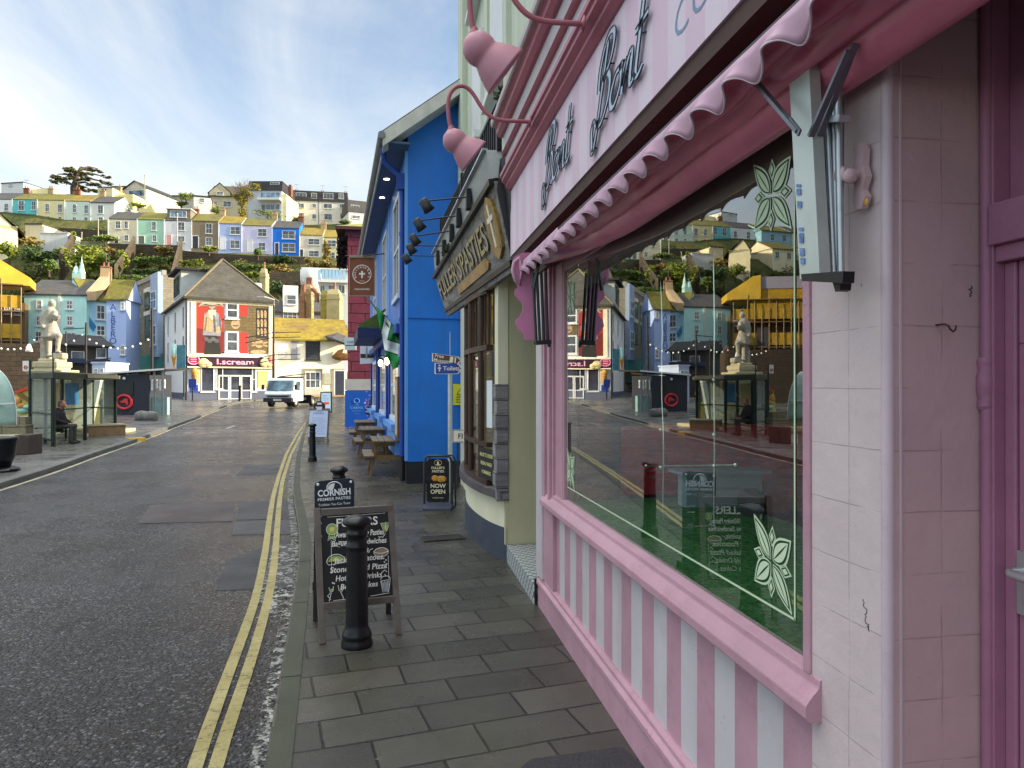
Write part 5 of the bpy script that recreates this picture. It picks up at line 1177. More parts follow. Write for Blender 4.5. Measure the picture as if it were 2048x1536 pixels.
# dark pasty notice behind the chalkboard
PN = thing('notice_board', 'dark notice reading CORNISH PREMIER PASTIES behind the chalkboard', 'notice board', D(669, 772, 6.4).xy.to_3d())
c = D(669, 772, 6.4); fM = FR((c.x, c.y, 0), V((RT[0], RT[1], 0))+V((FW[0], FW[1], 0))*.12, (0,0,1)); w_ = .175
m = MB(fM); pq = [(-w_,.06),(-w_,.90),(-w_+.012,.93),(-w_+.045,.945),(w_-.045,.968),(w_-.012,.955),(w_,.925),(w_,.06)]; m.prism([(x, y, 0) for x, y in pq], (0,0,-.012)); m.box(-w_,w_,0,.07,-.14,.12); o = m.build('panel', mat('notice_navy', hx(24,34,48), .4, .15, 5), PN, bevel=.003)
m = MB(fM); Z = lambda x, y: Matrix.Translation((x, y, .003)) @ Matrix.Rotation(R(3.5), 4, 'Z')
m.text('CORNISH', .08, Z(0, .815), bold=.03, width=.29); m.text('PREMIER PASTIES', .037, Z(.0, .773), bold=.012, width=.29); m.text('Tradition You Can Taste', .032, Z(0, .727), bold=.0, width=.28)
for i, s_ in enumerate(('Hand crimped and baked', 'daily with locally sourced', 'ingredients', 'Hot food to take away')): m.text(s_, .028, Matrix.Translation((0, .62-.06*i, .003)), width=.25 if len(s_) > 12 else .12)
arc = [( .065*math.cos(R(200-i*11)), .885+.052*math.sin(R(200-i*11)), .003) for i in range(20)]; m.tube(arc, .005, 5); m.add([(p[0]*.8-.005, .885+(p[1]-.885)*.8-.004, .003) for p in arc[:12]]+[(-.01,.87,.003)], [list(range(13))])
m.ell((-w_+.03,.915,.003), (.014,.014,.003), 10); m.ell((w_-.03,.935,.003), (.012,.012,.003), 10); m.build('lettering', mat('print_white', hx(226,230,232), .5, .05, 6), o)

# boards farther along the pavement
WB = thing('menu_board', 'white sheet menu clipped to a wooden easel behind the farther bollard', 'menu board', G(636, 886))
c = G(636, 886); fM = FR((c.x, c.y, 0), V((RT[0], RT[1], 0)), (0,.22,1)); s_ = dep(c)/F
m = MB(fM); m.box(-20*s_, 17*s_, 12*s_, 66*s_, 0, .02); o = m.build('sheet', mat('menu_white', hx(190,206,232), .5, .06, 4), WB)
m = MB(fM); m.text('DRINKS', 6*s_, Matrix.Translation((-2*s_, 58*s_, .022)), bold=.02); 
for i in range(9): m.box(-15*s_, (8+3*(i % 3))*s_, (50-4*i)*s_, (50.7-4*i)*s_, .02, .022)
m.build('lettering', mat('menu_ink', hx(120,136,190), .6, .1, 6), o)
m = MB(fM); m.box(-21*s_,-18*s_,0,70*s_,-.03,0); m.box(17*s_,20*s_,0,70*s_,-.03,0); m.box(-21*s_,20*s_,66*s_,70*s_,-.03,.025); m.bar((-15*s_,0,-.45),(-10*s_,60*s_,-.03),.04,.03); m.bar((14*s_,0,-.45),(10*s_,60*s_,-.03),.04,.03); m.build('easel', mat('easel_wood', hx(110,90,84), .6, .2, 6), WB)
m = MB(fM); m.box(-6*s_,5*s_,66*s_,72*s_,.025,.05); m.build('clip', STEEL, WB)
BB = thing('sandwich_board', 'black pavement board just behind the white menu sheet', 'sandwich board', D(637, 872, 26).xy.to_3d())
c = D(637, 772, 26); fM = FR((c.x, c.y, 0), V((RT[0], RT[1], 0)), (0,.1,1)); s_ = 26/F
m = MB(fM); m.box(-11*s_, 12*s_, 2*s_, 62*s_, 0, .03); m.prism([(-9*s_,62*s_,0),(10*s_,62*s_,0),(5*s_,68*s_,0),(-4*s_,68*s_,0)], (0,0,.03)); o = m.build('board', mat('notice_navy', (1,1,1)), BB); m = MB(fM); m.box(-4*s_,5*s_,61*s_,65*s_,.03,.034); m.box(-7*s_,6*s_,55*s_,57*s_,.03,.034); m.build('print', WS, o)
PBd = thing('poster_board', 'dark framed poster board with a pale blue sheet at the pavement end', 'poster board', G(652, 824))
c = G(652, 826); d_ = dep(c); fM = FR((c.x, c.y, c.z), V((RT[0], RT[1], 0))+V((FW[0], FW[1], 0))*.35, (0,0,1)); s_ = d_/F
m = MB(fM); m.box(-11*s_, 12*s_, 0, 42*s_, -.06, 0); m.build('frame', mat('plaque_slate', (1,1,1)), PBd); m = MB(fM); m.box(-9*s_, 9*s_, 4*s_, 40*s_, 0, .01); o = m.build('poster', mat('poster_blue', hx(150,190,222), .5, .12, 3), PBd)
m = MB(fM); m.box(-8*s_,6*s_,17*s_,22*s_,.01,.013); m.build('red_panel', mat('poster_red', hx(186,72,52), .5, .2, 5), o); m = MB(fM)
for i, (a, b) in enumerate(((-7,4),(-7,2),(-7,6),(-7,5))): m.box(a*s_, b*s_, (35-3.2*i)*s_, (35.9-3.2*i)*s_, .01, .013)
m.build('print', mat('menu_ink', (1,1,1)), o)

# ================= truck =================
tp = G(556, 815); TK = thing('dropside_truck', 'white dropside truck driving down the street towards the pavement boards', 'truck', tp, 0, None, world=False)
d_ = dep(tp); s_ = d_/F; TK.rotation_euler = (0, 0, -YAW+R(-7)); wT = 60*s_; hT = 64*s_   # width, height
TW = mat('truck_white', hx(206,212,214), .32, .08, 2, .05, 20, dirt=.2, stain=hx(120,120,116)); TBK = mat('truck_black', (.02,.021,.024), .5, .2, 4); TGL = pane_mat('windscreen', (.1,.17,.2), .05, .5); TAL = mat('dropside_alu', hx(150,150,144), .45, .15, 3, .1, 30, .3, dirt=.3)  # windscreen's blue base colour paints in the sky reflection
h = wT/2; m = MB(); side = [(.0,.42),(.0,.95),(.12,1.08),(.22,1.16),(.42,1.9),(.5,2.0),(.7,2.06),(1.75,2.06),(1.8,1.9),(1.8,.45)]
k_ = hT/2.25; m.prism([(-h+.03, y, z*k_) for y, z in side], (wT-.06, 0, 0)); m.build('cab', TW, TK, bevel=.03)
m = MB(); m.add([(-h+.1,.195,1.17*k_),(h-.1,.195,1.17*k_),(h-.16,.405,1.9*k_),(-h+.16,.405,1.9*k_)], [(0,1,2,3)]); m.build('windscreen', TGL, TK)
m = MB(); m.bar((-.1,.18,1.16*k_),(-.55,.22,1.27*k_),.015,.02); m.bar((.5,.18,1.16*k_),(.05,.22,1.27*k_),.015,.02); m.build('wiper', TBK, TK)
for s2 in (-1, 1): m = MB(); x = s2*(h-.025); m.add([(x,.5,1.2*k_),(x,1.35,1.2*k_),(x,1.35,1.85*k_),(x,.62,1.85*k_)], [(0,1,2,3)]); m.build('side_window', TGL, TK)
m = MB(); m.box(-h+.28,h-.28,-.02,.06,.72*k_,.86*k_); m.prism([(-h+.1,-.015,.84*k_),(-h+.3,-.015,.74*k_),(-h+.28,-.015,.86*k_)], (0,.05,0)); m.prism([(h-.1,-.015,.84*k_),(h-.3,-.015,.74*k_),(h-.28,-.015,.86*k_)], (0,.05,0)); m.build('grille', TBK, TK)
for s2 in (-1, 1): m = MB(); m.prism([(s2*(h-.04),-.012,.7*k_),(s2*(h-.3),-.012,.68*k_),(s2*(h-.22),-.012,.84*k_),(s2*(h-.04),-.012,.98*k_)], (0,.03,0)); m.build('headlight', mat('lamp_glass', hx(180,190,196), .12, .2, 12), TK)
m = MB(); m.box(-h,h,-.1,.2,.38*k_,.68*k_); m.build('bumper', TBK, TK, bevel=.03); m = MB(); m.box(-.28,.28,-.115,-.102,.47*k_,.6*k_); pl_ = m.build('number_plate', mat('plate_white', hx(222,222,214), .4, .05, 6), TK)
m = MB(); m.text('WK14 DVN', .1, FR((0,-.117,.5*k_), (1,0,0), (0,0,1)), bold=.02); m.build('lettering', TBK, pl_)
for s2 in (-1, 1): m = MB(); m.bar((s2*(h-.05),.25,1.5*k_),(s2*(h+.16),.2,1.55*k_),.03,.03); m.box(s2*(h+.16)-.09,s2*(h+.16)+.09,.16,.24,1.25*k_,1.62*k_); m.build('mirror', TBK, TK, bevel=.02)
for y, n_ in ((.75, 'front'), (3.6, 'rear')):
    for s2 in (-1, 1):
        Mw = Matrix.Translation((s2*(h-.16), y, .36)) @ Matrix.Rotation(R(90), 4, 'Y'); w_ = MB(Mw).lathe([(.2,-.11),(.34,-.11),(.36,-.07),(.36,.07),(.34,.11),(.2,.11)], 24).build('wheel', TBK, TK); MB(Mw).lathe([(0,-.05),(.18,-.05),(.21,-.1),(.21,.1),(.18,.05),(0,.05)], 16).build('rim', TAL, w_)
m = MB(); m.box(-h+.35,h-.35,1.7,5.2,.45,.62); m.build('chassis', TBK, TK); m = MB(); m.box(-h,h,1.95,5.4,.86*k_,.94*k_); m.box(-h,-h+.03,1.95,5.4,.94*k_,1.34*k_); m.box(h-.03,h,1.95,5.4,.94*k_,1.34*k_); m.box(-h,h,5.36,5.4,.94*k_,1.34*k_); m.box(-h,h,1.92,1.97,.94*k_,2.2*k_)
for z in (1.05,1.16,1.27): m.box(-h-.008,h+.008,1.96,5.39,z*k_,(z+.02)*k_)
m.build('dropside_bed', TAL, TK); m = MB(); m.box(-h+.1,h-.1,1.9,2.0,2.12*k_,2.2*k_); m.bar((-h+.15,1.95,2.2*k_),(h-.1,2.6,2.42*k_),.12,.06); m.build('ladder_rack', TBK, TK)
m = MB(); m.box(-h,h,3.1,3.15,.2,.85*k_); m.build('mudguard', TBK, TK)
# ================= buildings at the end of the street and on the hill =================
WFR = mat('window_frame_white', hx(214,216,214), .5, .06, 3); PANE = pane_mat('far_pane', (.045,.055,.065), .08, .5); PANEB = pane_mat('far_pane_blue', (.10,.16,.24), .08, .3)
CHB = stone('chimney_brick', hx(150,96,72), hx(128,84,66), hx(100,86,76), (.3,.12), .01); CHR_ = mat('chimney_render', hx(168,150,112), .8, .25, 2, .4, 12, dirt=.3)
POT = mat('chimney_pot', hx(150,100,80), .7, .2, 4)
class House:
    def __init__(s, name, label, cat, L, Rr, vbase, veave, depth, group=None, wall=None, found=4.0, parts=True):
        (uL, dL), (uR, dR) = L, Rr
        a = D(uL, vbase, dL); b = D(uR, vbase, dR); s.z0 = a.z; s.o = a
        x = b-a; x.z = 0; s.w = x.length; s.ax = x.normalized(); s.rz = math.atan2(s.ax.y, s.ax.x); s.by = V((-s.ax.y, s.ax.x, 0))
        s.T = thing(name, label, cat, a, s.rz, group, world=False); s.depth = depth
        s.h = s.xz((uL+uR)/2, veave)[1]
        if wall: MB().box(0, s.w, 0, depth, -found, s.h).build('wall', wall, s.T); s.wall = wall
    def ray(s, u, v):
        r = (u-CX)/F; c, d_ = lat(s.ax), dep(s.ax); a, b = lat(s.o), dep(s.o); t_ = (r*b-a)/(c-r*d_)
        return t_, D(u, v, b+d_*t_).z-s.z0
    xz = ray
    def rect(s, px):
        x0, z1 = s.ray(px[0], px[1]); x1, z0 = s.ray(px[2], px[3]); return x0, x1, z0, z1
    def gable(s, rh, m_, over=.25, hip=(0, 0), ridge=.5, wallend=True):
        w, d, h = s.w, s.depth, s.h; y = d*ridge; mb = MB()
        v = [(-over,-over,h-.05),(w+over,-over,h-.05),(w+over,d+over,h-.05),(-over,d+over,h-.05),(-over+hip[0],y,h+rh),(w+over-hip[1],y,h+rh)]
        mb.add(v, [(0,1,5,4),(2,3,4,5),(1,2,5),(3,0,4),(0,3,2,1)]); mb.box(-over, w+over, -over-.02, -over+.05, h-.16, h-.02)
        o = mb.build('roof', m_, s.T)
        if wallend and hip == (0, 0):
            for xe in (-over-.01, w+over+.01): MB().add([(xe,0,h-.06),(xe,d,h-.06),(xe,y,h+rh*.93)], [(0,1,2)]).build('gable_end', s.wall, s.T)
        return o
    def flat(s, m_, t_=.18, over=.1): return MB().box(-over, s.w+over, -over, s.depth+over, s.h, s.h+t_).build('roof', m_, s.T)
    def mansard(s, rh, m_, inset=.7):
        w, d, h = s.w, s.depth, s.h; v = [(-.15,-.15,h),(w+.15,-.15,h),(w+.15,d+.15,h),(-.15,d+.15,h),(0,inset,h+rh),(w,inset,h+rh),(w,d-inset,h+rh),(0,d-inset,h+rh)]
        return MB().add(v, [(0,1,5,4),(1,2,6,5),(2,3,7,6),(3,0,4,7),(4,5,6,7)]).build('roof', m_, s.T)
    def win(s, *rects, pane=None, y=0.0, bars=(1, 1), t_=.055, sill=True, frame=None):
        for px in rects:
            x0, x1, z0, z1 = s.rect(px); mb = MB(); f, k_ = y-.06, y+.03
            mb.box(x0, x0+t_, f, k_, z0, z1).box(x1-t_, x1, f, k_, z0, z1).box(x0+t_, x1-t_, f, k_, z0, z0+t_).box(x0+t_, x1-t_, f, k_, z1-t_, z1)
            for i in range(1, bars[0]+1): z = z0+(z1-z0)*i/(bars[0]+1); mb.box(x0+t_, x1-t_, f+.012, k_, z-t_*.35, z+t_*.35)
            for i in range(1, bars[1]+1): x = x0+(x1-x0)*i/(bars[1]+1); mb.box(x-t_*.3, x+t_*.3, f+.016, k_, z0+t_, z1-t_)
            if sill: mb.box(x0-.08, x1+.08, f-.08, k_, z0-.09, z0-.004)
            o = mb.build('window', frame or WFR, s.T); MB().add([(x0,y-.025,z0),(x1,y-.025,z0),(x1,y-.025,z1),(x0,y-.025,z1)], [(0,1,2,3)]).build('pane', pane or PANE, o)
    def door(s, px, m_):
        x0, x1, z0, z1 = s.rect(px); o = MB().box(x0, x1, -.04, .05, z0, z1).build('door', m_, s.T); MB().box(x0-.1, x1+.1, -.06, .05, z1, z1+.12).box(x0-.1, x0, -.05, .05, z0, z1).box(x1, x1+.1, -.05, .05, z0, z1).build('door_frame', WFR, o)
    def box(s, name, x0, x1, y0, y1, z0, z1, m_): return MB().box(x0, x1, y0, y1, z0, z1).build(name, m_, s.T)
    def chimney(s, x, y, z1, w=.7, d=.5, m_=None, pots=2, z0=None):
        o = MB().box(x-w/2, x+w/2, y-d/2, y+d/2, z0 if z0 is not None else s.h-.3, z1).box(x-w/2-.06, x+w/2+.06, y-d/2-.06, y+d/2+.06, z1-.18, z1-.06).build('chimney', m_ or CHB, s.T)
        mb = MB()
        for i in range(pots): mb.lathe([(.1,0),(.13,.05),(.1,.1),(.085,.42),(.11,.46),(.07,.46)], 10, 0, Matrix.Translation((x-w/2+w*(i+.5)/pots, y, z1)))
        if pots: mb.build('chimney_pots', POT, o)
        if pots == 2:
            am = MB(); am.tube([(x,y,z1),(x,y,z1+1.5)], .025, 5); am.tube([(x-.5,y,z1+1.4),(x+.5,y,z1+1.45)], .018, 4)
            for i in range(5): am.tube([(x-.4+.2*i,y-.25,z1+1.42),(x-.4+.2*i,y+.25,z1+1.42)], .014, 4)
            am.build('aerial', WFR if False else mat('aerial_grey', hx(110,112,114), .5, .1, 3), o)
def wallmat(n, c, **k): return mat('wall_'+n, hx(*c), .8, .08, .8, .2, 12, streak=.22, **k)
MOSS = (.22,.2,.03); R_MOSS = roofmat('roof_mossy', (.1,.09,.07), MOSS, .85); R_YEL = roofmat('roof_lichen', (.2,.13,.04), (.36,.27,.03), .7); R_SLT = roofmat('roof_slate', (.075,.075,.08), (.12,.11,.04), .3); R_DRK = roofmat('roof_dark', (.035,.036,.04), None); R_BRN = roofmat('roof_brown', (.11,.08,.055), (.16,.13,.04), .35)
DOOR_D = mat('dark_door', (.03,.035,.06), .5, .2, 3); DOOR_G = mat('green_door', (.12,.14,.1), .5, .2, 3)
GA = 'houses of the upper terrace on the hill'; GB = 'houses of the lower colour-washed terrace'
# ---- upper terrace
rowA = [('white house at the left end of the upper hillside terrace', -60, 23, (222,224,224), R_SLT, 452, 397, [(8,407,16,422),(-30,406,-20,422)]),
        ('teal house in the upper hillside terrace', 23, 73, (92,186,190), R_MOSS, 449, 398, [(36,401,48,421),(62,402,71,420),(36,432,47,442),(62,430,70,444)]),
        ('cream house between the teal and mint ones in the upper terrace', 73, 128, (216,206,160), R_MOSS, 450, 399, [(90,407,98,423),(115,408,124,425),(91,432,99,447),(116,433,122,450)]),
        ('pale mint house in the upper hillside terrace', 128, 180, (196,214,200), R_YEL, 454, 401, [(145,408,152,425),(168,410,176,427),(145,434,152,444),(168,434,175,446)]),
        ('pale grey end house with a sunlit gable in the upper terrace', 180, 228, (206,212,206), R_SLT, 458, 404, [(195,410,206,427),(196,434,206,446)])]
for i, (lab, u0, u1, c, rm, vb, ve, ws) in enumerate(rowA):
    h_ = House('terraced_house', lab, 'house', (u0, 126), (u1, 126.3), vb, ve, 7.5, GA, wallmat('A%d' % i, c)); h_.gable(2.0, rm, .02 if i < 4 else .1); h_.win(*ws)
    if i: h_.chimney(.3, 3.8, h_.h+3.0, .9, .5, CHB if i % 2 else CHR_)
    h_.box('downpipe', .02, .12, -.1, 0, 0, h_.h, WFR)
# ---- lower coloured terrace
rowB = [('cream end house of the lower terrace with a brown slate roof', 215, 273, (216,208,180), R_SLT, 488, 437, [(230,442,241,457),(248,442,256,457),(248,470,257,482)], (229,474,236,486), DOOR_D),
        ('pale mint house in the lower hillside terrace', 273, 327, (164,206,182), R_MOSS, 488, 438, [(303,443,312,461),(304,470,313,483)], (277,472,288,487), DOOR_G),
        ('white house with a wide roof dormer in the lower terrace', 327, 382, (212,214,216), R_SLT, 492, 440, [(355,444,369,461),(355,472,369,484)], (333,470,342,490), mat('pink_door', hx(214,150,140), .5, .1, 3)),
        ('brown rendered house in the lower hillside terrace', 382, 436, (132,120,100), R_MOSS, 497, 441, [(411,447,424,467),(411,475,424,491)], (385,472,396,496), DOOR_D),
        ('powder blue house in the lower hillside terrace', 436, 482, (160,178,222), R_YEL, 500, 446, [(460,453,480,469),(460,480,479,497)], (441,474,450,499), mat('white_door', hx(220,220,224), .5, .08, 3)),
        ('lilac house between the powder blue and bright blue ones', 482, 543, (196,196,224), R_MOSS, 504, 450, [(515,457,533,473),(516,485,531,501)], (495,480,504,504), WFR),
        ('bright blue house in the lower hillside terrace', 543, 598, (24,112,216), R_SLT, 509, 455, [(564,461,590,478),(564,486,590,504)], (550,486,557,509), DOOR_D),
        ('cream house right of the bright blue one', 598, 645, (206,200,184), R_YEL, 518, 469, [(616,477,639,490),(617,501,638,514)], (600,499,606,517), DOOR_D),
        ('pale yellow house at the right end of the lower terrace', 645, 700, (222,216,160), R_YEL, 522, 474, [(655,480,672,494),(655,504,670,517)], (678,500,686,521), WFR)]
for i, (lab, u0, u1, c, rm, vb, ve, ws, dr_, dm) in enumerate(rowB):
    h_ = House('terraced_house', lab, 'house', (u0, 113.5+i*.5), (u1, 114+i*.5), vb, ve, 7.0, GB, wallmat('B%d' % i, c)); h_.gable(1.9, rm, .02); h_.win(*ws); h_.door(dr_, dm)
    if i in (2, 3, 5, 6, 7): h_.chimney(h_.w-.3, 3.5, h_.h+2.7, .9, .5, CHR_ if i % 2 else CHB)
    h_.box('downpipe', .02, .12, -.1, 0, 0, h_.h, WFR)
    if i == 2:
        h_.box('dormer', .3, h_.w-.3, .6, 4.5, h_.h-.1, h_.h+1.9, mat('dormer_grey', hx(120,112,100), .8, .1, 2)); MB().box(.1, h_.w-.1, .4, 4.6, h_.h+1.9, h_.h+2.05).build('dormer_roof', WFR, h_.T); h_.win((337,419,370,433), y=.6, bars=(0, 3), pane=PANEB)
# ---- the skyline houses
h_ = House('flat_roofed_house', 'white flat-roofed house on the skyline at far left', 'house', (2,148), (46,147), 392, 366, 10, None, wallmat('C0', (206,210,208))); h_.flat(R_SLT); h_.win((16,368,25,371)); MB().box(h_.w-.1, h_.w+4, 2, 9, -4, h_.h-.8).build('sun_tinted_gable', wallmat('C0b', (226,214,170)), h_.T)  # lit right gable; its warmer wall colour carries the sunlight
h_ = House('dormer_house', 'cream box-roofed house beside the cedar on the skyline', 'house', (195,138), (224,138), 408, 375, 12, None, wallmat('C1', (216,208,164))); h_.flat(R_SLT); h_.win((203,376,213,386)); h_.chimney(2.6, 3, h_.h+1.0, .7, .5, CHR_, 1); MB().box(h_.w-.02, h_.w+3.5, 1, 10, -4, h_.h-1).build('sun_tinted_gable', wallmat('C1b', (224,214,150)), h_.T)  # right side's yellower cream paints in the sun
h_ = House('gabled_house', 'pale gabled house with a wide window on the skyline', 'house', (247,150), (292,149), 402, 377, 11, None, wallmat('C2', (206,200,180)))
m = MB(); w, hh = h_.w, h_.h; m.add([(-.3,-.3,hh-.1),(w/2,-.3,hh+1.7),(w+.3,-.3,hh-.1),(-.3,11,hh-.1),(w/2,11,hh+1.7),(w+.3,11,hh-.1)], [(0,1,4,3),(1,2,5,4)]).build('roof', R_DRK, h_.T); MB().add([(0,0,hh-.1),(w,0,hh-.1),(w/2,0,hh+1.6)], [(0,1,2)]).build('gable_wall', h_.wall, h_.T); h_.win((257,381,289,392), pane=PANEB, bars=(0, 2))
h_ = House('white_cottage', 'small white rendered house above the lilac terrace', 'house', (387,130), (421,131), 428, 394, 6, None, wallmat('C3', (210,212,206))); h_.flat(R_DRK, .25); h_.win((399,396,408,405)); h_.chimney(h_.w+.3, 3, h_.h-.5, .8, .6, CHR_, 1, z0=-2)
h_ = House('brown_roofed_house', 'house with a steep brown roof and small gable on the skyline', 'house', (418,142), (497,143), 416, 392, 9, None, wallmat('C4', (190,180,150))); h_.gable(3.2, R_BRN); h_.win((428,402,434,412),(446,402,462,414),(478,402,490,414))
m = MB(); x, _ = h_.xz(440, 392); m.add([(x-2.4,-.4,h_.h+.4),(x+2.4,-.4,h_.h+.4),(x,-.4,h_.h+2.6),(x,4,h_.h+2.6),(x-2.4,4,h_.h+.4),(x+2.4,4,h_.h+.4)], [(0,2,3,4),(2,1,5,3)]).build('dormer_roof', R_DRK, h_.T); MB().add([(x-2,-.3,h_.h),(x+2,-.3,h_.h),(x+2,-.3,h_.h+.6),(x,-.3,h_.h+2.4),(x-2,-.3,h_.h+.6)], [(0,1,2,3,4)]).build('dormer_wall', h_.wall, h_.T); h_.win((434,384,447,391), y=-.31)
h_ = House('big_grey_house', 'large grey house with a dark mansard roof and a wide balcony window', 'house', (496,138), (563,138), 430, 381, 10, None, wallmat('C5', (166,172,180))); h_.mansard(2.0, R_DRK, .5); h_.win((539,363,557,373), y=.3, bars=(1, 2)); h_.win((520,384,560,400), pane=PANEB, bars=(0, 3)); h_.win((522,408,560,420), bars=(0, 3))
x0, x1, z0, z1 = h_.rect((518,398,563,402)); h_.box('balcony', x0, x1, -1.2, 0, z0, z1, WFR); MB().box(h_.w, h_.w+.8, .3, 9.5, -4, h_.h-.6).build('sun_tinted_flank', wallmat('C5b', (232,220,170)), h_.T); MB().box(h_.w+.1, h_.w+.6, 4, 5, h_.h, h_.h+2.3).build('chimney', CHB, h_.T)  # warm wall copy puts sunlight on the right side into its colour
h_ = House('mansard_house', 'long pale house with slate mansard and four dormer windows', 'house', (582,146), (694,148), 452, 403, 10, None, wallmat('C6', (206,206,196))); h_.mansard(2.3, R_DRK, .6); h_.win((591,384,612,396),(622,385,633,396),(646,385,666,397),(677,386,687,397), y=.2, bars=(0, 2)); h_.win((592,406,608,416),(624,407,632,416),(647,407,664,417),(679,407,687,416),(592,425,608,438),(624,428,632,438),(648,427,664,440),(680,426,689,438), bars=(0, 1))
for x in (.6, h_.w*.53, h_.w-.5): h_.chimney(x, 4, h_.h+3.0, .9, .6, CHR_)
h_.box('party_line', h_.w*.48, h_.w*.48+.15, -.06, 0, -2, h_.h, mat('grey_trim', hx(120,122,124), .7, .1, 3))
h_ = House('slate_hung_house', 'small slate-roofed house at the right of the skyline', 'house', (697,142), (745,144), 446, 425, 9, None, wallmat('C7', (190,194,196))); h_.mansard(2.6, R_SLT, 1.0); h_.win((702,408,719,417), y=.4, bars=(0, 2)); h_.win((704,430,720,438))
h_ = House('gabled_house', 'sunlit cream house with a low gable at the left edge of the hill', 'house', (-25,108), (34,110), 482, 450, 9, None, wallmat('C8', (236,226,184)))
w, hh = h_.w, h_.h; MB().add([(-.3,-.3,hh-.2),(w*.35,-.3,hh+2.0),(w+.9,-.3,hh-1.0),(-.3,9,hh-.2),(w*.35,9,hh+2.0),(w+.9,9,hh-1.0)], [(0,1,4,3),(1,2,5,4)]).build('roof', R_BRN, h_.T); MB().add([(0,0,hh-.2),(w,0,hh-.7),(w*.35,0,hh+1.9)], [(0,1,2)]).build('gable_wall', h_.wall, h_.T)
h_ = House('garage', 'low cream garage with a flat roof beside the gabled hill house', 'garage', (50,112), (84,112), 470, 449, 7, None, wallmat('C9', (216,206,172))); h_.flat(R_SLT, .2); MB().box(h_.w, h_.w+.3, 0, 7, -2, h_.h-.2).build('sun_tinted_side', wallmat('C9b', (236,222,170)), h_.T)  # side wall copy, warmed so its colour holds the sunlight
h_ = House('low_white_wall', 'long low white building under the hillside garage', 'building', (80,107), (135,107.5), 482, 466, 4, None, wallmat('C10', (200,204,200))); h_.flat(WFR, .1)
for (lab, u0, u1, v0, v1) in (('dark roofed house on the skyline behind the gabled one', 226, 254, 385, 368), ('row of grey roofs on the far skyline', 318, 362, 396, 387), ('pale house on the far skyline right of the grey roofs', 364, 388, 396, 388), ('distant house behind the flag-pole on the skyline', 292, 316, 396, 388)):
    h_ = House('distant_house', lab, 'house', (u0,165), (u1,165), v0+6, v1+4, 8, None, wallmat('D', (170,168,160))); h_.gable(1.2, R_DRK); h_.win((u0+4, v1+5, u0+10, v1+9))
# out of the frame to the left, seen only in the shop window
for i, (u0, u1, vb, ve, c, d) in enumerate(((-150,-62,455,398,(150,196,210),124),(-240,-152,452,396,(226,220,190),124),(-330,-245,455,400,(180,200,220),125),(-160,-90,480,440,(236,228,190),110),(-300,-200,488,446,(226,224,214),111))):
    h_ = House('terraced_house', ('pale blue', 'cream', 'grey blue', 'sunlit cream lower', 'white lower')[i]+' hillside house beyond the left edge', 'house', (u0,d), (u1,d), vb, ve, 8, GA, wallmat('E%d' % i, c)); h_.gable(2.0, (R_MOSS, R_SLT, R_BRN)[i % 3]); h_.win((u0+15,ve+8,u0+27,ve+24),(u0+50,ve+8,u0+62,ve+24))

# ---- white terrace house with blue glass, below the hill
h_ = House('balcony_house', 'white building with curved balcony glazed in pale blue panels', 'house', (612,84), (700,85), 605, 540, 8, None, wallmat('F0', (206,210,206))); h_.flat(WFR, .15, .5)
x0, x1, z0, z1 = h_.rect((636,541,692,561)); m = MB()
for i in range(8): m.box(x0+(x1-x0)*i/8+.04, x0+(x1-x0)*(i+1)/8-.04, -.72, -.68, z0, z1)
m.build('blue_glass', mat('blue_glass', hx(150,190,220), .15, .1, 3, 0, 40, 0, spec=.8), h_.T); MB().box(-.3, h_.w, -.7, 0, z0-.35, z0-.05).build('balcony', WFR, h_.T); h_.win((640,570,650,588),(656,570,672,588),(676,570,690,588), bars=(0, 1)); MB().lathe([(.0,z0-1.6),(1.1,z0-1.6),(1.3,z0),(1.3,z1+.1),(0,z1+.1)], 18, 0, Matrix.Translation((.6,.3,0))).build('curved_corner', wallmat('F0', (1,1,1)), h_.T)

# ---- roofs, slate backs and chimneys behind the cream pub
h_ = House('slate_hung_house', 'slate-hung cottage back between the tall chimneys', 'house', (548,74), (668,76), 660, 622, 7, None, mat('slate_hanging', (.16,.165,.19), .6, .25, 3, .4, 14)); h_.gable(1.6, R_SLT); h_.win((573,590,590,610), y=-.0); h_.win((566,624,594,640), bars=(1, 2))
h_.box('dormer', *h_.xz(566, 610)[:1], h_.xz(596, 610)[0], -.3, 3, h_.h-.2, h_.h+2.6, WFR); h_.win((573,590,592,610), y=-.31, bars=(1, 0))
def stack(lab, u0, u1, v0, v1, d, dd, m_, pots, cap=True):
    a, b = D(u0, v1, d), D(u1, v1, d); w = (b-a).length; z = D(u0, v0, d).z
    T_ = thing('chimney_stack', lab, 'chimney', a, -YAW, 'sunlit chimney stacks behind the cream pub', world=False); hh = z-a.z
    m = MB(); m.box(0, w, 0, dd, -6, hh); m.prism([(.0,0,hh),(w,0,hh),(w*.8,dd*.2,hh+.5),(w*.2,dd*.2,hh+.5)], (0, dd*.6, 0)); m.build('stack', m_, T_)
    m = MB(); m.box(-.06, w+.06, -.06, dd+.06, hh-.5, hh-.38); m.build('string_course', m_, T_)
    for i in range(pots): MB().lathe([(.13,0),(.16,.08),(.12,.14),(.1,.75),(.13,.8),(.08,.8)], 12, 0, Matrix.Translation((w*(i+.5)/pots, dd/2, hh+.42))).build('chimney_pot', POT, T_)
SUNB = stone('old_render', hx(168,146,106), hx(180,158,118), hx(150,120,80), (.8,.4), .02); SUNR = stone('old_brick', hx(150,112,84), hx(136,100,76), hx(140,110,80), (.3,.13), .02)
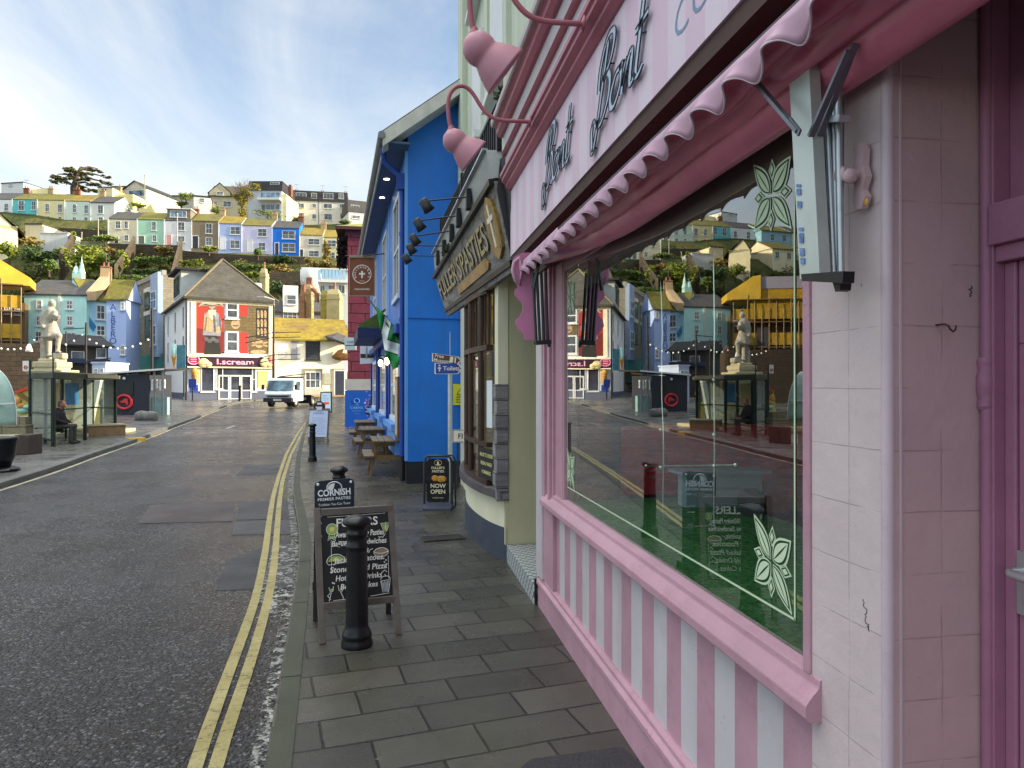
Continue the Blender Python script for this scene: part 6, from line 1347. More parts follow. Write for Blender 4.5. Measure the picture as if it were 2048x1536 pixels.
stack('red-brick chimney stack left of the tall buff one', 598, 608, 592, 640, 70, 1.0, SUNR, 2); stack('buff chimney stack with tall pots beside the brick one', 609, 622, 578, 634, 70.5, 1.0, SUNB, 3)
stack('broad plastered chimney stack with one tall pot', 653, 679, 588, 634, 69, 1.4, mat('plaster_yellow', hx(172,160,116), .85, .2, 1.5, .4, 10, dirt=.3), 1); stack('mossy green side stack left of the broad one', 641, 653, 590, 648, 69.3, 1.4, mat('moss_render', hx(140,130,60), .9, .25, 2, .4, 10), 0)
stack('chimney stack behind the ice cream parlour roof', 519, 531, 545, 600, 78, 1.1, mat('plaster_yellow', (1,1,1)), 1)
T_ = thing('chimney_arch', 'arched brick flue joining two chimney stacks', 'chimney', D(633, 600, 70.2)); m = MB(); m.tube([D(625+9*math.cos(R(a)), 595-16*math.sin(R(a))+ (0 if a > 20 else 4), 70.2) for a in range(-20, 120, 14)], .22, 8); m.build('arch', SUNR, T_)

# ---- the cream pub
h_ = House('cream_pub', 'cream-washed pub with a mossy roof and sash windows at the end of the street', 'pub', (549,62.6), (694,65), 792, 679, 7, None, mat('cream_wash', hx(236,232,208), .8, .05, .9, .2, 14, streak=.15)); h_.gable(2.2, R_YEL, .3)
h_.win((611,681,640,720), bars=(5, 5), t_=.1, frame=mat('dark_frame', (.03,.03,.035), .5, .2, 4)); h_.win((610,743,641,777), bars=(1, 2), t_=.1)
m = MB(); x0, x1, z0, z1 = h_.rect((605,737,645,778)); m.box(x0, x0+.22, -.05, 0, z0, z1).box(x1-.22, x1, -.05, 0, z0, z1).box(x0, x1, -.055, 0, z1-.22, z1); x0, x1, z0, z1 = h_.rect((663,737,694,792)); m.box(x0, x0+.2, -.05, 0, z0, z1).box(x0, x1, -.055, 0, z1-.2, z1); m.build('stone_surround', mat('surround_stone', hx(150,140,120), .8, .15, 3), h_.T); h_.door((670,742,688,790), DOOR_D)
x0, x1, z0, z1 = h_.rect((648,746,662,769)); h_.box('menu_case', x0, x1, -.06, 0, z0, z1, mat('case_pale', hx(170,172,150), .5, .3, 9)); x0, x1, z0, z1 = h_.rect((556,703,570,716)); h_.box('meter_box', x0, x1, -.25, 0, z0, z1, mat('grey_box', hx(160,162,162), .6, .1, 3)); h_.box('plinth', 0, h_.w, -.03, 0, -2, .45, mat('plinth_buff', hx(176,150,104), .8, .2, 2))
m = MB(); x, z = h_.xz(684, 714); m.ell((x, -.4, z), (1.0,.2,.35), 14); m.prism([(x-.8,-.5,z+.2),(x-.1,-.5,z+.2),(x+.1,-.5,z+.75),(x-.4,-.5,z+.6)], (0,.2,0)); m.build('boat_shaped_sign', mat('sign_bronze', hx(110,74,36), .4, .4, 3), h_.T)
x0, x1, z0, z1 = h_.rect((685,722,694,744)); h_.box('hanging_board', x0, x1, -.9, -.82, z0, z1, mat('board_pink_white', hx(206,190,206), .5, .15, 3))
x, z = h_.xz(588, 698); m = MB(); m.box(x-.28, x+.28, -.08, 0, z-.9, z+.9); m.build('painted_plaque', mat('plaque_greyblue', hx(150,150,160), .6, .4, 4), h_.T)
T_ = thing('black_shed_roof', 'grey slate lean-to roof between cream pub and maroon building', 'roof', D(650, 668, 64)); MB().add([D(640,668,66), D(694,650,70), D(700,690,63), D(664,676,63)], [(0,1,2,3)]).prism([D(640,668,66), D(694,650,70), D(700,690,63), D(664,676,63)], (0,0,-.2)).build('slates', R_SLT, T_)

# ---- I.scream: the ice cream parlour
h_ = House('ice_cream_parlour', 'white ice cream parlour with painted murals under a grey hipped roof', 'shop', (375,57), (548,60.6), 801, 598, 15.5, None, wallmat('G0', (226,228,228))); P_ = h_
CRM = mat('trim_cream', hx(236,228,196), .6, .06, 2); w, hh, d_ = h_.w, h_.h, h_.depth
h_.gable(4.1, roofmat('roof_tan', (.085,.08,.068), (.11,.1,.065), .3), .3, (w/2, w/2), .42)
v = [(-.3,-.3,hh-.05),(w+.3,-.3,hh-.05),(w+.3,d_+.3,hh-.05),(-.3,d_+.3,hh-.05),(w*.47,3.2,hh+3.75),(w*.47,d_-4,hh+3.75)]
bpy.data.objects.remove([o for o in h_.T.children if o.name.startswith('roof')][0]); ro = MB().add(v, [(0,1,4),(1,2,5,4),(2,3,5),(3,0,4,5)]).box(-.34, w+.34, -.36, -.3, hh-.2, hh-.02).box(-.36, -.3, -.3, d_, hh-.2, hh-.02).build('roof', roofmat('roof_tan', (.2,.17,.12)), h_.T)
MB().bar((-.3,-.3,hh-.02), (w*.47,3.2,hh+3.78), .16, .1).bar((w+.3,-.3,hh-.02), (w*.47,3.2,hh+3.78), .16, .1).build('hip_tiles', mat('hip_tile', hx(120,108,84), .8, .2, 3), ro)
h_.box('eaves_band', -.04, w+.04, -.05, 0, hh-.42, hh-.06, CRM); h_.box('corner_pilaster', .25, .62, -.08, 0, 3.7, hh-.43, CRM); h_.box('corner_pilaster', w-.45, w-.12, -.08, 0, 3.7, hh-.43, CRM)
MB().tube([(-.1,-.1,0), (-.1,-.1,hh-.1)], .07, 8).build('downpipe', BLACK, h_.T)
h_.box('dormer', -.05, 2.8, 3.4, 8.2, hh+.1, hh+2.6, mat('dormer_pale', hx(190,194,190), .7, .1, 2)); MB().box(-.5, 3.2, 3.0, 8.6, hh+2.6, hh+2.78).build('dormer_roof', R_DRK, h_.T)
m = MB(); m.box(-.1, -.06, 3.7, 7.9, hh+.5, hh+2.4); o = m.build('dormer_window', WFR, h_.T); m = MB()
for i in range(5): m.box(-.13, -.1, 3.8+i*.82, 4.5+i*.82, hh+.6, hh+2.3)
m.build('pane', PANE, o); h_.box('rear_dormer', w-1.6, w+.1, 5, 8.5, hh+.3, hh+2.2, mat('dormer_pale', (1,1,1)))
# murals: a sailor in a hat, window bays, carved relief panel
MR = mat('mural_red', hx(172,54,44), .75, .18, 1.2); MR_SHD = mat('mural_shadow_red', hx(116,36,34), .75, .2, 1.2); MT = stone('mural_tan', hx(124,108,76), hx(112,98,68), hx(86,76,56), (.5,.25), .01); MBK = mat('mural_black', hx(40,40,40), .75, .2, 2); MSK = mat('mural_buff', hx(176,150,112), .75, .4, 5); MGR = mat('mural_grey', hx(136,136,146), .75, .4, 4); MDG = mat('mural_dim', hx(92,90,92), .75, .4, 4)
def mur(name, polys, m_, y): 
    mb = MB()
    for pl_ in polys: mb.poly([(*[h_.xz(u, v)[0]], y, h_.xz(u, v)[1]) for u, v in pl_])
    return mb.build(name, m_, h_.T)
def el(cx_, cy, rx, ry, n=16): return [(cx_+rx*math.cos(2*math.pi*i/n), cy+ry*math.sin(2*math.pi*i/n)) for i in range(n)]
mur('mural_panel', [[(386,705),(448,706),(448,596),(386,595)]], MR, -.02); mur('mural_panel', [[(386,706),(448,707),(448,664),(386,655)]], MR_SHD, -.024)  # darker lower red paints the shadow lying across the mural
mur('mural_figure', [[(408,709),(442,709),(438,676),(428,668),(412,670)]], MBK, -.03); mur('mural_figure', [[(405,670),(441,672),(444,645),(436,626),(420,619),(408,628)], [(418,628),(430,628),(430,612),(418,612)]], MGR, -.034); mur('mural_figure', [[(408,662),(424,664),(426,640),(420,622),(408,632)], [(428,668),(442,664),(440,652),(430,656)]], MSK, -.038)
mur('mural_figure', [el(424,620,6,6)], MSK, -.041); mur('mural_beard', [[(416,620),(432,620),(430,634),(424,640),(418,634)]], mat('mural_beard', hx(206,196,170), .75, .35, 8), -.043); mur('mural_eyes', [[(418,617),(422,617),(422,619),(418,619)], [(426,617),(430,617),(430,619),(426,619)]], MBK, -.045); mur('mural_hat', [[(396,613),(404,604),(414,599),(434,599),(442,604),(448,614),(436,611),(424,614),(410,611)]], mat('mural_hat', hx(176,166,146), .75, .45, 6), -.047); mur('mural_hat_band', [[(398,612),(410,608),(424,611),(438,608),(446,612),(436,610),(424,613),(410,610)]], MBK, -.05); mur('mural_folds', [[(426,630),(429,630),(432,664),(429,664)], [(412,634),(414,634),(411,662),(409,662)], [(438,632),(440,634),(443,662),(441,662)]], MDG, -.05); mur('mural_ropework', [el(412+7*i, 678+4*(i % 2), 5, 4) for i in range(4)], MDG, -.048)
mur('mural_panel', [[(478,707),(496,707),(496,600),(478,599)]], MR, -.02); mur('mural_panel', [[(449,664),(497,665),(497,633),(449,632)]], MT, -.026); mur('mural_panel', [[(497,708),(541,708),(541,603),(497,602)]], MT, -.02)
mur('mural_mask', [el(471,648,9,10)], MSK, -.03); mur('mural_mask', [[(463,650),(479,650),(475,653),(467,653)]], MDG, -.034); mur('carved_panel', [[(512,676),(535,676),(535,617),(512,616)]], MBK, -.026)
for i in range(9):
    u0 = 514+i % 3*7; v0 = 621+i//3*18; mur('carved_figure', [el(u0+2, v0+3, 2.2, 3.4), [(u0,v0+4),(u0+5,v0+4),(u0+4.4,v0+15),(u0+.8,v0+15)]], MSK, -.032)
mur('carved_skull', [el(518,687,8,9), [(503,690),(535,683),(535,686),(503,693)], [(503,683),(535,691),(535,694),(503,686)], el(516,704,16,4)], MSK, -.03)
h_.win((451,602,477,638),(451,662,477,704), bars=(1, 0), t_=.14, y=-.01)
# shopfront
h_.box('plinth', -.05, w+.05, -.06, 0, -2, .75, mat('parlour_plinth', hx(90,96,116), .7, .15, 2)); x0, x1, z0, z1 = h_.rect((376,713,546,735)); h_.box('fascia', 0, w, -.22, 0, z0+.0, z1, mat('parlour_fascia', hx(52,26,40), .5, .15, 3)); h_.box('fascia_trim', -.05, w+.05, -.3, 0, z1, z1+.1, CRM); h_.box('fascia_trim', -.05, w+.05, -.26, 0, z0-.1, z0, CRM)
def FX(u, v, y): x, z = h_.xz(u, v); return V((x, y, z))
m = MB(); m.text('I.scream', .62, FR(FX(470,729,-.235), (1,0,0), (0,0,1)), bold=.02, width=2.9); m.build('lettering', mat('pink_letter', hx(236,170,196), .5, .08, 3), h_.T)
m = MB(); m.prism([V((p.x, -.24, p.z)) for p in (FX(386+11*math.cos(a*math.pi/10), 720+8.5*math.sin(a*math.pi/10), 0) for a in range(20))][::-1], (0,.02,0)); o = m.build('oval_badge', mat('badge_magenta', hx(190,40,96), .5, .15, 3), h_.T); m = MB(); q = [FX(386+11.5*math.cos(a*math.pi/10), 720+9*math.sin(a*math.pi/10), -.25) for a in range(21)]; m.tube(q, .05, 5); m.build('badge_rim', mat('pink_letter', (1,1,1)), o); m = MB()
for k in range(3): a = FX(380, 715+4*k, -.262); b = FX(392, 715+4*k, -.262); m.bar(a, b, .02, .07)
m.build('badge_lettering', mat('pink_letter', (1,1,1)), o)
for cx_ in (406, 528): m = MB(); m.ell(FX(cx_, 726, -.3), (.42,.12,.38), 14); m.ell(FX(cx_+9, 729, -.32), (.3,.12,.24), 12); m.build('ice_cream_scoops', mat('scoop_cream', hx(226,206,150), .6, .15, 3), h_.T)
m = MB(); m.ell(FX(540,722,-.34), (.22,.1,.5), 10); m.build('pink_scoops', mat('scoop_pink', hx(226,140,136), .6, .15, 3), h_.T)
h_.win((402,732,428,783), bars=(0, 0), t_=.06, pane=pane_mat('parlour_glass', (.03,.035,.05))); h_.win((433,730,446,778),(504,735,512,783), bars=(1, 0), t_=.06)
x0, x1, z0, z1 = h_.rect((436,732,503,800))
n_ = 3
for i in range(n_):
    a = x0+(x1-x0)*i/n_; b = x0+(x1-x0)*(i+1)/n_; m = MB(); zt_ = z0+(z1-z0)*.74; m.box(a+.02,a+.12,-.1,.0,z0,zt_).box(b-.12,b-.02,-.1,.0,z0,zt_).box(a+.12,b-.12,-.1,.0,zt_-.12,zt_).box(a+.12,b-.12,-.1,.0,z0,z0+.15).box(a+.12,b-.12,-.1,.0,z0+.75,z0+.85); m.box(a+.02,b-.02,-.09,0,z1-.1,z1); o = m.build('door', WFR, h_.T); MB().add([(a,-.05,z0),(b,-.05,z0),(b,-.05,z1),(a,-.05,z1)], [(0,1,2,3)]).build('pane', pane_mat('parlour_glass', (1,1,1)), o)
for nm, px, c, y in (('poster', (383,738,398,766), (206,176,120), -.07), ('blue_board', (380,770,396,785), (30,60,150), -.08), ('cone_poster', (516,742,536,775), (236,206,120), -.07)):
    x0, x1, z0, z1 = h_.rect(px); h_.box(nm, x0, x1, y, 0, z0, z1, mat('print_'+nm, hx(*c), .6, .35, 4))
m = MB(); x, z = h_.xz(390, 764)
m.lathe([(0,0),(.2,.75),(.24,.8),(0,.85)], 12, 0, Matrix.Translation((x-.05,-.2,z-.2))); m.ell((x-.05,-.2,z+.85), (.27,.2,.3), 10); m.build('cone_model', mat('cone_tan', hx(200,150,80), .6, .2, 6), h_.T)
# windows on the shaded side wall, side door, vertical banners
def sidewin(y0_, y1_, z0_, z1_): 
    o = MB().box(-.05, .02, y0_, y1_, z0_-.1, z0_).box(-.04, .02, y0_, y0_+.06, z0_, z1_).box(-.04, .02, y1_-.06, y1_, z0_, z1_).build('window', WFR, h_.T); MB().add([(-.025,y0_,z0_),(-.025,y1_,z0_),(-.025,y1_,z1_),(-.025,y0_,z1_)], [(0,1,2,3)]).build('pane', PANE, o)
for y in (1.8, 7.0, 12.2): sidewin(y, y+.9, 6.0, 7.7); sidewin(y, y+.9, 3.4, 5.3)
MB().box(-.06, .0, -.0, d_, -2, .6).build('side_plinth', mat('parlour_plinth', (1,1,1)), h_.T); MB().box(-.06, 0, 1.0, 2.1, .0, 2.7).build('side_door', WFR, h_.T); MB().box(-.09, -.06, 1.25, 1.85, .3, 2.4).build('side_door_pane', PANE, h_.T)
T_ = thing('banner', 'teal vertical banner on the side wall of the ice cream parlour', 'banner', D(362, 735, 55.6)); MB().box(0,.06,-.35,.35,0,1.9,0, Matrix.Translation(D(362, 738, 56.3)) @ Matrix.Rotation(h_.rz+R(60), 4, 'Z')).build('cloth', mat('banner_teal', hx(70,120,136), .7, .35, 3), T_)
T_ = thing('ice_cream_cone_model', 'large model ice cream cone fixed to the parlour side wall', 'cone', D(348, 730, 56.5)); c = D(348, 728, 56.6); MB(Matrix.Translation(c)).lathe([(0,-.5),(.2,.55),(.24,.62),(0,.65)], 12).build('cone', mat('cone_tan', (1,1,1)), T_); MB(Matrix.Translation(c)).ell((0,0,1.0), (.22,.22,.65), 12).build('ice_cream', mat('scoop_mint', hx(150,196,196), .5, .15, 4), T_)
# tall street lamp with flood heads beside the parlour, and its long arm
LPp = thing('lamp_post', 'black lamp post with decorative arms at the corner of the ice cream parlour', 'lamp post', G(546, 799)); b = G(547, 800); t_ = D(547, 610, dep(b)); m = MB(); m.tube([b, V((b.x, b.y, t_.z-6)), V((b.x, b.y, t_.z))], [.14, .11, .07], 10); m.build('post', BLACK, LPp)
m = MB(); m.tube([t_, t_+V((.1,-.3,.4)), t_+V((-.6,-.9,.55))], .05, 8); m.box(-.5,.1,-.16,.16,-.06,.06,0, Matrix.Translation(t_+V((-.6,-.9,.52)))); m.build('lamp_head', mat('grey_box', (1,1,1)), LPp)
m = MB()
for z in (-2.2, -2.6, -4.0, -4.4): m.tube([V((b.x, b.y, t_.z+z)), V((b.x-2.0, b.y-.8, t_.z+z-.5))], .04, 6); m.tube([V((b.x, b.y, t_.z+z)), V((b.x+2.0, b.y+.6, t_.z+z+.1))], .035, 6)
m.build('decoration_arms', BLACK, LPp)

# ---- grey stone building, ALBERO, turquoise and blue houses
GST = stone('grey_stone', hx(150,144,128), hx(134,128,114), hx(112,108,98), (.6,.25), .02, 0, 'XZ'); WLN = mat('lintel_white', hx(212,212,204), .6, .08, 3)
h_ = House('stone_warehouse', 'tall grey stone building with white lintels left of the ice cream parlour', 'building', (252,83), (326,71), 770, 566, 10, None, GST)
hw = h_; w, hh = h_.w, h_.h
h_.box('parapet', -.1, w+.05, -.12, .3, hh, hh+.5, mat('parapet_grey', hx(140,138,132), .7, .1, 2)); h_.flat(R_DRK, .2, 0)
wins = [(259,601,264,628),(273,595,280,622),(290,586,299,615),(300,584,310,606),(259,641,265,668),(273,638,280,668),(290,632,300,676),(303,640,309,676)]
h_.win(*wins, t_=.08, bars=(1, 0), frame=mat('frame_grey', hx(96,96,92), .5, .15, 3))
for px in wins: x0, x1, z0, z1 = h_.rect(px); h_.box('lintel', x0-.25, x1+.25, -.1, 0, z1, z1+.42, WLN)
x0, x1, _, _ = h_.rect((311,600,324,610)); h_.box('blue_bay', x0, w, -.5, 0, 2.8, hh+.3, mat('bay_blue', hx(146,164,190), .6, .1, 2)); h_.win((312,585,323,618),(312,652,323,690), y=-.5, t_=.12, pane=PANEB)
x0, x1, z0, z1 = h_.rect((254,722,316,732)); h_.box('shop_fascia', 0, w, -.3, 0, z0-.4, z0+1.2, mat('teal_fascia', hx(60,130,130), .5, .3, 1.5)); h_.box('awning_board', 0, w*.9, -1.4, -.3, z0-.75, z0-.45, mat('amber_board', hx(226,176,96), .5, .2, 3)); h_.box('shop_window', .2, w-.2, -.05, 0, 0, z0-.8, PANE);  # awning board in a plain amber colour
T_ = thing('scaffold_sign', 'white vertical shop sign fixed between Albero and the stone building', 'sign board', D(246, 655, 80)); MB().box(-.25,.25,-.05,0,-.8,.9,0, Matrix.Translation(D(246, 645, 80)) @ Matrix.Rotation(-YAW, 4, 'Z')).build('board', WS, T_); m = MB(Matrix.Translation(D(246, 645, 79.9)) @ Matrix.Rotation(-YAW, 4, 'Z'))
for i, c_ in enumerate('BAR'): m.text(c_, .55, FR((0,-.02,.3-.5*i), (1,0,0), (0,0,1)), bold=.02)
m.build('lettering', BLACK, T_)
h_ = House('albero_building', 'tall lavender blue building with ALBERO lettered down its front', 'building', (213,69), (252,69.3), 778, 598, 4, None, mat('wall_lavender', hx(172,194,236), .7, .05, 1.2)); h_.gable(2.2, R_MOSS, .2); h_.win((241,604,249,620),(241,690,250,710), t_=.1)
for i, c_ in enumerate('ALBERO'): 
    x, z = h_.xz(226, 620+i*13.5); m = MB(); m.text(c_, .85, FR((x,-.03,z), (1,0,0), (0,0,1)), bold=.0); m.build('letter', mat('letter_navy', hx(58,78,150), .6, .1, 3), h_.T)
x0, x1, z0, z1 = h_.rect((213,735,238,770)); h_.box('blue_panel', 0, x1, -.05, 0, -1, z1, mat('panel_bright', hx(100,150,236), .5, .05, 2))
h_ = House('turquoise_house', 'turquoise rendered house with a grey roof behind the statue', 'house', (48,73), (173,74), 700, 588, 8, None, wallmat('H0', (184,232,226))); h_.gable(2.0, R_SLT, .1)
h_.win((72,600,84,619),(132,600,146,619),(72,631,84,652),(133,631,146,652),(70,662,84,684),(133,664,152,684), t_=.11, bars=(1, 1)); h_.box('pilaster', h_.xz(116,620)[0], h_.xz(122,620)[0], -.1, 0, -2, h_.h, wallmat('H0b', (206,214,204)))
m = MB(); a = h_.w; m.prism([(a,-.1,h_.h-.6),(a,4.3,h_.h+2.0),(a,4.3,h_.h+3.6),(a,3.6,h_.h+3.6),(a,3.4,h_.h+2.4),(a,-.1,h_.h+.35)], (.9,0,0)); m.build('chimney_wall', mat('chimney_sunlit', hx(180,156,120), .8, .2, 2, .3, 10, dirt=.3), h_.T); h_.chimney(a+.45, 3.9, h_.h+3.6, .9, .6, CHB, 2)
h_ = House('sky_blue_shop', 'sky blue shop with a mossy dark roof beside the turquoise house', 'shop', (173,74.5), (213,76), 760, 600, 7, None, wallmat('H1', (168,214,236))); h_.gable(2.6, R_MOSS, .1); h_.win((192,609,210,640),(192,650,210,672), t_=.1); x0, x1, z0, z1 = h_.rect((173,672,213,690)); h_.box('awning_board', x0, x1, -.9, 0, z0, z1, mat('mint_board', hx(170,200,180), .6, .15, 2)); x0, x1, z0, z1 = h_.rect((196,696,212,720)); h_.box('lower_window', x0, x1, -.06, 0, z0, z1, WFR)
m = MB(); 
for s_ in range(5): m.tube([V((h_.xz(176+s_*3, 655)[0]+.12*math.cos(a), -.05, h_.xz(176+s_*3, 640+s_*4)[1]+.35*math.sin(a*1.3))) for a in [i*.5 for i in range(13)]], .05, 5)
m.build('painted_flourish', mat('flourish_blue', hx(70,140,190), .6, .1, 3), h_.T)
# ---- cupola with two spirelets
CU = thing('cupola', 'pale verdigris roof turret with two little spires above the turquoise house', 'turret', D(157, 563, 88)); VD = mat('verdigris', hx(176,214,204), .6, .12, 4); M_ = Matrix.Translation(D(157, 564, 88))
m = MB(M_); m.box(-.55,.55,-.5,.5,-4,1.0); m.build('base', VD, CU)
for x, h2 in ((-.3, 2.4), (.35, 3.2)): MB(M_).lathe([(.0,.9),(.42,.9),(.42,1.25),(.34,1.35),(.26,1.8),(.05,h2-.4),(.02,h2),(0,h2)], 8, 0, Matrix.Translation((x,0,0))).build('spirelet', VD, CU)

# ---- scaffolded building wrapped in yellow sheeting
h_ = House('scaffolded_building', 'building under yellow sheeting and scaffolding at the left edge', 'building', (-230,66), (50,71), 700, 600, 8, None, mat('site_brown', hx(108,84,58), .85, .35, 1.2, .3, 8)); SCF = h_
YSH = mat('yellow_sheeting', hx(214,176,60), .45, .18, .8, .3, 6, streak=.2); YNT = mat('yellow_netting', hx(176,140,34), .7, .35, 1.5, .2, 10)
w, hh = h_.w, h_.h; z1, z2 = h_.xz(0, 545)[1], h_.xz(0, 517)[1]
h_.box('yellow_sheet', -.2, w*.80, -.9, -.8, hh-.2, z1, YNT); MB().prism([(w*.70,-1.3,z2+.15),(w*.78,-1.3,z2+.05),(w*1.05,-1.3,z1-.5),(w*1.05,-1.3,z1-1.3),(w*.70,-1.3,z1-1.3)], (0,4.5,0)).build('yellow_roof_sheet', YSH, h_.T); h_.box('grey_parapet', -.2, w*.705, -1.0, 8, z1, z2, mat('parapet_lav', hx(150,146,160), .7, .1, 2))
for (a, b, za, zb) in ((.0,.98,-3.6,-2.2),(.0,.98,-.6,.6),(.1,.9,-6.5,-5.6)): h_.box('yellow_netting', w*a, w*b, -1.25, -1.2, hh+za, hh+zb, YNT)
for i in range(14): MB().tube([(w*(i+.3)/13.5,-1.35,-8), (w*(i+.3)/13.5,-1.35,hh+.6+(i % 3)*.8)], .05, 6).build('scaffold_pole', mat('scaffold_steel', hx(150,130,96), .5, .2, 4), h_.T)
for z in (-6.8,-3.9,-1.0,1.6): h_.box('scaffold_deck', -.2, w, -1.4, -.1, hh+z, hh+z+.12, mat('scaffold_board', hx(120,92,56), .8, .3, 3))
h_.win((8,612,20,628),(28,617,40,630),(6,655,18,670), t_=.1); h_.box('site_sheet', w*.62, w*.74, -1.3, -1.26, hh-3.8, hh-1.6, mat('dark_sheet', hx(70,66,70), .7, .4, 3))

# ---- hillside garden walls
RWL = stone('retaining_stone', hx(96,84,70), hx(80,72,62), hx(50,46,40), (.55,.3), .06, 0, 'XZ', (.03,.04,.012))
def hillwall(lab, pts, hgt, th=.5, cat='wall'):
    q = [D(u, v, d) for u, v, d in pts]; T_ = thing('garden_wall', lab, cat, q[0]); m = MB()
    for a, b in zip(q, q[1:]): m.add([a+V((0,0,-3)), b+V((0,0,-3)), b+V((0,0,hgt)), a+V((0,0,hgt)), a+V((0,th,-3)), b+V((0,th,-3)), b+V((0,th,hgt)), a+V((0,th,hgt))], [(0,1,2,3),(3,2,6,7),(4,7,6,5),(1,5,6,2),(0,3,7,4)])
    m.build('stonework', RWL, T_)
hillwall('long retaining wall below the lower terrace on the hill', ((360,522,110),(440,528,110.5),(520,532,111),(610,534,112)), 1.6)
hillwall('dark retaining wall below the upper terrace on the hill', ((92,476,121),(160,480,121),(222,484,120)), 1.9); hillwall('garden wall under the mint and cream lower houses', ((215,502,110.5),(290,504,110),(360,506,110)), 1.2)
hillwall('sloping sunlit garden wall above the turquoise house', ((117,520,98),(138,490,106),(146,474,110)), 1.0, 1.0); hillwall('sloping stone wall running down between two gardens', ((228,545,94),(256,505,104),(266,484,109)), 1.0, 1.0)
hillwall('terrace wall above the balcony house', ((530,560,95),(620,556,96),(690,552,96)), 1.0); hillwall('brick garden pier wall beside the stone warehouse roof', ((340,566,92),(352,520,101),(360,492,108)), 1.2, 1.2)
# ---- trees, shrubs and hedges on the hill
rnd = random.Random(21)
F_BR = foliage('leaf_bright', ((.05,.10,.012), (.16,.22,.025), (.34,.34,.05))); F_MD = foliage('leaf_mid', ((.035,.08,.016), (.1,.17,.035), (.23,.28,.06))); F_DK = foliage('leaf_dark', ((.02,.042,.014), (.055,.1,.03), (.13,.18,.05))); F_OC = foliage('leaf_ochre', ((.10,.08,.025), (.24,.19,.05), (.36,.27,.08)))
BARK = mat('bark', (.09,.07,.05), .9, .3, 3, .6, 14); BARKP = mat('bark_pale', (.2,.17,.13), .9, .3, 3)
def shrub(lab, u, v, d, r, n=700, m_=F_MD, size=.22, name='shrub', cat='shrub', stem=True):
    c = D(u, v, d); s_ = d/F; rr = (r[0]*s_, r[0]*s_*.9, r[1]*s_); b = c-V((0,0,rr[2]*1.1))
    T_ = thing(name, lab, cat, b); m = MB(); leafy(m, c, rr, n, size, rnd, .1, 26); m.build('foliage', m_, T_)
    if stem: MB().tube([b+V((0,0,-.6)), c], [.16, .05], 6).build('stem', BARK, T_)
    return T_
shrub('big round yellow-green bush in the middle of the hillside gardens', 176, 520, 100, (44,42), 2600, F_BR, .26); shrub('bright green bush at the left edge below the cream gabled house', 18, 500, 103, (26,20), 1000, F_BR); shrub('ochre shrub below the hillside garage', 65, 486, 105, (26,13), 800, F_OC)
shrub('ochre bush right of the big round bush', 218, 508, 103, (18,18), 700, F_OC); shrub('ivy hump on top of the sloping sunlit garden wall', 144, 474, 109, (9,14), 500, F_BR); shrub('ivy running down the sunlit garden wall', 124, 508, 101, (16,16), 700, F_BR); shrub('dark evergreen mass left of the sunlit wall', 80, 508, 101, (42,20), 1600, F_DK)
shrub('shrubs at the foot of the sunlit wall', 98, 530, 95, (16,14), 600, F_MD); shrub('ivy climbing down the wall between two gardens', 246, 520, 100, (12,26), 800, F_BR); shrub('dark bush beside the ivied garden wall', 226, 535, 96, (16,14), 700, F_DK); shrub('low planting along the top garden path', 210, 476, 111.5, (30,6), 600, F_MD)
shrub('bush over the wall below the brown house', 418, 497, 110, (18,7), 500, F_BR); shrub('round shrub before the lilac house', 516, 504, 111, (10,8), 400, F_MD); shrub('dark ivy under the bright blue house', 572, 520, 111, (30,10), 1000, F_DK); shrub('yellow shrub by the right end of the terrace', 618, 522, 111, (10,7), 400, F_OC)
shrub('tall ivied conifer before the pale yellow house', 652, 505, 110, (9,32), 800, F_OC); shrub('rust-brown shrubs above the balcony house', 640, 528, 100, (30,8), 900, F_OC); shrub('bare thicket below the retaining wall', 562, 540, 102, (26,16), 900, F_OC, .2); shrub('pampas spray beside the garden pier wall', 328, 500, 107, (22,10), 500, F_OC, .3)
for i, (u0, u1, v, d, m_, lab) in enumerate(((272,345,520,101,F_MD,'upper clipped hedge left of the garden pier wall'),(268,330,544,96,F_DK,'middle clipped hedge left of the garden pier wall'),(215,310,557,92,F_MD,'lowest hedge above the Albero roof'),(365,400,525,103,F_BR,'bright hedge above the parlour dormer'),(468,545,535,103,F_MD,'upper hedge right of the parlour roof'),(478,530,550,99,F_BR,'middle hedge right of the parlour roof'),(500,560,575,94,F_DK,'dark shrubbery above the parlour chimney'),(545,620,580,92,F_DK,'dark evergreen bank left of the balcony house'),(545,570,600,88,F_BR,'weedy bank behind the cottage chimneys'))):
    a, b = D(u0, v, d), D(u1, v, d); T_ = thing('hedge', lab, 'hedge', a, 0, 'garden hedges on the hill'); m = MB(); s_ = d/F; n = int((u1-u0)/9)
    hgt = (16 if m_ is F_DK and i > 5 else 9)*s_
    for k in range(n+1): leafy(m, a+(b-a)*(k/n), (8*s_, .8, hgt), 200, .17, rnd, .0, 9)
    m.build('foliage', m_, T_)
# the cedar on the skyline
CD = thing('cedar_tree', 'spreading dark cedar on the skyline at left', 'tree', D(150, 398, 142)); s_ = 142/F; b = D(148, 398, 142)
m = MB(); tk = [b+V((0,0,-2)), D(146,375,142), D(154,350,142), D(160,335,142)]; m.tube(tk, [.7,.6,.4,.2], 8)
limbs = [((147,372),(118,362)),((148,366),(190,372)),((150,358),(115,348)),((153,350),(205,352)),((155,345),(125,336)),((158,340),(195,337)),((147,378),(180,384)),((150,360),(210,364))]
for a, e in limbs: p, q = D(*a, 142), D(*e, 142+rnd.uniform(-3,3)); m.tube([p, p.lerp(q,.5)+V((0,0,.5)), q], [.3,.2,.08], 6)
m.build('trunk', BARK, CD); m = MB()

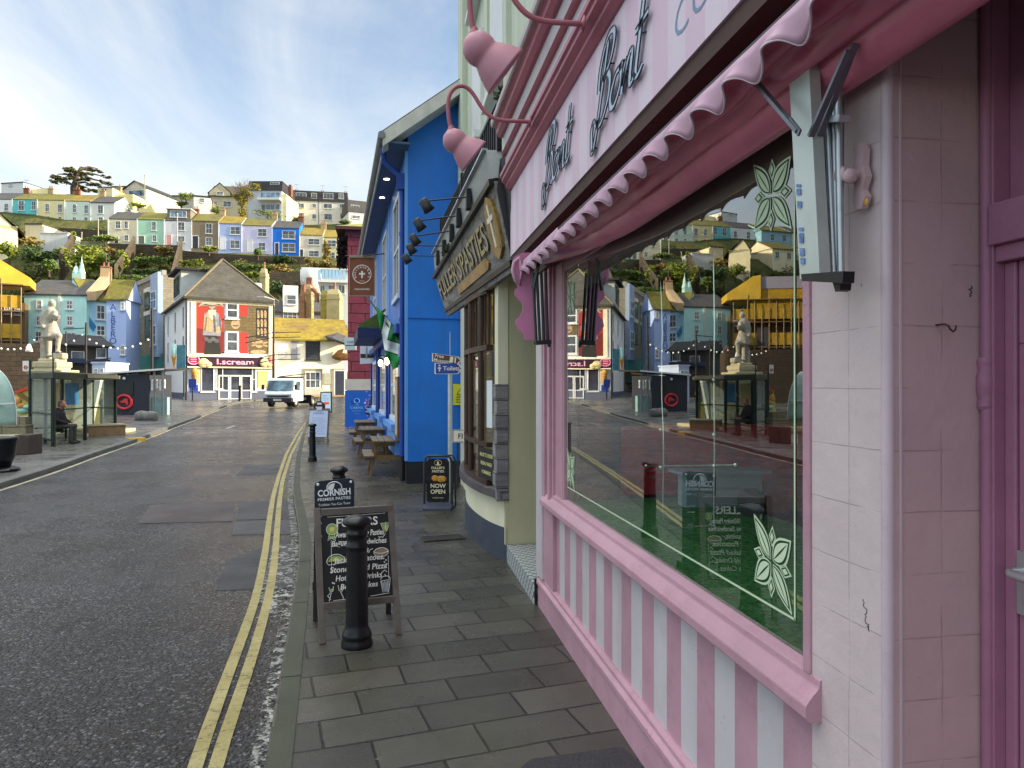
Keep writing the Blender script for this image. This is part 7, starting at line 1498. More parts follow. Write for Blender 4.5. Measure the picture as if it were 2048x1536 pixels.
for k in range(46):
    u = 160+rnd.uniform(-54, 54); top = 331+((u-162)/54)**2*26; v = rnd.uniform(top, 384 if u > 150 else 366)
    if 140 < u < 156 and v > 366: continue
    leafy(m, D(u, v, 142+rnd.uniform(-4,4)), (rnd.uniform(7,14)*s_, 1.6, rnd.uniform(2,3.6)*s_), 110, .26, rnd, .0, 7, .2)
m.build('crown', foliage('cedar_needles', ((.03,.045,.015), (.07,.085,.028), (.2,.16,.05)), .35), CD)
# bare ivy-clad tree before the big grey house
BT = thing('ivy_tree', 'half-bare tree clothed in yellow-green ivy before the big grey house', 'tree', D(485, 440, 124)); m = MB(); b = D(486, 440, 124)
m.tube([b+V((0,0,-2)), D(486,410,124), D(484,385,124)], [.4,.35,.22], 8)
for k in range(46):
    a = D(485+rnd.uniform(-5,5), rnd.uniform(375,410), 124); ang = rnd.uniform(-1.25, 1.25); L_ = rnd.uniform(18, 34)*124/F; e = a+V((math.sin(ang)*L_*.8, rnd.uniform(-1,1), math.cos(ang)*L_*.75)); mid = a.lerp(e,.5)+V((rnd.uniform(-.3,.3),0,rnd.uniform(-.2,.4))); m.tube([a, mid, e], [.07,.045,.018], 4)
    for _ in range(3): q = mid+V((rnd.uniform(-1.2,1.2), rnd.uniform(-.5,.5), rnd.uniform(.4,1.4))); m.tube([mid, q], [.03,.012], 3, cap=False)
m.build('trunk', BARKP, BT); m = MB()
for (u, v, ru, rv, n) in ((486,425,10,16,600),(484,400,13,18,800),(492,385,16,12,420),(510,372,16,10,200),(470,392,9,10,160)): leafy(m, D(u, v, 123.6), (ru*124/F, 1.2, rv*124/F), n, .17, rnd, .0, 16)
m.build('crown', foliage('ivy_yellow', ((.07,.09,.015), (.22,.2,.03), (.4,.32,.06)), 1.2), BT)
for (lab, u, v, r) in (('rounded evergreen on the skyline right of the grey roofs', 372, 392, (18,9)), ('dark bush under the skyline evergreen', 362, 407, (12,6)), ('bush beside the small white hill house', 432, 420, (14,9)), ('shrubs before the big grey house', 535, 428, (34,5)), ('bush at the foot of the long pale house', 595, 440, (12,6)), ('shrubs below the gabled skyline house', 275, 410, (22,5)), ('shrubs under the long pale house at right', 690, 445, (14,6))): shrub(lab, u, v, 132, r, 420, F_MD if r[0] < 16 else F_BR, .2)
for i, (u, v0, v1) in enumerate(((289,402,350),(196,472,440),(354,490,428),(163,480,466))):
    d = 128 if i == 0 else 109; T_ = tag(MB().tube([D(u, v0, d), D(u, v1, d)], .07, 6).ell(D(u, v1, d), (.12,.12,.2), 6).build('pole', mat('pole_grey', hx(170,166,150), .6, .2, 3)), ('thin mast standing on the skyline', 'pale lamp column before the upper terrace end', 'pale lamp column before the white dormer house', 'short lamp column above the round bush')[i], 'pole')

# rough undergrowth between the gardens: one tangled mass
m = MB(); rnd = random.Random(77)
for k in range(330):
    d = rnd.uniform(88, 110); l = rnd.uniform(-100, -22)*d/110
    if d < 96 and -62 > l: continue
    c = LD(l, d, gh(l, d)); r_ = rnd.uniform(.6, 1.5); leafy(m, c+V((0,0,r_*.5)), (r_*1.7, r_*1.2, r_), 130, .24, rnd, .0, 9)
for k in range(90):
    d = rnd.uniform(117, 123); l = rnd.uniform(-98, -66); c = LD(l, d, gh(l, d)); r_ = rnd.uniform(.5, 1.0); leafy(m, c+V((0,0,r_*.4)), (r_*1.8, r_*1.2, r_*.8), 100, .2, rnd, .0, 7)
kind(m.build('undergrowth', foliage('undergrowth_leaf', ((.03,.05,.015), (.1,.14,.03), (.26,.24,.06)), .25)), 'stuff')
# ================= quayside, left of the road =================
GRNB = mat('shelter_green', (.012,.026,.022), .4, .2, 4, .1, 40); SGL = None
t = NT('shelter_glass'); a1 = t.n('ShaderNodeBsdfGlossy'); a1.inputs['Roughness'].default_value = .05; a2 = t.n('ShaderNodeBsdfTransparent'); a2.inputs['Color'].default_value = (.78,.84,.8,1); a3 = t.n('ShaderNodeBsdfDiffuse'); a3.inputs['Color'].default_value = (.4,.46,.42,1)
m1 = t.n('ShaderNodeMixShader'); m1.inputs[0].default_value = .4; t.l(a2.outputs[0], m1.inputs[1]); t.l(a3.outputs[0], m1.inputs[2]); m2 = t.n('ShaderNodeMixShader'); m2.inputs[0].default_value = .1; t.l(m1.outputs[0], m2.inputs[1]); t.l(a1.outputs[0], m2.inputs[2]); t.l(m2.outputs[0], t.out.inputs[0]); SGL = t.mat
def LP_(l, d): q = LD(l, d); q.z = gz(d); return q
A_ = LP_(-13.63, 21.1); Bp = LP_(-14.19, 23.6); C_ = LP_(-15.6, 23.0); e1 = (Bp-A_); e2 = (C_-A_)
SH = thing('bus_shelter', 'dark green bus shelter with glass panels on the quayside pavement', 'bus shelter', A_)
def shp(a, b, z=0): q = A_+e1*a+e2*b; q.z = gz(dep(q))+z; return q
m = MB()
for a, b in ((0,0),(1,0),(0,1),(1,1),(2.2,0),(2.2,1),(.45,1)): m.bar(shp(a, b, -.02), shp(a, b, 2.05), .11 if (a, b) == (0,0) else .085, .09)
m.build('post', GRNB, SH)
m = MB(); q = [shp(-.06,-.06,2.03), shp(2.32,-.06,2.03), shp(2.32,1.06,2.03), shp(-.06,1.06,2.03)]; m.prism(q, (0,0,.17)); m.build('roof', GRNB, SH, bevel=.01)
m = MB(); q = [shp(-.02,0,2.202), shp(2.28,0,2.202), shp(2.28,1,2.202), shp(-.02,1,2.202)]; m.prism(q, (0,0,.03)); m.prism([shp(1.02,-.075,2.07), shp(2.33,-.075,2.07), shp(2.33,-.075,2.19), shp(1.02,-.075,2.19)], e2.normalized()*-.02); m.build('roof_trim', mat('shelter_trim', hx(146,140,112), .6, .2, 3), SH)
m = MB()
for (a0, b0, a1_, b1_) in ((0,0,0,1),(0,1,.45,1),(.45,1,1,1),(1,1,2.2,1),(2.2,0,2.2,1)):
    m.bar(shp(a0,b0,.95), shp(a1_,b1_,.95), .04, .05); m.bar(shp(a0,b0,.18), shp(a1_,b1_,.18), .04, .05)
m.build('rail', GRNB, SH)
for (a0, b0, a1_, b1_) in ((0,.06,0,.94),(0,1,.45,1),(.45,1,1,1),(1,1,2.2,1),(2.2,.06,2.2,.94)):
    m = MB(); m.poly([shp(a0,b0,.2), shp(a1_,b1_,.2), shp(a1_,b1_,2.0), shp(a0,b0,2.0)]); m.build('glass_panel', SGL, SH)
m = MB(); q = [shp(.5,.985,1.0), shp(.9,.985,1.0), shp(.9,.985,1.9), shp(.5,.985,1.9)]; m.poly(q); m.build('timetable_panel', mat('timetable', hx(196,188,140), .6, .15, 6), SH); m = MB(); m.poly([shp(1.1,.98,1.1), shp(1.6,.98,1.1), shp(1.6,.98,1.9), shp(1.1,.98,1.9)]); m.build('blue_poster', mat('poster_strong_blue', hx(60,130,190), .5, .3, 2), SH)
m = MB(); m.bar(shp(.08,.62,.46), shp(.95,.62,.46), .38, .05); m.build('bench', GRNB, SH); m = MB(); m.bar(shp(.2,.62,0), shp(.2,.62,.45), .06, .06); m.bar(shp(.85,.62,0), shp(.85,.62,.45), .06, .06); m.build('bench_leg', GRNB, SH)
SPp = thing('bus_stop_flag', 'white bus stop flag with a red roundel above the shelter roof', 'bus stop sign', LP_(-15.5, 22.6)); q = LP_(-15.0, 22.2)
c = D(52, 732, 22.2); MB().tube([V((c.x, c.y, gz(22)))+V((RT[0],RT[1],0))*.12, V((c.x, c.y, c.z+.2))+V((RT[0],RT[1],0))*.12], .03, 8).build('pole', mat('shelter_green', (1,1,1)), SPp); m = MB(FR(c, (RT[0],RT[1],0), (0,0,1))); m.box(-.1,.1,-.16,.16,-.015,.015); o = m.build('flag', WS, SPp); m = MB(FR(c, (RT[0],RT[1],0), (0,0,1))); m.tube([(.05*math.cos(i*math.pi/8), -.04+.05*math.sin(i*math.pi/8), .018) for i in range(17)], .013, 5); m.box(-.07,.07,-.05,-.03,.015,.02); m.build('roundel', mat('roundel_red', hx(190,40,60), .5, .1, 5), o)
tag(MB().tube([V((*D(106,893,21.0).xy, 0)), V((*D(106,893,21.0).xy, D(106,716,21).z))], .022, 8).build('thin_pole', mat('shelter_green', (1,1,1))), 'thin dark pole rising above the bus shelter in front of the statue', 'pole')

# ---- seated man in the shelter
def remesh(o, vox, sm=6):
    r = o.modifiers.new('r', 'REMESH'); r.mode = 'VOXEL'; r.voxel_size = vox; r.use_smooth_shade = True
    s_ = o.modifiers.new('s', 'SMOOTH'); s_.iterations = sm; s_.factor = .5; return o
def limb(m, pts, rs, n=10): 
    m.tube(pts, rs, n)
    for p, r in zip(pts, rs): m.ell(p, r, n)
mp = G(137, 884); mp = LP_(-14.2, 22.2)
MN = thing('person', 'elderly man in a dark jacket sitting inside the bus shelter, hands on lap', 'person', mp, -YAW+R(8), None, world=False)
SKIN = mat('skin', hx(196,132,112), .55, .12, 12); m = MB()
m.ell((.13,0,1.235), (.1,.078,.115), 16); m.ell((.2,0,1.19), (.05,.055,.06), 12); m.ell((.235,0,1.225), (.022,.016,.024), 8); m.ell((.225,0,1.255), (.02,.045,.012), 8); m.ell((.215,0,1.175), (.02,.03,.012), 8)
for s_ in (-1, 1): m.ell((.11,s_*.078,1.225), (.022,.012,.034), 8)
limb(m, [(.05,0,1.02),(.1,0,1.14)], [.06,.055])
limb(m, [(.04,0,.6),(.06,0,.85),(.04,0,1.0)], [.12,.13,.1])
for s_ in (-1, 1):
    limb(m, [(.04,s_*.16,.98),(.1,s_*.23,.74),(.3,s_*.12,.63)], [.05,.042,.032]); m.ell((.36,s_*.09,.62), (.05,.035,.022), 10)
    for k in range(4): limb(m, [(.385,s_*.09+(k-1.5)*.018,.625),(.425,s_*.085+(k-1.5)*.018,.615),(.445-.006*abs(k-1.5),s_*.082+(k-1.5)*.017,.59)], [.011,.0105,.009], 6)
    limb(m, [(.345,s_*.055,.63),(.385,s_*.035,.63),(.41,s_*.03,.62)], [.013,.012,.01], 6)
    limb(m, [(.03,s_*.1,.53),(.42,s_*.11,.53),(.42,s_*.11,.1)], [.07,.055,.04])
remesh(m.build('body', SKIN, MN), .0095, 4)
m = MB(); limb(m, [(.0,0,.55),(.04,0,.72),(.05,0,.88),(.03,0,1.0)], [.175,.175,.17,.13], 14); m.ell((.03,0,.95), (.14,.215,.12), 14); m.ell((.07,0,1.06), (.085,.09,.035), 12)
for s_ in (-1, 1): limb(m, [(.03,s_*.19,.97),(.09,s_*.255,.74),(.31,s_*.12,.64)], [.085,.07,.052])
remesh(m.build('jacket', mat('jacket_dark', hx(44,40,42), .85, .25, 8, .3, 40), MN), .014, 5)
m = MB(); m.ell((-.0,0,.53), (.17,.19,.1), 14)
for s_ in (-1, 1): limb(m, [(.02,s_*.1,.53),(.44,s_*.12,.54),(.43,s_*.12,.12)], [.105,.082,.062])
remesh(m.build('trousers', mat('trousers_olive', hx(64,66,58), .85, .2, 8, .3, 40), MN), .014, 5)
m = MB()
for s_ in (-1, 1): m.ell((.49,s_*.13,.045), (.14,.05,.048), 12); m.ell((.42,s_*.13,.07), (.06,.048,.06), 10)
remesh(m.build('shoes', mat('shoe_black', (.012,.012,.013), .45, .2, 8), MN), .012, 3)
m = MB(); m.ell((.105,0,1.26), (.1,.086,.1), 14); m.ell((.05,0,1.2), (.045,.075,.07), 10); remesh(m.build('hair', mat('hair_grey', hx(120,104,96), .9, .3, 20), MN), .012, 3)
# ---- statue
ds = 27.0; sp_ = ds/F
def S2(u, v, o=0.0): return D(u, v, ds)+V((FW[0], FW[1], 0))*o
STT = thing('statue', 'white stone statue of a standing man in a long coat on a stepped pedestal', 'statue', LP_(-17.5, 27))
MARB = mat('statue_marble', hx(168,162,146), .7, .25, 3, .3, 14, dirt=.6, streak=.6, stain=hx(96,96,90))
m = MB()
def L2(pts, rs): limb(m, [S2(*p) for p in pts], [r*sp_ for r in rs], 12)
m.ell(S2(105,607), (6.0*sp_,6*sp_,7.6*sp_), 14); m.ell(S2(103,604,.02), (6.8*sp_,6.8*sp_,6.4*sp_), 12); m.ell(S2(111,608,-.02), (1.6*sp_,1.4*sp_,2*sp_), 8); m.ell(S2(108,612), (3.4*sp_,3.6*sp_,3*sp_), 8); m.ell(S2(98,610,.03), (3.5*sp_,4*sp_,6*sp_), 8)
L2([(104,613),(102,620)], [4,5])
L2([(101,622),(101,634),(100,648)], [9.5,10.5,10]); m.ell(S2(101,624), (13*sp_,7.5*sp_,6*sp_), 14)
L2([(90,625,-.05),(88,642,-.12),(93,654,-.2)], [5.5,5,4.2]); L2([(112,625,-.06),(117,640,-.16),(124,637,-.26)], [5.2,4.6,3.6]); L2([(124,637,-.26),(128,633,-.28)], [3,2.2])
m.box(-3.6*sp_,3.6*sp_,-.05,.05,-2.6*sp_,2.6*sp_,0, Matrix.Translation(S2(119,632,-.28)) @ Matrix.Rotation(R(20),4,'Y'))
# coat skirts: flared and open at the front
n = 22; vs = []
for k in range(7):
    f = k/6; v = 645+31*f; rx = (11+9*f)*sp_; ry = (9+6*f)*sp_
    for j in range(n): a = 2*math.pi*j/n; rip = 1+.08*math.sin(a*7)*f; c = S2(101+1.5*f, v); vs.append(c+V((RT[0],RT[1],0))*rx*rip*math.cos(a)+V((FW[0],FW[1],0))*ry*rip*math.sin(a))
m.add(vs, [(k*n+j, k*n+(j+1) % n, (k+1)*n+(j+1) % n, (k+1)*n+j) for k in range(6) for j in range(n)]+[list(range(n))[::-1], list(range(6*n, 7*n))], 0, True)
L2([(95,674,.05),(96,692,.05),(96,708,.05)], [6.5,5.6,4.6]); L2([(110,672,-.05),(125,672,-.2),(121,690,-.16),(120,702,-.14)], [7,6,4.8,4.2]); m.ell(S2(99,712,-.02), (6.5*sp_,4*sp_,3*sp_), 10); m.ell(S2(123,704,-.2), (6.5*sp_,4*sp_,2.6*sp_), 10)
L2([(84,650,.1),(80,662,.16),(82,676,.2)], [5,5,4])
remesh(m.build('figure', MARB, STT), .034, 3)
m = MB(); m.box(-10*sp_,10*sp_,-.2,.25,-6*sp_,6*sp_,0, Matrix.Translation(S2(120,712))); m.prism([S2(80,719), S2(80,690), S2(84,680), S2(90,682), S2(92,719)], V((FW[0],FW[1],0))*.35); m.build('support_blocks', MARB, STT, bevel=.05)
Mf = FR(S2(105, 718), (RT[0],RT[1],0), (0,0,1)); m = MB(Mf)
for (hw, y0_, y1_, dz) in ((18,-6,0,.34),(25,-17,-6,.47),(23,-22,-17,.44),(34,-27,-22,.64),(31,-31,-27,.6),(23,-97,-31,.43),(29,-112,-97,.56),(38,-128,-112,.72)): m.box(-hw*sp_, hw*sp_, y0_*sp_, y1_*sp_, -dz, dz)
m.build('pedestal', mat('pedestal_stone', hx(176,170,140), .8, .18, 2.5, .3, 14, dirt=.5), STT, bevel=.03)
m = MB(); q = G(176, 862); m.box(-1.3,1.3,-1.1,1.1,-.02,.22,0, Matrix.Translation(LP_(-17.0, 26.8)) @ Matrix.Rotation(-YAW,4,'Z')); m.box(-1.9,1.9,-1.7,1.7,-.02,.12,0, Matrix.Translation(LP_(-17.0, 26.8)) @ Matrix.Rotation(-YAW,4,'Z')); m.build('steps', mat('pedestal_stone', (1,1,1)), STT, bevel=.01)

# ---- small boats, benches and clutter by the shelter
c = D(-14, 850, 19.0); BT_ = thing('upended_dinghy', 'pale green and white dinghy stood on end at the left edge', 'boat', (c.x, c.y, 0)); s_ = 19/F
prof = [(-44,0),(-42,30),(-38,62),(-30,88),(-18,106),(0,112)]
n = 14; vs = []
for k in range(13):
    f = k/12; z = 112*f; w_ = 44*(1-f**2.6)**.62
    for j in range(n+1): a = math.pi*j/n; vs.append(D(-14+w_*math.cos(a), 850-z, 19.0)+V((FW[0],FW[1],0))*(-.45*math.sin(a)*(w_/44)**.8))
m = MB(); m.add(vs, [(k*(n+1)+j, k*(n+1)+j+1, (k+1)*(n+1)+j+1, (k+1)*(n+1)+j) for k in range(12) for j in range(n)], 0, True); o = m.build('hull', mat('dinghy_green', hx(150,180,166), .4, .12, 3, .1, 20, dirt=.3), BT_); o.modifiers.new('s', 'SOLIDIFY').thickness = .04
m = MB(); q = [D(-14+44*(1-(k/24)**2.6)**.62, 850-112*k/24, 19.02) for k in range(25)]; m.tube(q, .05, 8); q = [D(-14-44*(1-(k/24)**2.6)**.62, 850-112*k/24, 19.02) for k in range(25)]; m.tube(q, .05, 8); m.build('gunwale', mat('dinghy_white', hx(222,222,218), .45, .08, 3), BT_)
m = MB(); m.bar(D(-50,812,18.55), D(28,806,18.7), .05, .03); m.build('thwart', mat('dinghy_white', (1,1,1)), BT_)
DP = thing('painted_boat_panel', 'yellow painted boat side with red and green figures left of the shelter', 'painted panel', D(44, 835, 24)); m = MB(); q = [D(24,833,24), D(62,831,24), D(62,776,24), D(46,779,24), D(31,786,24)]; m.prism(q, V((FW[0],FW[1],0))*.12); o = m.build('panel', mat('panel_yellow', hx(206,190,96), .6, .2, 5), DP)
m = MB(); m.bar(D(31,785,23.95), D(62,774,23.95), .05, .1); m.build('red_rail', mat('rail_red', hx(196,70,46), .5, .2, 5), DP); m = MB(); m.bar(D(36,786,23.95), D(60,802,23.95), .04, .12); m.build('brown_plank', mat('plank_brown', hx(120,96,50), .6, .2, 5), DP); m = MB(); m.ell(D(35,802,23.95), (.12,.05,.13), 10); m.ell(D(43,812,23.95), (.14,.05,.1), 10); m.build('painted_figure', mat('figure_orange', hx(206,150,80), .6, .3, 6), DP); m = MB(); m.ell(D(44,822,23.95), (.2,.05,.09), 10); m.ell(D(56,814,23.95), (.16,.05,.08), 10); m.build('painted_waves', mat('figure_mint', hx(150,206,190), .6, .2, 6), DP)
STN = stone('quay_stone', hx(150,142,116), hx(136,128,104), hx(110,104,84), (.9,.3), .02, 0, 'XZ')
LW = thing('low_stone_wall', 'low wall of pale stone blocks behind the quayside bench', 'wall', LP_(-16, 20.5)); m = MB(); m.box(-3.5,0,-.2,.2,-.02,.62,0, Matrix.Translation(D(60,772,21.8).xy.to_3d()) @ Matrix.Rotation(-YAW+R(4),4,'Z')); m.box(-2.2,-.05,-.15,.15,.62,.85,0, Matrix.Translation(D(60,772,21.85).xy.to_3d()) @ Matrix.Rotation(-YAW+R(4),4,'Z')); m.build('blocks', STN, LW, bevel=.02)
BN = thing('quayside_bench', 'stone-topped bench with a dark timber end at the left edge', 'bench', D(35, 772, 18.8).xy.to_3d()); Mb = Matrix.Translation(D(72,772,18.9).xy.to_3d()) @ Matrix.Rotation(-YAW+R(6),4,'Z'); m = MB(Mb); m.box(-1.9,-.35,-.3,.3,.38,.5); m.build('seat', mat('bench_stone', hx(176,168,132), .75, .15, 4, .2, 20, dirt=.3), BN, bevel=.015); m = MB(Mb); m.box(-.36,0,-.33,.33,-.0,.52); m.build('timber_end', mat('dark_timber', hx(70,60,52), .8, .3, 5, .4, 20), BN, bevel=.02); m = MB(Mb); m.box(-1.9,-1.7,-.25,.25,0,.38); m.build('leg', mat('dark_timber', (1,1,1)), BN)
m = MB(Mb); m.box(-.68,-.42,-.2,.05,0,.3); tag(m.build('white_box', mat('box_white', hx(216,220,214), .5, .05, 4), None, .01), 'white plastic box tucked under the quayside bench', 'box')
RB = thing('litter_bin', 'black litter bin on a splayed foot at the left edge of the pavement', 'litter bin', D(-8, 772, 14.9).xy.to_3d()); m = MB(Matrix.Translation(D(-10,772,15.0).xy.to_3d())); m.lathe([(0,.1),(.28,.1),(.36,.3),(.4,.62),(.42,.66),(.42,.72),(.36,.72),(.0,.66)], 24); m.build('drum', BOLM, RB); m = MB(Matrix.Translation(D(-10,772,15.0).xy.to_3d())); m.lathe([(0,.0),(.46,.0),(.44,.05),(.3,.1),(0,.1)], 24); m.box(.3,.5,-.05,.05,0,.06,0, Matrix.Rotation(R(-20),4,'Z')); m.build('foot', BOLM, RB)
HL = thing('wooden_planter', 'low timber planter box right of the bus shelter', 'planter', G(190, 872)); m = MB(Matrix.Translation(G(176,873)) @ Matrix.Rotation(R(38),4,'Z')); m.box(0,1.25,0,.5,0,.36); m.build('box', mat('planter_wood', hx(128,108,78), .8, .25, 5, .3, 20), HL, bevel=.01); m = MB(Matrix.Translation(G(176,873)) @ Matrix.Rotation(R(38),4,'Z')); m.box(-.04,1.29,-.04,.54,.36,.41); m.build('coping', mat('bench_stone', (1,1,1)), HL)
# ---- kiosk
h_ = House('kiosk', 'dark slatted kiosk hut with a round red emblem beside the road', 'kiosk', (208,40), (299,40), 830, 745, 2.6, None, None); KM = NT('kiosk_cladding'); sp3 = KM.n('ShaderNodeSeparateXYZ'); KM.l(KM.pos, sp3.inputs[0]); fr3 = KM.mth('FRACT', KM.mth('MULTIPLY', sp3.outputs['Z'], 7)); KM.set(KM.ramp(fr3, [(.0, (.008,.01,.014)), (.12, (.028,.034,.046)), (1, (.034,.04,.055))]), .6, KM.bump(fr3, .5, .02), 0, .3)
w, hh = h_.w, h_.h; MB().box(0, w, 0, 2.6, -.1, hh-.1).build('wall', KM.mat, h_.T); MB().add([(-.15,-.15,hh-.05),(w+.9,-.15,hh+.2),(w+.9,2.8,hh+.3),(-.15,2.8,hh+.05)], [(0,1,2,3)]).prism([(-.15,-.15,hh-.05),(w+.9,-.15,hh+.2),(w+.9,2.8,hh+.3),(-.15,2.8,hh+.05)], (0,0,-.1)).build('roof', R_DRK, h_.T); MB().bar((-.15,-.17,hh-.06), (w+.9,-.17,hh+.19), .04, .1).build('roof_edge', WFR, h_.T)
x0, x1, z0, z1 = h_.rect((233,763,267,790)); MB().box(x0, x1, -.05, 0, z0, z1).build('hatch', mat('hatch_dark', (.014,.018,.02), .5, .2, 4), h_.T); x, z = h_.xz(250, 757); MB().ell((x,-.08,z), .09, 10).build('lamp', WFR, h_.T)
x, z = h_.xz(249, 804); m = MB(); m.tube([(x+.42*math.cos(a*math.pi/14), -.03, z+.38*math.sin(a*math.pi/14)) for a in range(29)], .075, 6); m.prism([(x+a, -.05, z+b) for a, b in ((-.26,.02),(-.05,.1),(.05,.22),(.2,.16),(.24,-.1),(.15,-.2),(.06,-.02),(-.1,-.05))], (0,.04,0)); m.build('round_emblem', mat('emblem_red', hx(206,52,60), .6, .15, 5), h_.T)
for x in (w+.3, w+.75): MB().bar((x,-.05,0), (x,-.05,hh+.1), .08, .08).build('canopy_post', mat('post_grey', hx(110,116,120), .5, .2, 4), h_.T)
MB().box(w, w+.9, .2, .5, 0, 1.0).build('counter', mat('counter_teal', hx(126,160,156), .6, .2, 3), h_.T); m = MB()
for i, c in enumerate((.15,.35,.6,.8)): m.box(w+c-.05, w+c+.05, 0, .12, 1.4+.1*(i % 2), 2.0)
m.build('hanging_goods', mat('goods_white', hx(206,206,200), .6, .4, 6), h_.T)
RK = thing('stone_block', 'rough grey stone block beside the kiosk', 'stone block', G(290, 841)); m = MB(Matrix.Translation(G(290,841))); m.ell((-.2,.2,.2), (.4,.3,.3), 12); m.ell((.2,.2,.2), (.36,.3,.28), 12); m.box(-.5,.5,.0,.45,-.02,.4); remesh(m.build('stone', mat('rock_grey', hx(112,112,110), .9, .3, 5, .5, 10), RK), .05, 3)
# ---- posts, strings of bulbs, life ring, props
def post(lab, u, v0, v1, d, r=.06, arms=()):
    b = D(u, v1, d); T_ = thing('lamp_post', lab, 'lamp post', b, 0, 'black quayside posts'); b0_ = V((b.x, b.y, gz(d)-.05)); t_ = D(u, v0, d); MB().tube([b0_, V((b.x, b.y, t_.z))], [r*1.15, r*.8], 8).build('post', BLACK, T_)
    if arms: 
        m = MB()
        for a, b_, c in arms: m.tube([D(u, a, d), D(u+b_, c, d)], .03, 6)
        m.build('arm', BLACK, T_)
    return t_
p1 = post('tall black post rising behind the kiosk', 304, 616, 836, 42, .09, ((640,-8,642),)); p2 = post('black post between the statue and the kiosk', 172, 645, 800, 46, .08, ((656,-45,658),(722,50,716))); p3 = post('thin black post behind the statue at right', 132, 663, 800, 48, .06)
def festoon(lab, a, b, sag, n):
    T_ = thing('festoon_lights', lab, 'string lights', a, 0, 'strings of festoon bulbs'); q = [a.lerp(b, i/16)-V((0,0,sag*4*(i/16)*(1-i/16))) for i in range(17)]; MB().tube(q, .012, 5).build('cable', BLACK, T_); m = MB()
    for i in range(n): f = (i+.5)/n; c = a.lerp(b, f)-V((0,0,sag*4*f*(1-f)+.08)); m.ell(c, .07, 8)
    m.build('bulbs', mat('bulb_white', hx(236,234,226), .3, .05, 5), T_)
festoon('string of white bulbs from behind the kiosk to the middle post', D(304,672,42), D(172,672,46), .7, 9); festoon('string of white bulbs from the middle post past the statue', D(172,660,46), D(60,672,47), .8, 7); festoon('string of white bulbs along the dark stone wall', D(-30,684,46), D(60,690,46.5), .3, 7)
LR = thing('life_ring', 'white life ring on a dark stand beside a yellow post', 'life ring', LP_(-19.0, 32.5)); c = D(197,789,33); m = MB(FR(c, (RT[0],RT[1],0), (0,0,1))); m.tube([(.2*math.cos(a*math.pi/12), .22*math.sin(a*math.pi/12), 0) for a in range(25)], .055, 8); m.build('ring', mat('ring_white', hx(206,196,170), .6, .15, 8), LR); m = MB(); m.bar(V((c.x, c.y+.1, gz(33))), V((c.x, c.y+.1, c.z+.3)), .5, .1); m.build('stand', mat('plaque_slate', (1,1,1)), LR)
YB = thing('yellow_post', 'yellow mooring post by the life ring', 'post', D(195,772,31).xy.to_3d()); m = MB(Matrix.Translation(D(195,772,31).xy.to_3d())); m.lathe([(.1,0),(.1,.85),(.12,.9),(.06,1.0),(0,1.0)], 14); m.build('post', mat('post_yellow', hx(226,196,40), .5, .15, 5), YB)
WA = thing('white_strut', 'slanted white timber prop right of the bus shelter', 'prop', LP_(-18.5, 31)); m = MB(); m.bar(V((*D(178,835,30).xy, 0)), D(199,756,30), .22, .2, up=(FW[0],FW[1],0)); m.build('prop', mat('prop_white', hx(206,214,208), .6, .12, 3), WA); m = MB(); m.bar(D(173,806,30), D(184,822,30), .1, .1); m.bar(D(184,822,30), D(172,832,30), .1, .1); m.build('chevron', mat('prop_white', (1,1,1)), WA)
h_ = House('harbour_cabin', 'small blue and white cabin behind the bus shelter roof', 'cabin', (184,50), (211,50), 800, 727, 3, None, wallmat('cab', (176,190,214))); h_.flat(mat('cabin_roof', hx(176,188,206), .5, .1, 3), .12, .06); h_.win((188,737,196,750),(200,737,208,750))
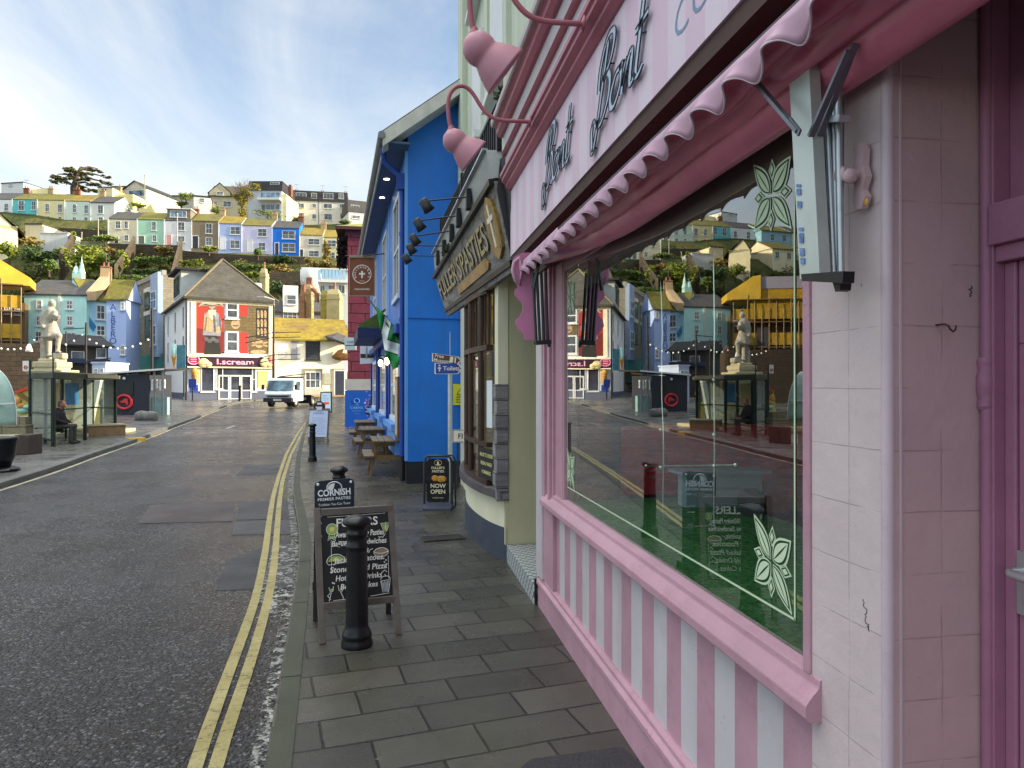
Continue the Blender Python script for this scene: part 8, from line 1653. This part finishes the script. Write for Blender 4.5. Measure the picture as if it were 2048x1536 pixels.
h_ = House('seafront_sheds', 'dark low shops under the turquoise and blue houses', 'shop', (128,60), (216,63), 790, 690, 4, None, mat('sheds_dark', hx(70,66,62), .85, .3, 1.5)); h_.gable(1.0, R_DRK, .4); h_.win((142,702,168,720),(192,696,212,716), bars=(0, 0)); h_.box('fascia', 0, h_.w, -.4, 0, h_.h-1.6, h_.h-1.2, mat('fascia_navy', hx(44,56,84), .6, .2, 3))
SWL = stone('old_quay_wall', hx(96,80,66), hx(82,70,60), hx(60,54,48), (.7,.32), .06, 0, 'XZ', (.05,.05,.02)); QW = thing('quay_wall', 'high dark stone wall behind the statue', 'wall', D(0,780,49)); m = MB(); a, b, c = D(-420,772,46), D(78,772,49), D(84,772,56); zt = D(0,677,49).z
for p, q in ((a, b), (b, c)): m.prism([V((p.x,p.y,-.1)), V((q.x,q.y,-.1)), V((q.x,q.y,zt-.4)), V((p.x,p.y,zt))], V((.1,.5,0)))
m.build('stonework', SWL, QW)
for i, (u, v) in enumerate(((58,697),)): tag(MB(Matrix.Translation(D(u, v, 46))).lathe([(0,.3),(.08,.28),(.2,-.1),(.22,-.2),(.0,-.22)], 14).build('bulkhead_lamp', mat('bulb_white', (1,1,1))), 'white globe lamp hanging before the dark quay wall', 'lamp')
SCB = thing('parlour_bollard_sign', 'slim dark pavement sign outside the ice cream parlour window', 'pavement sign', LP_(-24.9, 55.5)); b = LP_(-25.2, 56.0); m = MB(); m.bar(b, b+V((0,0,1.0)), .08, .08); m.build('stem', BLACK, SCB); m = MB(); m.box(-.3,.3,-.03,.03,1.0,1.7,0, Matrix.Translation(b) @ Matrix.Rotation(-YAW,4,'Z')); m.build('board', mat('print_blue_board', hx(30,60,150), .6, .35, 4), SCB)
for i, (u, v) in enumerate(((272,877),)):
    q = G(u, v); tag(MB(Matrix.Translation(q+V((0,0,.01))) @ Matrix.Rotation(R(38), 4, 'Z')).box(-.28,.28,-.13,.13,-.11,.012).build('sun_tinted_kerbstone', mat('kerb_sun_yellow', hx(214,176,80), .7, .2, 5, .3, 30)), 'quayside kerbstone with its sun patch painted in yellow', 'kerbstone')  # yellow base colour paints the sun patch onto this kerbstone
